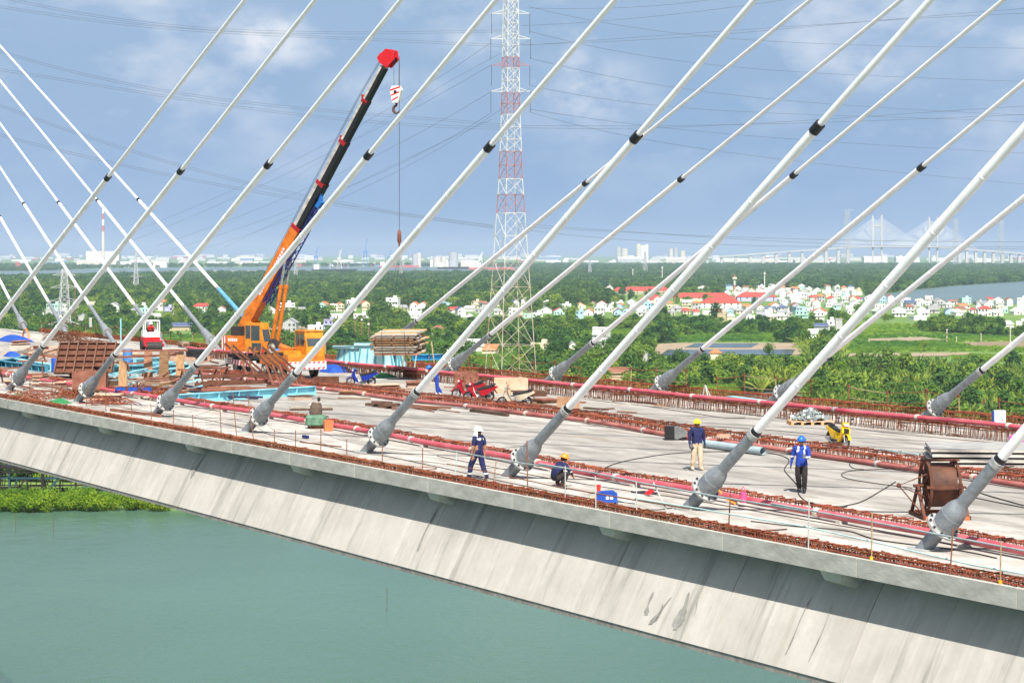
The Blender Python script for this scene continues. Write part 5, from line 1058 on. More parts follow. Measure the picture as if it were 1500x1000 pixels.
# black fan box and grey pipe on the middle strip
s_, v_ = PD(990, 644); bb = empty('blower', DM(s_, v_, .004, wrot(1, -.1)), 'black open-mouthed blower box beside the middle pipe', 'blower')
MB().ab(-.45, -.40, -.25, .25, .05, .55).ab(-.40, -.05, -.25, -.21, .05, .55).ab(-.40, -.05, .21, .25, .05, .55).ab(-.4, -.05, -.21, .21, .05, .09).ab(-.4, -.05, -.21, .21, .51, .55).build('mouth', BBLK, bb, False); MB().prism([(-.05, .06), (.05, .04), (.42, .14), (.45, .36), (.05, .54), (-.05, .54)], -.22, .22).build('housing', mat('housing_grey', (.14, .15, .15), .6, var=.3), bb, False)
for x in (-.35, .3):  MB().lathe((x, -.28, .07), (0, 1, 0), [(0, .07), (.56, .07)], 10).build('roller_wheel', BBLK, bb)
a, b_, L, an = ends(1030, 655, 1118, 667); gpz = empty('grey_pipe', DM(a.x, a.y, .16, an), 'light grey-blue steel pipe lying behind the yellow-helmeted worker', 'pipe'); MB().tube((0, 0, 0), (L, 0, 0), .15, n=18, caps=False).tube((L, 0, 0), (0, 0, 0), .138, n=18, caps=False).build('tube', mat('pipe_greyblue', (.33, .42, .45), .5, var=.12), gpz)
for x in (L * .62, L * .82): MB().lathe((x, -.03, .14), (0, 0, 1), [(0, .06), (.03, .06)], 10).build('port', BBLK, gpz)
onx(1060, 652, MB().ab(-.25, .25, -.12, .12, 0, .12), 'tan_block', PEACH, 'small tan wooden block on the grey-blue pipe', 'block', rot=.3, z=.30)
plank(1290, 672, 1345, 680, .05, .05, PIPEC, 'thin teal bar lying across the middle rebar', .32, None, 'bar')
# orange cable conduit at big anchor
onx(1055, 735, MB().path([(-.5, .1, .45), (0, 0, .30), (.5, -.05, .08), (.9, -.1, .05)], .035, 8), 'orange_conduit', mat('conduit_orange', (.80, .30, .05), .5), 'short orange conduit behind the anchor with the pink lantern', 'conduit', smooth=True)
one(MB().ab(-.4, .4, -.25, .25, 0, .03), 'black_mat', BLKP, 'black rubber mat lying under the pink pipe near the red cloth', 'mat', DM(*PD(945, 722), .003, .1))
s_, v_ = PD(951, 726); one(MB().add([(-.2, -.07, .04), (.16, -.12, .03), (.2, .08, .14), (-.12, .1, .18), (0, 0, .14)], [(0, 1, 4), (1, 2, 4), (2, 3, 4), (3, 0, 4)]), 'red_cloth', RED, 'red cloth draped on the pink pipe end', 'cloth', DM(s_, v_, .02, 0))
# hoses
HOSE = mat('hose_black', (.025, .022, .022), .7)
def hose(pts, r, label, m=HOSE, z=None, n=10):
    P = [Vector((*PD(x, y), (z or r) + .004)) for x, y in pts]; Q = []
    for i in range(len(P) - 1):
        p0, p1, p2, p3 = P[max(0, i - 1)], P[i], P[i + 1], P[min(len(P) - 1, i + 2)]
        for k in range(n):
            t = k / n; Q.append(.5 * ((2 * p1) + (p2 - p0) * t + (2 * p0 - 5 * p1 + 4 * p2 - p3) * t * t + (3 * p1 - p0 - 3 * p2 + p3) * t ** 3))
    Q.append(P[-1]); o = P[0].copy(); return one(MB().path([q - o for q in Q], r, 6), 'hose', m, label, 'hose', MD @ Matrix.Translation(o), None, True)
q = lambda L, x0, y0, k: [(x0 + a / k, y0 + b_ / k) for a, b_ in L]
hose([(875, 692), (900, 680)] + q([(0, 555), (270, 520), (640, 508), (900, 515), (1040, 545), (1080, 580), (1045, 640), (1100, 710), (1140, 760), (1150, 820), (1200, 870), (1300, 905), (1500, 912)], 940, 560, 5) + q([(150, 915), (300, 880), (430, 810), (560, 730)], 1200, 560, 5), .016, 'long thin black hose winding past the blue-helmeted worker to the reel')
hose(q([(680, 775), (300, 725), (170, 690), (205, 655), (400, 640), (640, 635)], 1200, 560, 5), .014, 'thin dark hose making a loop on the deck left of the reel'); hose(q([(330, 640), (250, 630), (222, 600), (258, 575)], 1200, 560, 5), .014, 'short dark hose curl beside the dusty pink pipe')
hose([(1385, 699), (1420, 717), (1460, 730), (1500, 741)], .018, 'dark hose running from behind the reel under the big guide pipe'); hose([(1390, 722), (1440, 732), (1500, 744)], .016, 'second dark hose running from the reel towards the cable foot')
hose([(940, 594), (1000, 603), (1060, 612), (1092, 612)], .014, 'thin dark hose on the far carriageway behind the yellow helmet'); hose([(700, 562), (900, 590), (1100, 608), (1300, 634), (1500, 652)], .012, 'thin dark line laid along the far carriageway'); hose([(930, 620), (1100, 628), (1230, 640)], .012, 'thin dark line crossing the far carriageway near the scooter')
hose([(1100, 764), (1170, 772), (1240, 778), (1290, 792), (1400, 806), (1460, 818)], .016, 'black hose along the deck edge in front of the bright pink pipe'); hose([(560, 667), (640, 684), (740, 706), (850, 728), (930, 738)], .013, 'thin dark hose along the deck edge past the squatting worker'); hose([(640, 668), (720, 684), (800, 700), (900, 716), (1010, 732), (1200, 765), (1350, 790), (1500, 815)], .012, 'long thin dark wire beside the bright pink pipe'); hose([(905, 735), (906, 742), (920, 746), (960, 747), (985, 744)], .013, 'short dark hose trailing from the blue pump unit'); hose([(860, 733), (845, 735), (842, 738), (870, 739)], .012, 'small hose loop at the blue pump unit')
hose([(180, 598), (300, 615), (420, 642), (520, 662)], .012, 'thin dark wire along the river edge among the upright rods'); hose([(575, 680), (600, 683), (640, 686), (610, 690), (585, 688)], .014, 'loose brown wire coil at the river edge', RODM)
b = onx(447, 642, MB().tube((-.18, 0, .07), (.2, .03, .07), .07, n=12), 'blue_canister', mat('canister_navy', (.012, .02, .12), .4), 'small dark blue canister lying in front of the pink pipe', 'canister', smooth=True)
plank(440, 648, 500, 655, .05, .04, RST2, 'thin reddish bar lying at the deck edge by the dark canister', 0, None, 'bar'); plank(163, 602, 235, 611, .16, .13, RST2, 'reddish pipe offcut lying between the second and third anchors', 0, None, 'bar')
# ================================================================== WATER AND LAND
def water_mat(name, col, rough, sc, st):
    m = bpy.data.materials.new(name); m.use_nodes = True; N = m.node_tree.nodes; L = m.node_tree.links; b = N['Principled BSDF']
    b.inputs['Roughness'].default_value = rough; b.inputs['IOR'].default_value = 1.33; b.inputs['Specular IOR Level'].default_value = .28
    g = N.new('ShaderNodeNewGeometry'); mp = N.new('ShaderNodeMapping'); L.new(g.outputs['Position'], mp.inputs[0]); mp.inputs['Scale'].default_value = st
    n = N.new('ShaderNodeTexNoise'); L.new(mp.outputs[0], n.inputs[0]); n.inputs['Scale'].default_value = sc; n.inputs['Detail'].default_value = 6
    n2 = N.new('ShaderNodeTexNoise'); L.new(mp.outputs[0], n2.inputs[0]); n2.inputs['Scale'].default_value = sc * .03; n2.inputs['Detail'].default_value = 3
    rp = N.new('ShaderNodeValToRGB'); L.new(n2.outputs[0], rp.inputs[0]); rp.color_ramp.elements[0].position = .3; rp.color_ramp.elements[1].position = .7
    rp.color_ramp.elements[0].color = (*[c * .88 for c in col], 1); rp.color_ramp.elements[1].color = (*[c * 1.1 for c in col], 1); L.new(rp.outputs[0], b.inputs['Base Color'])
    n4 = N.new('ShaderNodeTexNoise'); L.new(mp.outputs[0], n4.inputs[0]); n4.inputs['Scale'].default_value = sc * .22; n4.inputs['Detail'].default_value = 5
    am = N.new('ShaderNodeMath'); am.operation = 'MULTIPLY_ADD'; L.new(n4.outputs[0], am.inputs[0]); am.inputs[1].default_value = 2.2; L.new(n.outputs[0], am.inputs[2]); n = am
    bp = N.new('ShaderNodeBump'); bp.inputs['Strength'].default_value = .9; bp.inputs['Distance'].default_value = .2; L.new(n.outputs[0], bp.inputs['Height']); L.new(bp.outputs[0], b.inputs['Normal']); return m
RIV = water_mat('river_water', (.064, .132, .092), .24, .55, (1, .6, 1)); FRIV = water_mat('far_water', (.10, .155, .15), .3, .05, (1, 1, 1)); PONDM = water_mat('pond_water', (.05, .06, .07), .12, .3, (1, 1, 1))
def sheet(name, pts, m, z, kind='structure'):
    b = MB(); b.add([(p[0], p[1], z) for p in pts], [tuple(range(len(pts)))]); o = b.build(name, m, None, False)
    if o.data.polygons[0].normal.z < 0: o.data.flip_normals()
    return tag(o, kind=kind)
sheet('river', [(-9000, -4000), (9000, -4000), (9000, 1100), (-9000, 1100)], RIV, ZW)
GRD = mat('ground_green', (.08, .17, .025), .95, scale=.012, col2=(.16, .25, .05), detail=9)
rs = random.Random(3)
shore = [(-9000, 800)]
x = -900
while x < 1400: shore.append((x, PG(80, 738, ZW).y + 9 * math.sin(x * .03) + 5 * math.sin(x * .11 + 1) + rs.uniform(-2, 2) + max(0, x - 200) * .05)); x += 9
shore += [(9000, 900)]
b = MB(); n = len(shore)
vs = [(p[0], p[1], ZW - .5) for p in shore] + [(p[0], p[1] + 1.5, ZG) for p in shore] + [(-30000, 45000, ZG), (30000, 45000, ZG)]
fs = [(i, i + 1, n + i + 1, n + i) for i in range(n - 1)] + [tuple(range(n, 2 * n)) + (2 * n + 1, 2 * n)]
b.add(vs, fs); tag(b.build('land', GRD, None, False), kind='structure')
def pxpoly(L): return [tuple(PG(x, y))[:2] for x, y in L]
DIRT = mat('dirt_tan', (.24, .18, .115), .95, scale=.08, col2=(.36, .285, .20)); FIELD = mat('field_grass', (.12, .25, .03), .95, scale=.05, col2=(.20, .33, .06), detail=9)
CLR = []
def clearing(name, L, m, z, mask=True):
    sheet(name, pxpoly(L), m, z)
    if mask: CLR.append(L)
clearing('dirt_yard', [(960, 504), (1000, 502.5), (1165, 502.5), (1188, 520), (955, 520)], DIRT, ZG + .2)
clearing('pond', [(1018, 503.5), (1112, 503.5), (1100, 509.5), (1003, 509.5)], PONDM, ZG + .4); clearing('pond', [(978, 513), (1165, 512.5), (1160, 520), (966, 521)], PONDM, ZG + .4)
clearing('grass_field', [(1245, 488), (1345, 486), (1520, 496), (1520, 516), (1400, 514), (1235, 517)], FIELD, ZG + .2)
clearing('dirt_track', [(1272, 497), (1350, 494), (1390, 499), (1270, 501)], DIRT, ZG + .4); clearing('dirt_track', [(1232, 519), (1420, 517), (1420, 522), (1232, 524)], DIRT, ZG + .4); clearing('dirt_track', [(1400, 502), (1520, 500), (1520, 510), (1430, 508)], mat('dirt_brown', (.22, .17, .10), .95, var=.3, scale=.1), ZG + .4)
clearing('creek', [(1085, 577), (1172, 573), (1192, 592), (1100, 598)], water_mat('creek_water', (.16, .17, .16), .2, .3, (1, 1, 1)), ZG + .3)
clearing('grass_field', [(222, 493), (300, 490), (330, 504), (225, 508)], FIELD, ZG + .2); clearing('dirt_yard', [(385, 478), (470, 477), (474, 482), (388, 484)], DIRT, ZG + .2)
for P in ([(1215, 478), (1330, 474), (1350, 486), (1240, 489)], [(990, 492), (1130, 490), (1140, 500), (985, 501)], [(980, 572), (1090, 562), (1085, 575), (1000, 592)], [(690, 522), (760, 518), (770, 532), (700, 537)], [(860, 484), (930, 482), (940, 490), (850, 493)], [(1390, 520), (1520, 522), (1520, 530), (1400, 529)]): clearing('grass_field', P, FIELD, ZG + .2)
clearing('far_river', [(1225, 440), (1290, 431), (1345, 424), (1400, 418.5), (1500, 412), (1720, 405), (1900, 404), (1900, 440), (1500, 446), (1400, 443)], FRIV, ZG + .3)
clearing('far_river', [(-250, 398.5), (60, 396.5), (150, 393), (300, 391.5), (450, 390.5), (700, 390.5), (770, 391), (770, 399), (560, 401.5), (430, 401), (300, 401.5), (150, 404), (60, 407), (-250, 411)], FRIV, ZG + .3)
def inpoly(x, y, P):
    c = False; j = len(P) - 1
    for i in range(len(P)):
        if (P[i][1] > y) != (P[j][1] > y) and x < (P[j][0] - P[i][0]) * (y - P[i][1]) / (P[j][1] - P[i][1]) + P[i][0]: c = not c
        j = i
    return c
# ================================================================== HOUSES
WALLS = {'white': (.74, .74, .72), 'cream': (.62, .54, .40), 'pale blue': (.36, .52, .68), 'mint': (.42, .66, .58), 'grey': (.40, .40, .40), 'lilac': (.42, .42, .66), 'tan': (.48, .38, .26)}
ROOFS = {'red': (.40, .055, .04), 'orange': (.52, .17, .06), 'slate': (.07, .10, .19), 'grey': (.28, .29, .30), 'brown': (.24, .10, .06), 'white': (.66, .66, .64), 'green': (.10, .25, .20)}
for k, c in WALLS.items(): WALLS[k] = mat('wall_' + k.replace(' ', '_'), c, .85, var=.10, scale=.35)
for k, c in ROOFS.items(): ROOFS[k] = mat('roof_' + k.replace(' ', '_'), c, .8, var=.22, scale=.5)
WIN = mat('house_glass', (.03, .04, .05), .15, var=.3, spec=.7); DOORM = mat('door_brown', (.12, .06, .03), .7); TRIM = mat('trim_white', (.66, .65, .62), .8, var=.08)
HR = []; hr = random.Random(11)
NUM = {1: 'one-storey', 2: 'two-storey', 3: 'three-storey', 4: 'four-storey'}
winmesh = {}
def window_mesh(w, h):
    k = (round(w, 1), round(h, 1))
    if k not in winmesh: winmesh[k] = (MB().ab(-w / 2, w / 2, -.06, .0, 0, h).mesh('window', WIN, False), MB().ab(-w / 2 - .1, w / 2 + .1, -.16, -.0, -.14, -.002).mesh('sill', TRIM, False))
    return winmesh[k]
def house(px, py, wpx, st, roof, wall, rcol, place, group, label=None, deep=None, detail=True, rot=None, hpx=None, name='house'):
    g = GS(py); w = wpx / g; p = PG(px, py); h = (hpx / g) if hpx else st * 3.1 * .82 * KS; d = deep or hr.uniform(7, 11)
    rz = hr.uniform(-.35, .35) if rot is None else rot
    lb = label or f'{wall} {NUM[st]} house with ' + ({'flat': 'flat roof', 'gable': f'{rcol} gable roof', 'hip': f'{rcol} hipped roof', 'shed': f'{rcol} sloping roof'}[roof]) + ' ' + place
    rt = empty(name, Matrix.Translation(p) @ Matrix.Rotation(rz, 4, 'Z'), lb, 'house' if name == 'house' else 'building', group)
    MB().ab(-w / 2, w / 2, 0, d, 0, h).build('wall', WALLS[wall], rt, False)
    rm = ROOFS[rcol]
    if roof == 'flat':
        r_ = MB().ab(-w / 2 - .25, w / 2 + .25, -.25, d + .25, h, h + .25).build('roof', WALLS[wall] if rcol == 'white' else rm, rt, False)
        MB().ab(-w / 2, w / 2, 0, .2, h + .252, h + .85).ab(-w / 2, -w / 2 + .2, .2, d, h + .252, h + .85).ab(w / 2 - .2, w / 2, .2, d, h + .252, h + .85).build('parapet', WALLS[wall], r_, False)
        if hr.random() < .6: MB().ab(w * .05, w * .05 + min(3, w * .4), d * .35, d * .35 + 3, h + .252, h + 2.7).build('stair_hut', WALLS[wall], r_, False)
        if hr.random() < .3: MB().lathe((-w * .2, d * .5, h + 1.0), (0, 0, 1), [(0, .6), (1.3, .6)], 10).build('water_tank', CHR, r_)
    elif roof == 'gable':
        rh = min(w, 9) * .36; e = .4
        b = MB(); b.add([(-w / 2 - e, -e, h), (w / 2 + e, -e, h), (0, -e, h + rh), (-w / 2 - e, d + e, h), (w / 2 + e, d + e, h), (0, d + e, h + rh), (-w / 2 - e, -e, h + .15), (w / 2 + e, -e, h + .15), (0, -e, h + rh + .18), (-w / 2 - e, d + e, h + .15), (w / 2 + e, d + e, h + .15), (0, d + e, h + rh + .18)], [(6, 8, 11, 9), (8, 7, 10, 11), (0, 3, 5, 2), (2, 5, 4, 1), (0, 2, 8, 6), (2, 1, 7, 8), (0, 6, 9, 3), (1, 4, 10, 7)]); b.build('roof', rm, rt, False)
        MB().add([(-w / 2, .0, h), (w / 2, .0, h), (0, .0, h + rh)], [(0, 1, 2)]).build('gable_wall', WALLS[wall], rt, False)
    elif roof == 'hip':
        rh = d * .36 if name == 'school_block' else min(d, w, 9) * .34; e = .5; k = min(d, w) / 2
        MB().add([(-w / 2 - e, -e, h), (w / 2 + e, -e, h), (w / 2 + e, d + e, h), (-w / 2 - e, d + e, h), (-w / 2 + k, d / 2, h + rh), (w / 2 - k + .01, d / 2, h + rh)], [(0, 1, 5, 4), (1, 2, 5), (2, 3, 4, 5), (3, 0, 4), (0, 3, 2, 1)]).build('roof', rm, rt, False)
    else:
        MB().add([(-w / 2 - .4, -.6, h - .5), (w / 2 + .4, -.6, h - .5), (w / 2 + .4, d + .3, h + d * .22), (-w / 2 - .4, d + .3, h + d * .22), (-w / 2 - .4, -.6, h - .35), (w / 2 + .4, -.6, h - .35), (w / 2 + .4, d + .3, h + d * .22 + .15), (-w / 2 - .4, d + .3, h + d * .22 + .15)], [(0, 3, 2, 1), (4, 5, 6, 7), (0, 1, 5, 4), (1, 2, 6, 5), (2, 3, 7, 6), (3, 0, 4, 7)]).build('roof', rm, rt, False)
    if detail:
        n = max(1, min(6, int(w / 2.8))); sh_ = h / st
        for f in range(st):
            for i in range(n):
                if hr.random() < .4: continue
                x = -w / 2 + (i + .5) * w / n; wm_, sm_ = window_mesh(min(1.5, w / n * .5), 1.5)
                if f == 0 and i == n // 2: MB().ab(x - .6, x + .6, -.07, -.001, 0, 2.3).build('door', DOORM, rt, False); continue
                q = link(wm_, 'window', rt, Matrix.Translation((x, -.001, f * sh_ + sh_ * .32)))
                if wpx > 17: link(sm_, 'sill', q)
            if st > 1 and f > 0 and hr.random() < .5: MB().ab(-w / 2 - .1, w / 2 + .1, -.9, -.002, f * sh_ - .15, f * sh_).ab(-w / 2 - .1, w / 2 + .1, -.9, -.82, f * sh_ + .001, f * sh_ + .8).build('balcony', WALLS[wall], rt, False)
    HR.append((px - wpx / 2 - 1, px + wpx / 2 + 1, py - h * g, py)); return rt
V1, V2, V3, V4 = 'houses behind the left anchors', 'houses in the row beyond the crane', 'houses of the river village', 'scattered houses in the greenery'
# rows read off the photograph: x, ground row, width, storeys, roof, wall, roof colour
for a in [(56, 461, 16, 1, 'gable', 'white', 'grey'), (78, 456, 22, 2, 'flat', 'mint', 'white'), (103, 457, 28, 2, 'flat', 'white', 'white'), (136, 452, 12, 2, 'flat', 'cream', 'white'), (165, 458, 19, 2, 'gable', 'white', 'grey'), (122, 470, 16, 1, 'gable', 'grey', 'grey'), (210, 463, 14, 2, 'flat', 'mint', 'white'), (233, 455, 11, 2, 'flat', 'white', 'white'), (247, 461, 12, 2, 'flat', 'lilac', 'white'), (259, 462, 11, 3, 'flat', 'cream', 'white'), (291, 459, 19, 2, 'hip', 'white', 'red'), (226, 468, 20, 1, 'shed', 'white', 'white')]:
    house(*a, 'among trees behind the left anchors', V1)
house(266, 484, 36, 1, 'shed', 'tan', 'slate', '', V1, 'long low shed with slate blue roof behind the roller', deep=10, detail=False, rot=.05)
for a in [(398, 459, 14, 1, 'gable', 'white', 'grey'), (420, 460, 23, 3, 'flat', 'white', 'white'), (440, 458, 18, 1, 'shed', 'cream', 'grey'), (472, 456, 13, 2, 'gable', 'mint', 'orange'), (489, 456, 11, 2, 'flat', 'white', 'white'), (500, 456, 9, 2, 'gable', 'cream', 'orange'), (515, 455, 14, 3, 'flat', 'white', 'white'), (536, 454, 12, 2, 'gable', 'cream', 'orange'), (549, 450, 9, 1, 'gable', 'white', 'red'), (574, 457, 18, 4, 'flat', 'white', 'white'), (592, 455, 12, 1, 'shed', 'grey', 'grey'), (606, 456, 12, 2, 'gable', 'white', 'orange'), (619, 457, 16, 2, 'gable', 'white', 'orange'), (663, 458, 18, 1, 'shed', 'white', 'red'), (685, 456, 15, 1, 'shed', 'white', 'white'), (697, 451, 14, 2, 'flat', 'cream', 'brown'), (800, 459, 16, 1, 'gable', 'white', 'grey'), (820, 461, 18, 1, 'gable', 'mint', 'red'), (830, 456, 14, 2, 'flat', 'white', 'white'), (492, 466, 20, 1, 'flat', 'white', 'white'), (530, 466, 24, 1, 'flat', 'white', 'white'), (611, 466, 20, 1, 'shed', 'white', 'white'), (850, 452, 16, 1, 'gable', 'cream', 'orange'), (862, 462, 14, 1, 'gable', 'white', 'orange'), (752, 462, 14, 2, 'flat', 'white', 'grey'), (732, 460, 16, 1, 'shed', 'white', 'grey')]:
    house(*a, 'in the row beyond the crane', V2)
house(424, 486, 20, 2, 'gable', 'grey', 'grey', '', V4, 'pale grey barn with light gable roof right of the crane boom foot'); house(481, 482, 14, 2, 'flat', 'lilac', 'brown', '', V4, 'lilac-grey two-storey block with brown flat roof behind the driver cab'); house(462, 484, 22, 1, 'flat', 'white', 'white', '', V4, 'low white flat-roofed shed beside the lilac-grey block')
house(642, 490, 27, 1, 'hip', 'grey', 'brown', '', V4, 'long shed with brown hipped roof right of the plank bundle', detail=False, rot=.05); house(688, 514, 42, 1, 'shed', 'white', 'white', '', V4, 'big white metal-roofed shed at the lattice tower foot', deep=14, detail=False, rot=.1); house(716, 520, 20, 1, 'shed', 'cream', 'orange', '', V4, 'orange-roofed lean-to at the lattice tower foot', detail=False); house(790, 512, 26, 1, 'flat', 'cream', 'white', '', V4, 'low cream walled yard building right of the lattice tower', detail=False)
house(878, 517, 21, 4, 'flat', 'white', 'white', '', V4, 'slim white four-storey house standing alone in the trees', hpx=36, deep=8, rot=-.35); house(840, 514, 15, 1, 'gable', 'white', 'grey', '', V4, 'small white cottage beside the slim four-storey house'); house(945, 530, 16, 1, 'gable', 'grey', 'white', '', V4, 'small white-roofed hut in the trees below the pond'); house(1049, 526, 17, 1, 'hip', 'cream', 'orange', '', V4, 'small hut with orange hipped roof below the dark pond', detail=False); house(906, 556, 28, 1, 'shed', 'tan', 'brown', '', V4, 'brown thatched hut close behind the land edge railing', detail=False)
house(1057, 473, 12, 2, 'flat', 'tan', 'white', '', V4, 'tan concrete block with white top at the village edge', hpx=13, detail=False); house(1217, 483, 11, 2, 'flat', 'white', 'white', '', V4, 'white rendered cube beside the grey cube in the scrub', hpx=13, rot=.0); house(1229, 483, 10, 2, 'flat', 'grey', 'grey', '', V4, 'grey unplastered cube house in the scrub', hpx=15, detail=False, rot=.0); house(1203, 484, 20, 1, 'shed', 'grey', 'slate', '', V4, 'low slate-roofed shed beside the white cube', detail=False); house(1190, 495, 14, 1, 'shed', 'white', 'white', '', V4, 'white metal-roofed hut at the field edge', detail=False); house(1348, 469, 20, 1, 'flat', 'white', 'white', '', V4, 'long low white wall building at the right village edge', detail=False); house(1496, 478, 14, 1, 'flat', 'white', 'white', '', V4, 'white cottage half in the palms at the right', detail=False); house(1128, 544, 1, 1, 'flat', 'grey', 'grey', '', V4, 'tiny grey pump house in the scrub', deep=1, detail=False); house(1478, 480, 14, 1, 'shed', 'white', 'white', '', V4, 'low white shed under the palms at the right', detail=False)
# school: long red hipped roofs
def school(x0, x1, yb, label, hp=5, col='red', wall='cream'):
    house((x0 + x1) / 2, yb, x1 - x0, 2, 'hip', wall, col, '', 'school blocks with long red roofs', label, deep=16, rot=.02, hpx=hp, name='school_block')
school(898, 983, 431, 'long cream school block with red roof, the one at the back'); school(938, 974, 444, 'short red-roofed school block in front of the back one', 5); school(988, 1074, 441, 'longest red-roofed school block with dark arcade'); school(1080, 1138, 441, 'red-roofed school block beside the red and white mast', 6, wall='lilac'); school(1027, 1086, 452, 'lower red-roofed school block in front of the mast', 8, wall='white'); school(1040, 1062, 447, 'cream school pavilion between the long red roofs', 6)
for a in [(1010, 420, 18, 2, 'flat', 'pale blue', 'red'), (1030, 424, 20, 1, 'gable', 'white', 'red'), (885, 419, 20, 1, 'shed', 'white', 'white'), (915, 416, 18, 1, 'shed', 'grey', 'white'), (893, 424, 10, 1, 'gable', 'white', 'brown')]: house(*a, 'beside the school', V3)
cols = ['white'] * 12 + ['cream', 'pale blue', 'mint', 'grey', 'grey', 'white', 'cream']; rc = ['white', 'grey', 'red', 'orange', 'grey', 'slate', 'red', 'brown', 'white']
def scatter_houses(n, fx, fy, w, place, grp, st=(1, 1, 1, 2, 2)):
    k = 0; tries = 0
    while k < n and tries < n * 40:
        tries += 1; x, y = fx(), fy(); y = y(x) if callable(y) else y; ww = hr.uniform(*w) * GS(y) / 1.7
        if any(abs(x - (a + b_) / 2) < (b_ - a) / 2 + ww * .38 and abs(y - d) < 3.2 for a, b_, c, d in HR): continue
        if any(inpoly(x, y, P) for P in CLR): continue
        tp = 6.4 * GS(y)
        if any(abs(x - (a + b_) / 2) < (b_ - a) / 2 + ww * .3 and d < y and y - tp < d - (d - c) * .35 for a, b_, c, d in HR) and hr.random() < .8: continue
        r_ = hr.choice(['flat', 'flat', 'flat', 'gable', 'gable', 'hip', 'shed']); house(x, y, ww, hr.choice(st), r_, hr.choice(cols), hr.choice(rc) if r_ != 'flat' else 'white', place, grp, detail=(ww > 10)); k += 1
scatter_houses(80, lambda: hr.uniform(1130, 1530), lambda: hr.uniform(437, 461), (11, 21), 'in the village by the grey river', V3)
scatter_houses(42, lambda: hr.uniform(1060, 1260), lambda: hr.uniform(424, 437), (10, 18), 'in the village edge behind the school', V3)
scatter_houses(32, lambda: hr.uniform(868, 1060), lambda: hr.uniform(447, 464), (10, 18), 'in the village in front of the school', V3)
scatter_houses(20, lambda: hr.uniform(1060, 1200), lambda: hr.uniform(455, 469), (11, 19), 'at the near edge of the village', V3, (1, 1, 2))
scatter_houses(16, lambda: hr.uniform(630, 868), lambda: hr.uniform(446, 470), (9, 15), 'beyond the lattice tower', V2)
scatter_houses(10, lambda: hr.uniform(20, 330), lambda: hr.uniform(450, 466), (9, 15), 'left of the crane', V1)
scatter_houses(8, lambda: hr.uniform(1240, 1500), lambda: hr.uniform(458, 464), (14, 24), 'facing the scrub', V3)
# ================================================================== VEGETATION
def leaf_mat(name, c0, c1, rnd=.35):
    m = mat(name, c0, .7, scale=.35, col2=c1, rnd=rnd, spec=.25); N = m.node_tree.nodes; L = m.node_tree.links; b = N['Principled BSDF']
    g = N.new('ShaderNodeNewGeometry'); n1 = N.new('ShaderNodeTexNoise'); n1.inputs['Scale'].default_value = .009; n1.inputs['Detail'].default_value = 6; L.new(g.outputs['Position'], n1.inputs[0])
    rr_ = N.new('ShaderNodeMapRange'); L.new(n1.outputs[0], rr_.inputs[0]); rr_.inputs[1].default_value = .38; rr_.inputs[2].default_value = .62
    mc = N.new('ShaderNodeMix'); mc.data_type = 'RGBA'; mc.blend_type = 'MULTIPLY'; mc.inputs[0].default_value = 1.0; ml = N.new('ShaderNodeMix'); ml.data_type = 'RGBA'; L.new(rr_.outputs[0], ml.inputs[0]); ml.inputs[6].default_value = (.78, .90, .85, 1); ml.inputs[7].default_value = (1.85, 1.42, .85, 1)
    L.new(b.inputs['Base Color'].links[0].from_socket, mc.inputs[6]); L.new(ml.outputs[2], mc.inputs[7]); L.new(mc.outputs[2], b.inputs['Base Color'])
    tr = N.new('ShaderNodeBsdfTranslucent'); mx = N.new('ShaderNodeMixShader'); mx.inputs[0].default_value = .38; src = b.inputs['Base Color'].links[0].from_socket
    L.new(src, tr.inputs[0]); L.new(b.outputs[0], mx.inputs[1]); L.new(tr.outputs[0], mx.inputs[2]); L.new(mx.outputs[0], N['Material Output'].inputs[0]); return m
LEAF = leaf_mat('leaf_green', (.062, .155, .020), (.145, .265, .042)); LEAFD = leaf_mat('leaf_dark', (.032, .105, .024), (.085, .185, .040)); PALM = leaf_mat('leaf_palm', (.080, .170, .025), (.185, .275, .06), .45); LEAFB = leaf_mat('leaf_bright', (.10, .22, .015), (.19, .32, .03), .25); DRYP = leaf_mat('leaf_dry', (.16, .10, .04), (.26, .17, .08), .3); FARF = leaf_mat('leaf_far', (.030, .098, .030), (.075, .170, .05), .3); BARK = mat('bark', (.12, .09, .06), .9, var=.3)
tr_ = random.Random(5)
def crown_mb(rx, rz, zc, n, q, lobes=6, flat=.0):
    b = MB(); L = []
    for i in range(lobes): a = tr_.uniform(0, 6.28); r_ = tr_.uniform(.2, .62); L.append((Vector((rx * r_ * math.cos(a), rx * r_ * math.sin(a), zc + rz * tr_.uniform(-.45, .55))), tr_.uniform(.42, .68)))
    for i in range(n):
        c, k = tr_.choice(L); d = Vector((tr_.gauss(0, 1), tr_.gauss(0, 1), tr_.gauss(0, 1))).normalized(); rr = tr_.uniform(.55, 1.05) ** .6
        p = c + Vector((d.x * rx * k * rr, d.y * rx * k * rr, d.z * rz * k * rr))
        nn = (d + Vector((tr_.uniform(-.7, .7), tr_.uniform(-.7, .7), tr_.uniform(-.2, .9)))).normalized(); x, y = perp(nn); s = q * tr_.uniform(.6, 1.35); a = tr_.uniform(0, 6.28)
        e1 = (x * math.cos(a) + y * math.sin(a)) * s; e2 = (y * math.cos(a) - x * math.sin(a)) * s * tr_.uniform(.6, 1)
        b.add([p - e1, p - e2 * .6 + nn * s * .15, p + e1, p + e2 * .6 + nn * s * .15], [(0, 1, 2, 3)])
    return b
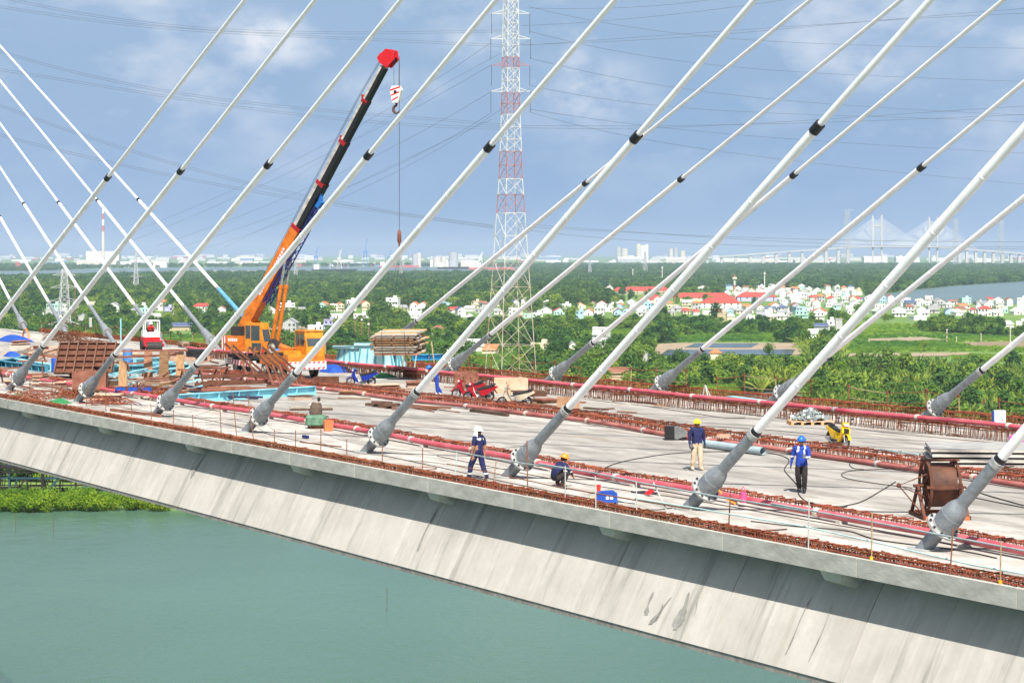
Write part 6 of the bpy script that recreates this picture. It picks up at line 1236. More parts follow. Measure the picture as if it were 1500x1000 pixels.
def trunk_mb(h, r):
    b = MB(); b.path([(0, 0, -.3), (.06 * h * tr_.uniform(-1, 1), .04 * h, h * .5), (.05 * h * tr_.uniform(-1, 1), 0, h)], [r, r * .75, r * .4], 6)
    for _ in range(4): a = tr_.uniform(0, 6.28); z = h * tr_.uniform(.55, .85); b.path([(0, 0, z), (h * .22 * math.cos(a), h * .22 * math.sin(a), z + h * .22)], [r * .4, r * .15], 5)
    return b
def palm_mb(h, n=15):
    b = MB()
    for i in range(n):
        a = tr_.uniform(0, 6.28); t = tr_.uniform(.05, .75); d = Vector((math.cos(a), math.sin(a), 0)); L = h * tr_.uniform(.75, 1.1); P = []
        for k in range(6): u = k / 5; P.append(d * (L * (t * u + .45 * t * u * u)) + Vector((0, 0, L * (u * 1.0 - t * .62 * u * u))))
        sd = Vector((-d.y, d.x, 0))
        for k in range(5):
            w0 = h * .10 * math.sin(math.pi * min(1, (k + .35) / 5.5)); w1 = h * .10 * math.sin(math.pi * min(1, (k + 1.35) / 5.5)); dr = Vector((0, 0, -.06 * h))
            for sg in (1, -1): b.add([P[k], P[k + 1], P[k + 1] + sd * sg * w1 + dr, P[k] + sd * sg * w0 + dr], [(0, 1, 2, 3)])
    return b
def proto(mb, name, m): return bpy.data.objects.new(name, mb.mesh(name, m, False))
PB = [proto(crown_mb(2.4, 2.2, 3.0, 420, .42, 7), 'p', LEAF), proto(crown_mb(2.0, 2.6, 3.4, 400, .40, 6), 'p', LEAFD), proto(crown_mb(2.7, 1.7, 2.3, 400, .42, 8), 'p', LEAF), proto(crown_mb(2.2, 1.4, 1.6, 340, .36, 7), 'p', LEAFB)]
PP = [proto(palm_mb(5.2), 'p', PALM), proto(palm_mb(4.4, 18), 'p', PALM), proto(palm_mb(4.8, 14), 'p', PALM), proto(palm_mb(4.2, 10), 'p', DRYP)]
PF = [proto(crown_mb(7.5, 4.2, 4.6, 300, 1.15, 12), 'p', FARF), proto(crown_mb(6.5, 4.8, 5.0, 280, 1.15, 9), 'p', FARF), proto(crown_mb(8, 3.6, 4.0, 280, 1.2, 12), 'p', LEAFD)]
def scatter(name, pts, protos, label):
    me = bpy.data.meshes.new(name); me.from_pydata([p[:3] for p in pts], [], []); o = bpy.data.objects.new(name, me); COL.objects.link(o); tag(o, label, 'vegetation', None, 'stuff')
    for nm, k, ty in (('rz', 3, 'FLOAT'), ('sc', 4, 'FLOAT'), ('ix', 5, 'INT')): me.attributes.new(nm, ty, 'POINT').data.foreach_set('value', [p[k] for p in pts])
    g = bpy.data.node_groups.new(name, 'GeometryNodeTree'); g.interface.new_socket('Geometry', in_out='INPUT', socket_type='NodeSocketGeometry'); g.interface.new_socket('Geometry', in_out='OUTPUT', socket_type='NodeSocketGeometry')
    N, L = g.nodes, g.links; gi = N.new('NodeGroupInput'); go = N.new('NodeGroupOutput'); ip = N.new('GeometryNodeInstanceOnPoints'); jn = N.new('GeometryNodeJoinGeometry'); L.new(gi.outputs[0], ip.inputs['Points'])
    for q in reversed(protos): oi = N.new('GeometryNodeObjectInfo'); oi.inputs['Object'].default_value = q; oi.inputs['As Instance'].default_value = True; L.new(oi.outputs['Geometry'], jn.inputs[0])
    L.new(jn.outputs[0], ip.inputs['Instance']); ip.inputs['Pick Instance'].default_value = True
    def na(nm, ty): a = N.new('GeometryNodeInputNamedAttribute'); a.data_type = ty; a.inputs['Name'].default_value = nm; return a.outputs[0]
    L.new(na('ix', 'INT'), ip.inputs['Instance Index']); cx = N.new('ShaderNodeCombineXYZ'); L.new(na('rz', 'FLOAT'), cx.inputs[2]); L.new(cx.outputs[0], ip.inputs['Rotation']); L.new(na('sc', 'FLOAT'), ip.inputs['Scale']); L.new(ip.outputs[0], go.inputs[0])
    o.modifiers.new('scatter', 'NODES').node_group = g; return o
def visible(px, py, h):
    g = GS(py)
    for P in CLR:
        if inpoly(px, py, P) or inpoly(px, py - h * g * .55, P) or inpoly(px, py - h * g * .9, P) or inpoly(px, py - h * g * .3, P): return False
    for x0, x1, yt, yb in HR:
        if x0 - 4 < px < x1 + 4 and py > yb - 1.2 and py - h * g < yb - (yb - yt) * .22 and py - h * g > yt - 90: 
            if vr.random() < .96: return False
    return True
def houses_at(px, py):
    for x0, x1, yt, yb in HR:
        if x0 - 2 < px < x1 + 2 and yb - 4 < py < yb + .6: return True
    return False
vr = random.Random(9)
near_b, near_p, far_f = [], [], []
def npx(X, Y): return CX + F * X / Y, CY + F * (CAMZ - ZG) / Y
def noise2(x, y):
    x /= KS; y /= KS; return math.sin(x * .021 + 1.3) * math.sin(y * .017 + .4) + .5 * math.sin(x * .053 + y * .031)
Y = 512.0 * KS
while Y < 1330 * KS:
    sp = 4.0 * KS; X = -.29 * Y
    while X < .29 * Y:
        x, y = X + KS * vr.uniform(-1.8, 1.8), Y + KS * vr.uniform(-1.8, 1.8); px, py = npx(x, y); X += sp
        if py > 482 + .0926 * px + 62: continue
        n = noise2(x, y); sc0 = vr.choice((.55, .75, .9, 1.0, 1.15, 1.35, 1.6)) * vr.uniform(.85, 1.15); palm = px > 1105 and py > 506 and vr.random() < .66 and n > -.55 + (0 if px > 1180 else .5)
        if not palm and 1235 < px and 486 < py < 524: pass
        h = KS * (5.0 if palm else 5.0 * sc0)
        if not visible(px, py, h) or houses_at(px, py):
            if vr.random() < .10 and not any(inpoly(px, py, P) for P in CLR[:8]): near_b.append((x, y, ZG - .1, vr.uniform(0, 6.28), KS * vr.uniform(.18, .32), 3))
            continue
        if n < -.55 and vr.random() < .85:
            near_b.append((x, y, ZG - .1, vr.uniform(0, 6.28), KS * vr.uniform(.35, .6), 3)); continue
        if palm: near_p.append((x, y, ZG - .1, vr.uniform(0, 6.28), KS * vr.uniform(.95, 1.6), 3 if vr.random() < .05 else vr.randrange(3)))
        else: near_b.append((x, y, ZG - .2, vr.uniform(0, 6.28), KS * sc0, vr.choices((0, 1, 2, 3), (3, 2, 3, 2.2 if n > .3 else .8))[0]))
    Y += sp
while Y < 2750 * KS:
    sp = 6.2 * KS; X = -.28 * Y
    while X < .28 * Y:
        x, y = X + KS * vr.uniform(-2.8, 2.8), Y + KS * vr.uniform(-2.8, 2.8); px, py = npx(x, y); X += sp; n = noise2(x * .5, y * .5)
        if houses_at(px, py) or not visible(px, py, 8 * KS): continue
        if px > 860 and 421 < py < 466 and n > -.1 and vr.random() < .5: continue
        near_b.append((x, y, ZG - .2, vr.uniform(0, 6.28), KS * vr.choice((.8, 1.1, 1.3, 1.6, 2.1)) * vr.uniform(.9, 1.1), vr.choices((0, 1, 2), (2, 3, 2))[0]))
    Y += sp
while Y < 7600 * KS:
    sp = (13 + (Y / KS - 2700) * .0022) * KS; X = -.275 * Y
    while X < .275 * Y:
        x, y = X + KS * vr.uniform(-6, 6), Y + KS * vr.uniform(-6, 6); px, py = npx(x, y); X += sp
        if any(inpoly(px, py, P) or inpoly(px, py - 3, P) for P in CLR[-2:]) or houses_at(px, py): continue
        if py < 394.5 and (px < 600) and vr.random() < .75: continue
        far_f.append((x, y, ZG - .3, vr.uniform(0, 6.28), KS * vr.uniform(.8, 1.35), vr.randrange(3)))
    Y += sp * .9
scatter('woodland', near_b, PB, 'broad-leaved woodland and scrub between the bridge and the villages'); scatter('palm_thicket', near_p, PP, 'thicket of nipa palms on the right below the villages'); scatter('far_woodland', far_f, PF, 'hazy dark green woodland stretching to the far river')
# grass tufts on the clearings
TUF = MB()
for _ in range(26): a = tr_.uniform(0, 6.28); r_ = tr_.uniform(0, .9); p = Vector((r_ * math.cos(a), r_ * math.sin(a), 0)); TUF.add([p + Vector((-.12, 0, 0)), p + Vector((.12, .05, 0)), p + Vector((tr_.uniform(-.3, .3), tr_.uniform(-.3, .3), tr_.uniform(.4, .9)))], [(0, 1, 2)])
PT = [proto(TUF, 'p', leaf_mat('grass_blade', (.08, .20, .022), (.15, .29, .045), .3))]
gp_ = []
for P in (CLR[3], CLR[8], *CLR[10:16]):
    xs = [p[0] for p in P]; ys = [p[1] for p in P]
    for _ in range(5200 if P is CLR[3] else 1500):
        x, y = vr.uniform(min(xs), max(xs)), vr.uniform(min(ys), max(ys))
        if inpoly(x, y, P) and not any(inpoly(x, y, Q) for Q in CLR[4:7]): q = PG(x, y); gp_.append((q.x, q.y, ZG + .2, vr.uniform(0, 6.28), vr.uniform(.7, 1.9), 0))
scatter('meadow_grass', gp_, PT, 'light green meadow grass of the open field on the right')
# single trees
tproto = [(crown_mb(3.2, 2.6, 4.6, 900, .36, 10), trunk_mb(4.2, .22)), (crown_mb(2.8, 3.0, 5.0, 850, .36, 9), trunk_mb(4.6, .2)), (crown_mb(3.6, 2.4, 4.2, 950, .36, 12), trunk_mb(3.8, .24))]
tmesh = [(c.mesh('crown', mm, False), t_.mesh('trunk', BARK)) for (c, t_), mm in zip(tproto, (LEAF, LEAFD, LEAFB))]
def tree(px, py, hpx, k, label, group=None):
    p = PG(px, py); sc_ = hpx / GS(py) / 7.2; rt = empty('tree', Matrix.Translation(p) @ Matrix.Rotation(vr.uniform(0, 6.28), 4, 'Z') @ Matrix.Scale(sc_, 4), label, 'tree', group); link(tmesh[k][0], 'crown', rt); link(tmesh[k][1], 'trunk', rt); return rt
tree(1354, 515, 17, 0, 'round dark green tree standing alone in the light green field'); tree(1300, 531, 18, 1, 'dark bushy tree at the near edge of the field'); tree(1126, 527, 22, 1, 'dark tree at the right corner of the pond yard'); tree(945, 555, 24, 2, 'broad bright green tree behind the land edge railing'); tree(860, 528, 22, 0, 'tree standing before the slim four-storey house')
for i in range(46):
    px = vr.uniform(330, 1240); py = vr.uniform(470, 560); 
    if py > 482 + .0926 * px + 20: continue
    if not visible(px, py, 8 * KS): continue
    tree(px, py, vr.uniform(6.5, 10) * KS * GS(py), vr.randrange(3), 'taller broad-leaved tree rising from the green belt between the bridge and the village', 'trees of the green belt')
# mangroves on the bank below the bridge
mang = [crown_mb(2.0, 1.5, 1.5, 1500, .17, 11).mesh('crown', LEAFB, False) for _ in range(3)]; mtr = trunk_mb(1.6, .09).mesh('trunk', BARK)
for i in range(66):
    px = -40 + i * 7.0 + vr.uniform(-5, 5); row = i % 2; py = 751 - max(0, px - 60) * .018 - row * 9 - (vr.uniform(0, 4)); q = PG(px, py, ZW); q.z = ZW - .1
    rt = empty('mangrove_bush', Matrix.Translation(q) @ Matrix.Rotation(vr.uniform(0, 6.28), 4, 'Z') @ Matrix.Scale(KS * vr.uniform(.75, 1.25), 4), 'bright green mangrove bush on the river bank below the bridge', 'bush', 'mangrove bushes on the bank'); link(mang[i % 3], 'crown', rt); link(mtr, 'trunk', rt)
bk = []
for i in range(700): px = vr.uniform(-120, 420); py = vr.uniform(650, 706); q = PG(px, py); bk.append((q.x, q.y, ZG - .1, vr.uniform(0, 6.28), KS * vr.uniform(.5, 1.0), vr.choice((0, 1, 2, 3))))
scatter('bank_scrub', bk, PB, 'green scrub on the bank behind the steel trestle')
# steel trestle under the bridge
tb = empty('steel_trestle', Matrix.Translation(PG(80, 730, ZW)), 'rusty and teal steel trestle platform at the river bank under the bridge', 'trestle'); tbi = tb.matrix_world.inverted()
TRU = mat('trestle_dark', (.016, .012, .011), .8, var=.3); TRT = mat('trestle_teal', (.018, .060, .085), .6, var=.25)  # the shade the trestle stands in is put into these dark colours
def tmem(x0, y0, x1, y1, w, m, Yd): MB().beam(tbi @ AT(x0, y0, Yd), tbi @ AT(x1, y1, Yd), w, w).build('member', m, tb, False)
TY = PG(80, 728, ZW).y
for Yd in (TY, TY + 9):
    for a in ((-60, 728, 74, 728, .55, TRT), (70, 727, 170, 718, .5, TRT), (-60, 693, 60, 690, .5, TRU), (-60, 700, 150, 700, .4, TRT), (-60, 715, 190, 708, .35, TRU), (0, 680, 0, 742, .5, TRU), (13, 660, 14, 742, .4, TRT), (62, 670, 63, 742, .7, TRU), (40, 672, 40, 735, .35, TRU), (88, 690, 88, 740, .35, TRU), (110, 690, 111, 738, .3, TRU), (133, 695, 133, 738, .3, TRU), (26, 700, 14, 728, .3, TRT), (45, 690, 18, 728, .35, TRU), (90, 695, 64, 726, .4, TRT), (150, 708, 162, 722, .35, TRT), (64, 726, 75, 690, .3, TRU), (100, 715, 185, 706, .25, TRT), (-60, 684, 160, 684, .6, TRU)):
        tmem(a[0], a[1], a[2], a[3], a[4], a[5], Yd)
for k in range(30):
    x_ = -50 + k * 7.5; tmem(x_, 676 + (k % 3), x_ + vr.uniform(-9, 9), 738, .16, TRU if k % 3 else TRT, TY + vr.uniform(0, 9)); tmem(x_, 700 + k % 4 * 5, x_ + 40, 700 + k % 4 * 5, .2, TRU, TY + vr.uniform(0, 9))
for k in range(10): tmem(-55 + k * 24, 681, -50 + k * 24, 681.1, .5, TRU, TY + 4)
MB().beam(tbi @ AT(-60, 680, TY + 4), tbi @ AT(170, 690, TY + 4), 9, .3).build('platform_deck', TRU, tb, False)
for i, (x, y0, y1) in enumerate(((23, 752, 778), (78, 752, 779), (567, 860, 895))): p = PG(x, y1, ZW); one(MB().tube((0, 0, -1), (0, 0, (y1 - y0) / GS(y1)), .05 if i < 2 else .06, n=6), 'fishing_stake', BARK, ['thin stake in the water at the left bank', 'thin stake in the water before the mangroves', 'dark stake standing alone in open water'][i], 'stake', Matrix.Translation(p), None, True)
# ================================================================== PYLONS AND WIRES
TWH = mat('tower_white', (.62, .60, .56), .6, var=.15, scale=.3); TRD = mat('tower_red', (.40, .14, .10), .65, var=.3, scale=.3); TRS = mat('tower_rust', (.40, .25, .15), .7, scale=.25, col2=(.62, .58, .5)); TFAR = mat('tower_grey', (.48, .49, .49), .6)
def lattice(px, yb, prof, levels, th, cols, arms, label, rot=.45, ins=True, ybase=None):
    p = PG(px, yb); Yd = p.y; g = F / Yd; rt = empty('lattice_tower', Matrix.Translation(p) @ Matrix.Rotation(rot, 4, 'Z'), label, 'pylon'); k = math.cos(rot) + math.sin(abs(rot))
    def hw(y):
        for (y0, w0), (y1, w1) in zip(prof, prof[1:]):
            if y1 <= y <= y0: return (w0 + (w1 - w0) * (y - y0) / (y1 - y0)) / g / k
        return prof[-1][1] / g / k
    def zz(y): return (yb - y) / g
    for i, (y0, y1) in enumerate(zip(levels, levels[1:])):
        b = MB(); a0, a1, z0, z1 = hw(y0), hw(y1), zz(y0), zz(y1); c0 = [(-a0, -a0, z0), (a0, -a0, z0), (a0, a0, z0), (-a0, a0, z0)]; c1 = [(-a1, -a1, z1), (a1, -a1, z1), (a1, a1, z1), (-a1, a1, z1)]
        for j in range(4):
            q = (j + 1) % 4; b.beam(c0[j], c1[j], th * 1.25, th * 1.25); b.beam(c1[j], c1[q], th * .8, th * .8); b.beam(c0[j], c1[q], th * .7, th * .7); b.beam(c0[q], c1[j], th * .7, th * .7)
        b.build('tower_section', cols(i, y0), rt, False)
    R_ = Matrix.Rotation(-rot, 3, 'Z')
    for y, half in arms:
        z = zz(y); L = half / g; a = hw(y); m = cols(0, y)
        for sg in (-1, 1):
            tipv = R_ @ Vector((L * sg, 0, 0)) + Vector((0, 0, z)); b = MB()
            for r0 in (R_ @ Vector((a * .8 * sg, -a * .6, 0)), R_ @ Vector((a * .8 * sg, a * .6, 0))): b.beam(r0 + Vector((0, 0, z)), tipv, th * .7, th * .7); b.beam(r0 + Vector((0, 0, z + L * .22)), tipv, th * .6, th * .6)
            b.build('cross_arm', m, rt, False)
            if ins: MB().tube(tipv, tipv - Vector((0, 0, 30 / g)), .16 * th / .28, n=5).build('insulator_string', STEEL, rt)
    return rt
lattice(748, 585, [(585, 40), (260, 17), (140, 13), (-60, 10)], [585, 548, 505, 462, 420, 380, 345, 312, 285, 262, 242, 222, 204, 186, 168, 152, 136, 118, 100, 84, 66, 50, 34, 18, 2, -16, -36], .17, lambda i, y: TRS if y > 385 else (TRD if (222 < y <= 268) or (136 < y <= 170) or (84 < y <= 104) or (300 < y <= 330) else TWH), [(134, 29), (96, 28), (57, 29), (20, 28)], 'tall red and white lattice power pylon standing behind the bridge')
lattice(94, 497, [(497, 13), (440, 8), (392, 4)], [497, 482, 468, 455, 444, 433, 422, 412, 402, 394], .32, lambda i, y: TFAR, [(475, 24), (441, 22), (421, 20), (403, 17)], 'grey lattice pylon with four cross arms behind the left anchors', .4, False)
lattice(199, 429, [(429, 5.5), (400, 3), (365, 1)], [429, 420, 411, 403, 395, 387, 380, 373, 366], .45, lambda i, y: TFAR, [(405, 9), (395, 8)], 'small hazy pylon in the woodland by the tall chimney', .4, False); lattice(433, 412, [(412, 3.5), (375, 1)], [412, 404, 396, 389, 382, 376], .45, lambda i, y: TFAR, [(384, 6)], 'faint pylon in the woodland right of the crane boom', .4, False); lattice(588, 410, [(410, 3.5), (375, 1)], [410, 402, 394, 387, 380, 375], .45, lambda i, y: TFAR, [(384, 6)], 'faint pylon right below the hook weight', .4, False)
lattice(1241, 391, [(391, 6), (306, 3)], [391, 381, 371, 361, 351, 341, 332, 323, 315, 307], .8, lambda i, y: TFAR, [(308, 9)], 'hazy pylon left of the distant cable-stayed bridge', .4, False); lattice(1400, 391, [(391, 5), (318, 2)], [391, 381, 371, 361, 351, 341, 331, 320], .8, lambda i, y: TFAR, [(326, 7)], 'hazy pylon right of the distant cable-stayed bridge', .4, False); lattice(1466, 391, [(391, 5), (312, 2)], [391, 381, 371, 361, 351, 341, 331, 320], .8, lambda i, y: TFAR, [(326, 7)], 'hazy pylon far right beyond the viaduct', .4, False)
lattice(864, 408, [(408, 3), (380, 1)], [408, 401, 394, 387, 381], .45, lambda i, y: TFAR, [(386, 5)], 'faint pylon left of the long viaduct', .4, False); lattice(945, 404, [(404, 4), (368, 1)], [404, 396, 388, 381, 374, 369], .5, lambda i, y: TFAR, [(378, 6)], 'faint pylon in front of the cement works', .4, False)
def mast(px, yb, yt, r, label, m=None, banded=False):
    p = PG(px, yb); h = (yb - yt) / GS(yb); rt = empty('mast', Matrix.Translation(p), label, 'mast'); n = 6
    for i in range(n): MB().beam((0, 0, h * i / n), (0, 0, h * (i + 1) / n - .02), r * 2, r * 2).build('mast_section', (TRD if i % 2 else TWH) if banded else (m or TWH), rt, False)
    MB().box((0, 0, h * .9), (r * 5, r * 5, h * .06)).build('antenna_head', TWH, rt, False)
mast(1076, 446, 403, .9, 'red and white banded mast rising among the school roofs', banded=True); mast(927, 412, 394, .6, 'slim white mast behind the school'); mast(1120, 424, 398, .6, 'slim white mast behind the village'); mast(1387, 502, 481, .22, 'striped utility pole at the field', banded=True); mast(1401, 503, 493, .15, 'short utility pole at the field'); mast(1437, 502, 488, .15, 'utility pole right of the lone tree'); mast(1480, 505, 478, .2, 'tall utility pole with a lamp at the right'); mast(867, 515, 501, .15, 'utility pole beside the slim white house'); mast(970, 418, 390, .6, 'thin mast by the back school roof')
for i, (x, y0, y1) in enumerate(((520, 512, 448 + 12), (530, 505, 464), (540, 515, 470), (605, 512, 480), (110, 478, 410))): mast(x, y0, y1, .22, ['rusty standing pile right of the driver cab', 'tall rusty pile with a pale cap behind the driver cab', 'rusty pile beside the pale-capped one', 'rusty pile right of the plank bundle', 'thin rusty pole in front of the grey pylon'][i], mat('pile_rust', (.25, .12, .08), .8))
WIRE = mat('wire_grey', (.11, .12, .14), .6)
def wire(pts, Ya, Yb, r, label, group):
    n = 22; P = []; m = len(pts)
    def lag(t):
        x = y = 0
        for i, (a, b_) in enumerate(pts):
            w = 1
            for j in range(m):
                if j != i: w *= (t - j / (m - 1)) / ((i - j) / (m - 1))
            x += a * w; y += b_ * w
        return x, y
    for k in range(n + 1): t = k / n; x, y = lag(t); P.append(AT(x, y, Ya + (Yb - Ya) * t))
    o = P[0].copy(); one(MB().path([p - o for p in P], r, 4), 'power_line', WIRE, label, 'power line', Matrix.Translation(o), group, True)
for i, (pts) in enumerate([[(-60, -20), (180, 28), (420, 46), (737, 44)], [(-60, -2), (180, 34), (400, 50), (737, 66)], [(-60, 55), (220, 128), (470, 160), (737, 182)], [(-60, 92), (200, 133), (450, 168), (737, 187)], [(-60, 130), (200, 222), (450, 286), (722, 330)], [(-60, 180), (200, 245), (450, 292), (722, 331)]]):
    for k in (0, 3): wire([(x, y + k) for x, y in pts], 560, 660, .035, 'thin dark power line sweeping from the pylon across the left sky', 'power lines left of the pylon')
for i, (pts) in enumerate([[(720, 95), (460, 235), (195, 352)], [(720, 62), (470, 215), (205, 335)], [(720, 134), (480, 262), (230, 360)], [(775, 130), (560, 262), (300, 364)], [(720, 165), (520, 270), (250, 366)], [(775, 60), (640, 130), (430, 262)], [(720, 175), (560, 250), (330, 362)]]): wire(pts, 660, 1500, .05, 'faint power line running down from the pylon arm into the distance', 'power lines running away from the pylon')
for i, (pts) in enumerate([[(775, 12), (1000, 5), (1160, -30)], [(764, 38), (950, 25), (1150, 0)], [(764, 66), (1000, 55), (1200, 38), (1560, 8)], [(764, 67), (1000, 50), (1300, 30), (1560, 18)], [(764, 187), (1000, 186), (1250, 172), (1560, 152)], [(764, 184), (1000, 184), (1250, 178), (1560, 165)], [(764, 332), (1000, 344), (1250, 352), (1560, 354)], [(764, 328), (1000, 345), (1250, 358), (1560, 361)], [(764, 336), (1000, 356), (1250, 362), (1560, 366)]]): wire(pts, 660, 560, .04, 'thin dark power line running from the pylon across the right sky', 'power lines right of the pylon')
for i, (pts) in enumerate([[(775, 46), (1000, 90), (1250, 110), (1560, 122)], [(775, 85), (1000, 130), (1250, 155), (1560, 172)], [(775, 125), (1000, 158), (1250, 170), (1560, 182)], [(775, 10), (1000, 50), (1250, 66), (1560, 72)], [(775, 160), (1000, 190), (1250, 210), (1560, 228)], [(775, 164), (950, 205), (1200, 240), (1560, 275)]]): wire(pts, 660, 900, .05, 'faint power line sagging away from the pylon arm to the right', 'power lines sagging right of the pylon')
# ================================================================== FAR CITY, PORT, DISTANT BRIDGE
FW = [mat('far_white', (.72, .72, .72), .8, var=.08, scale=.02), mat('far_cream', (.60, .56, .50), .8, var=.08, scale=.02), mat('far_grey', (.42, .44, .46), .8, var=.08, scale=.02), mat('far_red', (.45, .12, .10), .8, var=.15, scale=.02), mat('far_blue', (.16, .28, .45), .8, var=.1, scale=.02)]
fr_ = random.Random(21)
CITY = 'pale buildings of the hazy industrial belt on the horizon'
def far_box(px, py, w, h, m, name, label, cat, group=None, d=None, roof=True):
    p = PG(px, py); g = GS(py); ww, hh = w / g, h / g; rt = empty(name, Matrix.Translation(p), label, cat, group); d = d or ww * .6
    MB().ab(-ww / 2, ww / 2, 0, d, 0, hh).build('block', m, rt, False)
    if roof: b = MB(); b.add([(-ww / 2 - .5, -.5, hh + .01), (ww / 2 + .5, -.5, hh + .01), (ww / 2 + .5, d, hh + .01), (-ww / 2 - .5, d, hh + .01), (-ww / 2, d / 2, hh + hh * .3), (ww / 2, d / 2, hh + hh * .3)], [(0, 1, 5, 4), (2, 3, 4, 5), (0, 4, 3), (1, 2, 5), (3, 2, 1, 0)]); b.build('roof', fr_.choice(FW[:3]), rt, False)
    return rt
for i in range(285):
    px = fr_.uniform(-20, 1520); py = fr_.choice([fr_.uniform(376, 381), fr_.uniform(378, 389)])
    if px > 1180 and py > 384: continue
    w = fr_.uniform(6, 30) * (.7 if py < 381 else 1); far_box(px, py, w, fr_.uniform(1.4, 4.2), FW[fr_.choices((0, 1, 2, 3, 4), (9, 4, 4, 1.2, 1))[0]], 'warehouse', 'small pale warehouse in the hazy industrial belt on the horizon', 'building', CITY)
def cyl(px, yb, yt, r0, r1, bands, name, label, cat):
    p = PG(px, yb); g = GS(yb); h = (yb - yt) / g; rt = empty(name, Matrix.Translation(p), label, cat); n = len(bands)
    for i, m in enumerate(bands): a, c = i / n, (i + 1) / n; MB().lathe((0, 0, h * a), (0, 0, 1), [(0, (r0 + (r1 - r0) * a) / g), (h / n, (r0 + (r1 - r0) * c) / g)], 14).build('band', m, rt)
cyl(151, 391, 304, 2.6, 1.5, [FW[1]] * 6 + [FW[3], FW[0], FW[3], FW[0]], 'chimney', 'tall slim chimney with red and white top at the power station', 'chimney')
far_box(150, 390, 48, 22, FW[0], 'power_station', 'big white power station hall beside the tall chimney', 'building', d=60, roof=False); far_box(141, 391.5, 58, 8, FW[1], 'turbine_hall', 'long low cream hall in front of the power station', 'building'); far_box(180, 391, 24, 6, FW[0], 'turbine_hall', 'low white annex right of the power station', 'building'); far_box(234, 392, 20, 8, FW[0], 'office_block', 'white office block right of the power station', 'building', roof=False); far_box(26, 396, 6, 12, FW[3], 'red_silo', 'small red tower block at the river on the far left', 'building', roof=False)
p = PG(278, 388); one(MB().path([(-42, 0, 0), (-30, 0, 16), (-10, 0, 25), (10, 0, 25), (30, 0, 16), (42, 0, 0)], 1.6, 6), 'arch', FW[3], 'red arch of a far footbridge right of the white office block', 'arch', Matrix.Translation(p), None, True)
BLC = mat('port_blue', (.10, .22, .48), .6)
for i, (x, yb, yt, c, l) in enumerate(((535, 392, 350, BLC, 'tall blue harbour crane with raised jib'), (463, 393, 362, BLC, 'blue harbour crane left of the tall one'), (497, 394, 366, FW[1], 'cream harbour crane beside the moored ship'), (570, 390, 366, BLC, 'short blue harbour crane below the hook weight'), (612, 390, 364, BLC, 'blue harbour crane by the silo cluster'), (704, 392, 369, FW[0], 'white harbour crane left of the lattice pylon'))):
    p = PG(x, yb); g = GS(yb); h = (yb - yt) / g; rt = empty('harbour_crane', Matrix.Translation(p), l, 'crane'); b = MB(); w = 3.5 / g
    for sx in (-1, 1):
        for sy in (-1, 1): b.beam((sx * w, sy * w, 0), (sx * w * .5, sy * w * .5, h * .5), 1.6, 1.6)
    b.build('portal', c, rt, False); MB().box((0, 0, h * .55), (w * 1.6, w * 1.4, h * .12)).build('cabin', c, rt, False); MB().beam((0, 0, h * .6), (w * .9, 0, h), 2.6, 2.6).beam((0, 0, h * .9), (w * .9, 0, h), 1, 1).beam((0, 0, h * .6), (0, 0, h * .9), 1.4, 1.4).build('jib', c, rt, False)
for i, (x, yb, w) in enumerate(((490, 398, 66), (720, 395, 70), (585, 392, 60), (665, 394, 50))):
    p = PG(x, yb); g = GS(yb); L = w / g; rt = empty('cargo_ship', Matrix.Translation(p), ['dark cargo ship moored at the port right of the boom', 'red cargo ship moored left of the lattice pylon', 'low red barge moored under the hook weight', 'cargo barge beside the white silos'][i], 'ship'); MB().prism([(-L / 2, 7), (L / 2, 8), (L / 2 - 8, 0), (-L / 2 + 5, 0)], -9, 9).build('hull', [TRU, FW[3], FW[3], TRU][i], rt, False); MB().ab(-L / 2 + 6, -L / 2 + 22, -7, 7, 7.01, 22).build('bridge_house', FW[0], rt, False)
    for k in range(3): MB().beam((-L * .1 + k * L * .2, 0, 7), (-L * .1 + k * L * .2, 0, 24), 1.4, 1.4).build('derrick', FW[1], rt, False)
for i in range(60): x = fr_.uniform(420, 640); y = fr_.uniform(388.8, 390.5); far_box(x, y, fr_.uniform(4, 10), fr_.uniform(1.6, 3.4), FW[fr_.choices((3, 0, 4, 1), (5, 2, 2, 1))[0]], 'container_stack', 'coloured container stack on the far quay', 'containers', 'container stacks on the far quay', roof=False)
for i, (x, yb, yt, r) in enumerate(((608, 391, 372, 4), (614, 391, 370, 3), (664, 391, 369, 7), (640, 391, 376, 6), (650, 391, 375, 4), (906, 386, 362, 4), (915, 386, 364, 5), (935, 386, 357, 3.4), (941, 386, 359, 3.4), (947, 386, 358, 3), (983, 385, 364, 3), (990, 385, 363, 3), (1000, 385, 367, 4))): cyl(x, yb, yt, r, r, [FW[fr_.choice((0, 1, 2))]] * 2, 'silo', 'hazy pale silo tower of the works on the horizon', 'silo')
for o in [q for q in COL.objects if q.name.startswith('silo')]: o['group'] = 'silo towers on the horizon'
for i, (x, y, w, h, m) in enumerate(((650, 391, 40, 8, 0), (925, 387, 40, 8, 2), (990, 386, 30, 7, 1), (690, 392, 30, 8, 1))): far_box(x, y, w, h, FW[m], 'works_hall', ['white works hall beside the harbour silos', 'grey works hall under the cement towers', 'cream works hall right of the cement towers', 'cream sloping hall left of the lattice pylon'][i], 'building')
for i, (x, y, w, h) in enumerate(((1283, 387, 34, 9), (1330, 386, 34, 8), (1190, 388, 50, 6), (1080, 386, 40, 5), (1120, 387, 40, 6))): far_box(x, y, w, h, FW[(0, 0, 1, 1, 1)[i]], 'warehouse', ['white warehouse behind the left pylon legs of the distant bridge', 'white warehouse between the two towers of the distant bridge', 'cream shed under the viaduct piers', 'cream shed under the start of the viaduct', 'long cream shed behind the viaduct piers'][i], 'building')
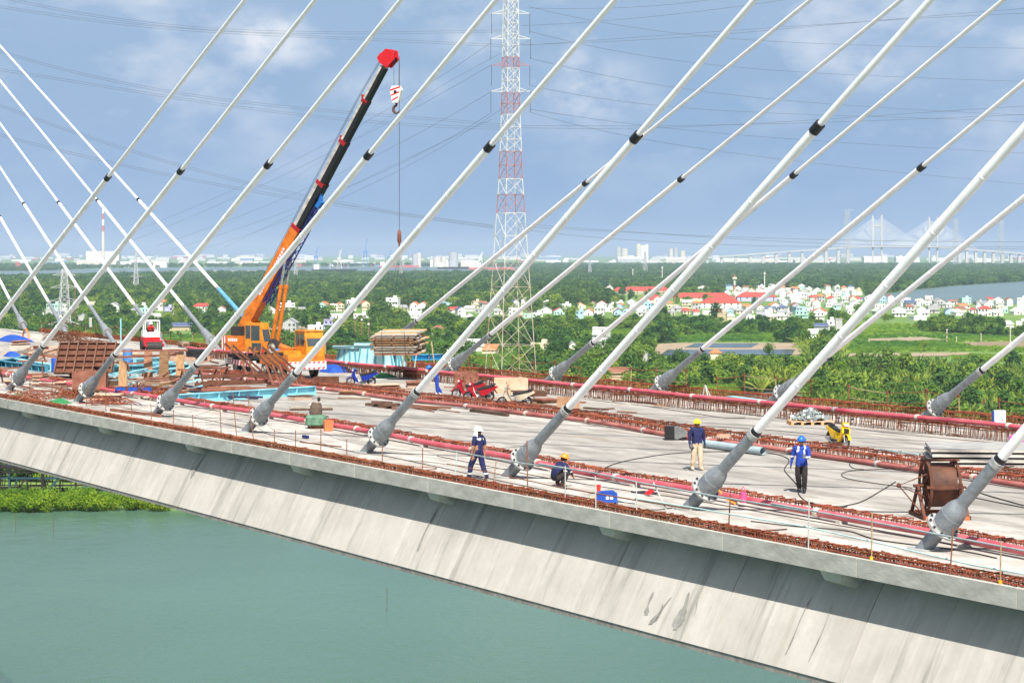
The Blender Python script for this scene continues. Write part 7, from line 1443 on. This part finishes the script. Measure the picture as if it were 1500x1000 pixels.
# distant cable-stayed bridge with its viaduct
VW = mat('viaduct_pale', (.50, .49, .46), .8, var=.08, scale=.02)
YB = PG(1290, 389.5).y; vb = empty('distant_bridge', Matrix.Translation((0, YB, ZG)), 'hazy distant cable-stayed bridge with twin towers and long viaduct', 'bridge'); vbi = vb.matrix_world.inverted()
def vp(x, y, dy=0): q = AT(x, y, YB + dy); return vbi @ q
dl = [(835, 394), (890, 391.5), (940, 386), (1040, 377), (1140, 369.5), (1240, 362.5), (1284, 361), (1330, 361), (1372, 361.8), (1440, 367), (1500, 371.5), (1580, 378)]
for (x0, y0), (x1, y1) in zip(dl, dl[1:]): MB().beam(vp(x0, y0), vp(x1, y1), 26, 4.5).build('viaduct_span', VW, vb, False)
def dly(x):
    for (x0, y0), (x1, y1) in zip(dl, dl[1:]):
        if x0 <= x <= x1: return y0 + (y1 - y0) * (x - x0) / (x1 - x0)
    return dl[-1][1]
pm = {}
for x in [1017, 1036, 1057, 1078, 1099, 1118, 1137, 1156, 1175, 1210, 1228, 1242, 1405, 1416, 1429, 1442, 1455, 1468, 1481, 1493]:
    y = dly(x); z1 = vp(x, y + 1.6).z; b = MB(); w0, w1 = (3.0, 1.7); g = F / YB; X = vp(x, y).x
    b.add([(X - w0 / g / 2 * 1.6, -8, -1), (X + w0 / g / 2 * 1.6, -8, -1), (X + w0 / g / 2 * 1.6, 8, -1), (X - w0 / g / 2 * 1.6, 8, -1), (X - w1 / g, -8, z1), (X + w1 / g, -8, z1), (X + w1 / g, 8, z1), (X - w1 / g, 8, z1)], [(0, 1, 5, 4), (1, 2, 6, 5), (2, 3, 7, 6), (3, 0, 4, 7), (4, 5, 6, 7)]); b.build('pier', VW, vb, False)
tops = []
for x, yt in ((1278.5, 316), (1291.5, 315), (1361, 318), (1373, 318)):
    MB().beam(vp(x, 390), vp(x, yt), 6.5, 6.5).build('tower_leg', VW, vb, False); tops.append((x, yt))
for a, b_ in ((0, 1), (2, 3)):
    MB().beam(vp(tops[a][0], 331), vp(tops[b_][0], 331), 5, 5).build('cross_beam', VW, vb, False)
for x, yt in tops:
    for sg in (-1, 1):
        b = MB()
        for k in range(1, 12):
            xx = x + sg * k * 5.4; b.beam(vp(x, yt + 2 + (12 - k) * 1.5), vp(xx, dly(xx) - .5), 1.0, 1.0)
        tag(b.build('stay_fan', FW[0], vb, False), kind='stuff')
# causeway in the left distance
rd = empty('far_road', Matrix.Translation(PG(150, 405)), 'thin pale elevated road crossing the far woodland on the left', 'road'); rdi = rd.matrix_world.inverted()
RL = [(20, 412.5), (90, 408.5), (150, 405.5), (220, 402.5), (300, 399.8), (420, 398.8), (535, 402)]
for (x0, y0), (x1, y1) in zip(RL, RL[1:]):
    a = PG(x0, y0 + 1.5); c = PG(x1, y1 + 1.5); a.z = c.z = ZG + 7.5; MB().beam(rdi @ a, rdi @ c, 14, 1.8).build('road_span', VW, rd, False)
    for t in (.2, .5, .8): q = rdi @ a.lerp(c, t); MB().ab(q.x - 2, q.x + 2, q.y - 4, q.y + 4, -2, q.z - .95).build('road_pier', VW, rd, False)
for i, (x, y) in enumerate(((1385, 416), (1369, 417), (1475, 409), (1490, 411), (1318, 421))): p = PG(x, y); L = 9 / GS(y); rt = empty('river_boat', Matrix.Translation(p), ['orange boat on the grey far river', 'white boat beside the orange one on the far river', 'pale boat at the far bank on the right', 'white boat near the right bank of the far river', 'small white boat at the left end of the far river'][i], 'boat'); MB().prism([(-L / 2, 2), (L / 2, 2.4), (L / 2 - 1.5, -.1), (-L / 2 + 1, -.1)], -2, 2).build('hull', TRU, rt, False); MB().ab(-L / 4, L / 6, -1.5, 1.5, 2.01, 6 if i == 0 else 4).build('cabin', HO if i == 0 else FW[0], rt, False)
# ================================================================== HAZE
hz = MB().ab(-5200, 5200, -900, 21000, ZW - 1.5, 175).build('haze', None, None, False) if False else None
hb = MB(); hb.ab(-9500, 9500, -4500, 46000, ZW - 1.5, 210)
hm_ = bpy.data.materials.new('haze_air'); hm_.use_nodes = True; N = hm_.node_tree.nodes; N.clear(); o_ = N.new('ShaderNodeOutputMaterial'); pv = N.new('ShaderNodeVolumePrincipled'); pv.inputs['Color'].default_value = (.58, .75, .95, 1); pv.inputs['Density'].default_value = 5.4e-5; pv.inputs['Anisotropy'].default_value = 0.0; hm_.node_tree.links.new(pv.outputs[0], o_.inputs['Volume'])
tag(hb.build('haze', hm_, None, False), kind='stuff')
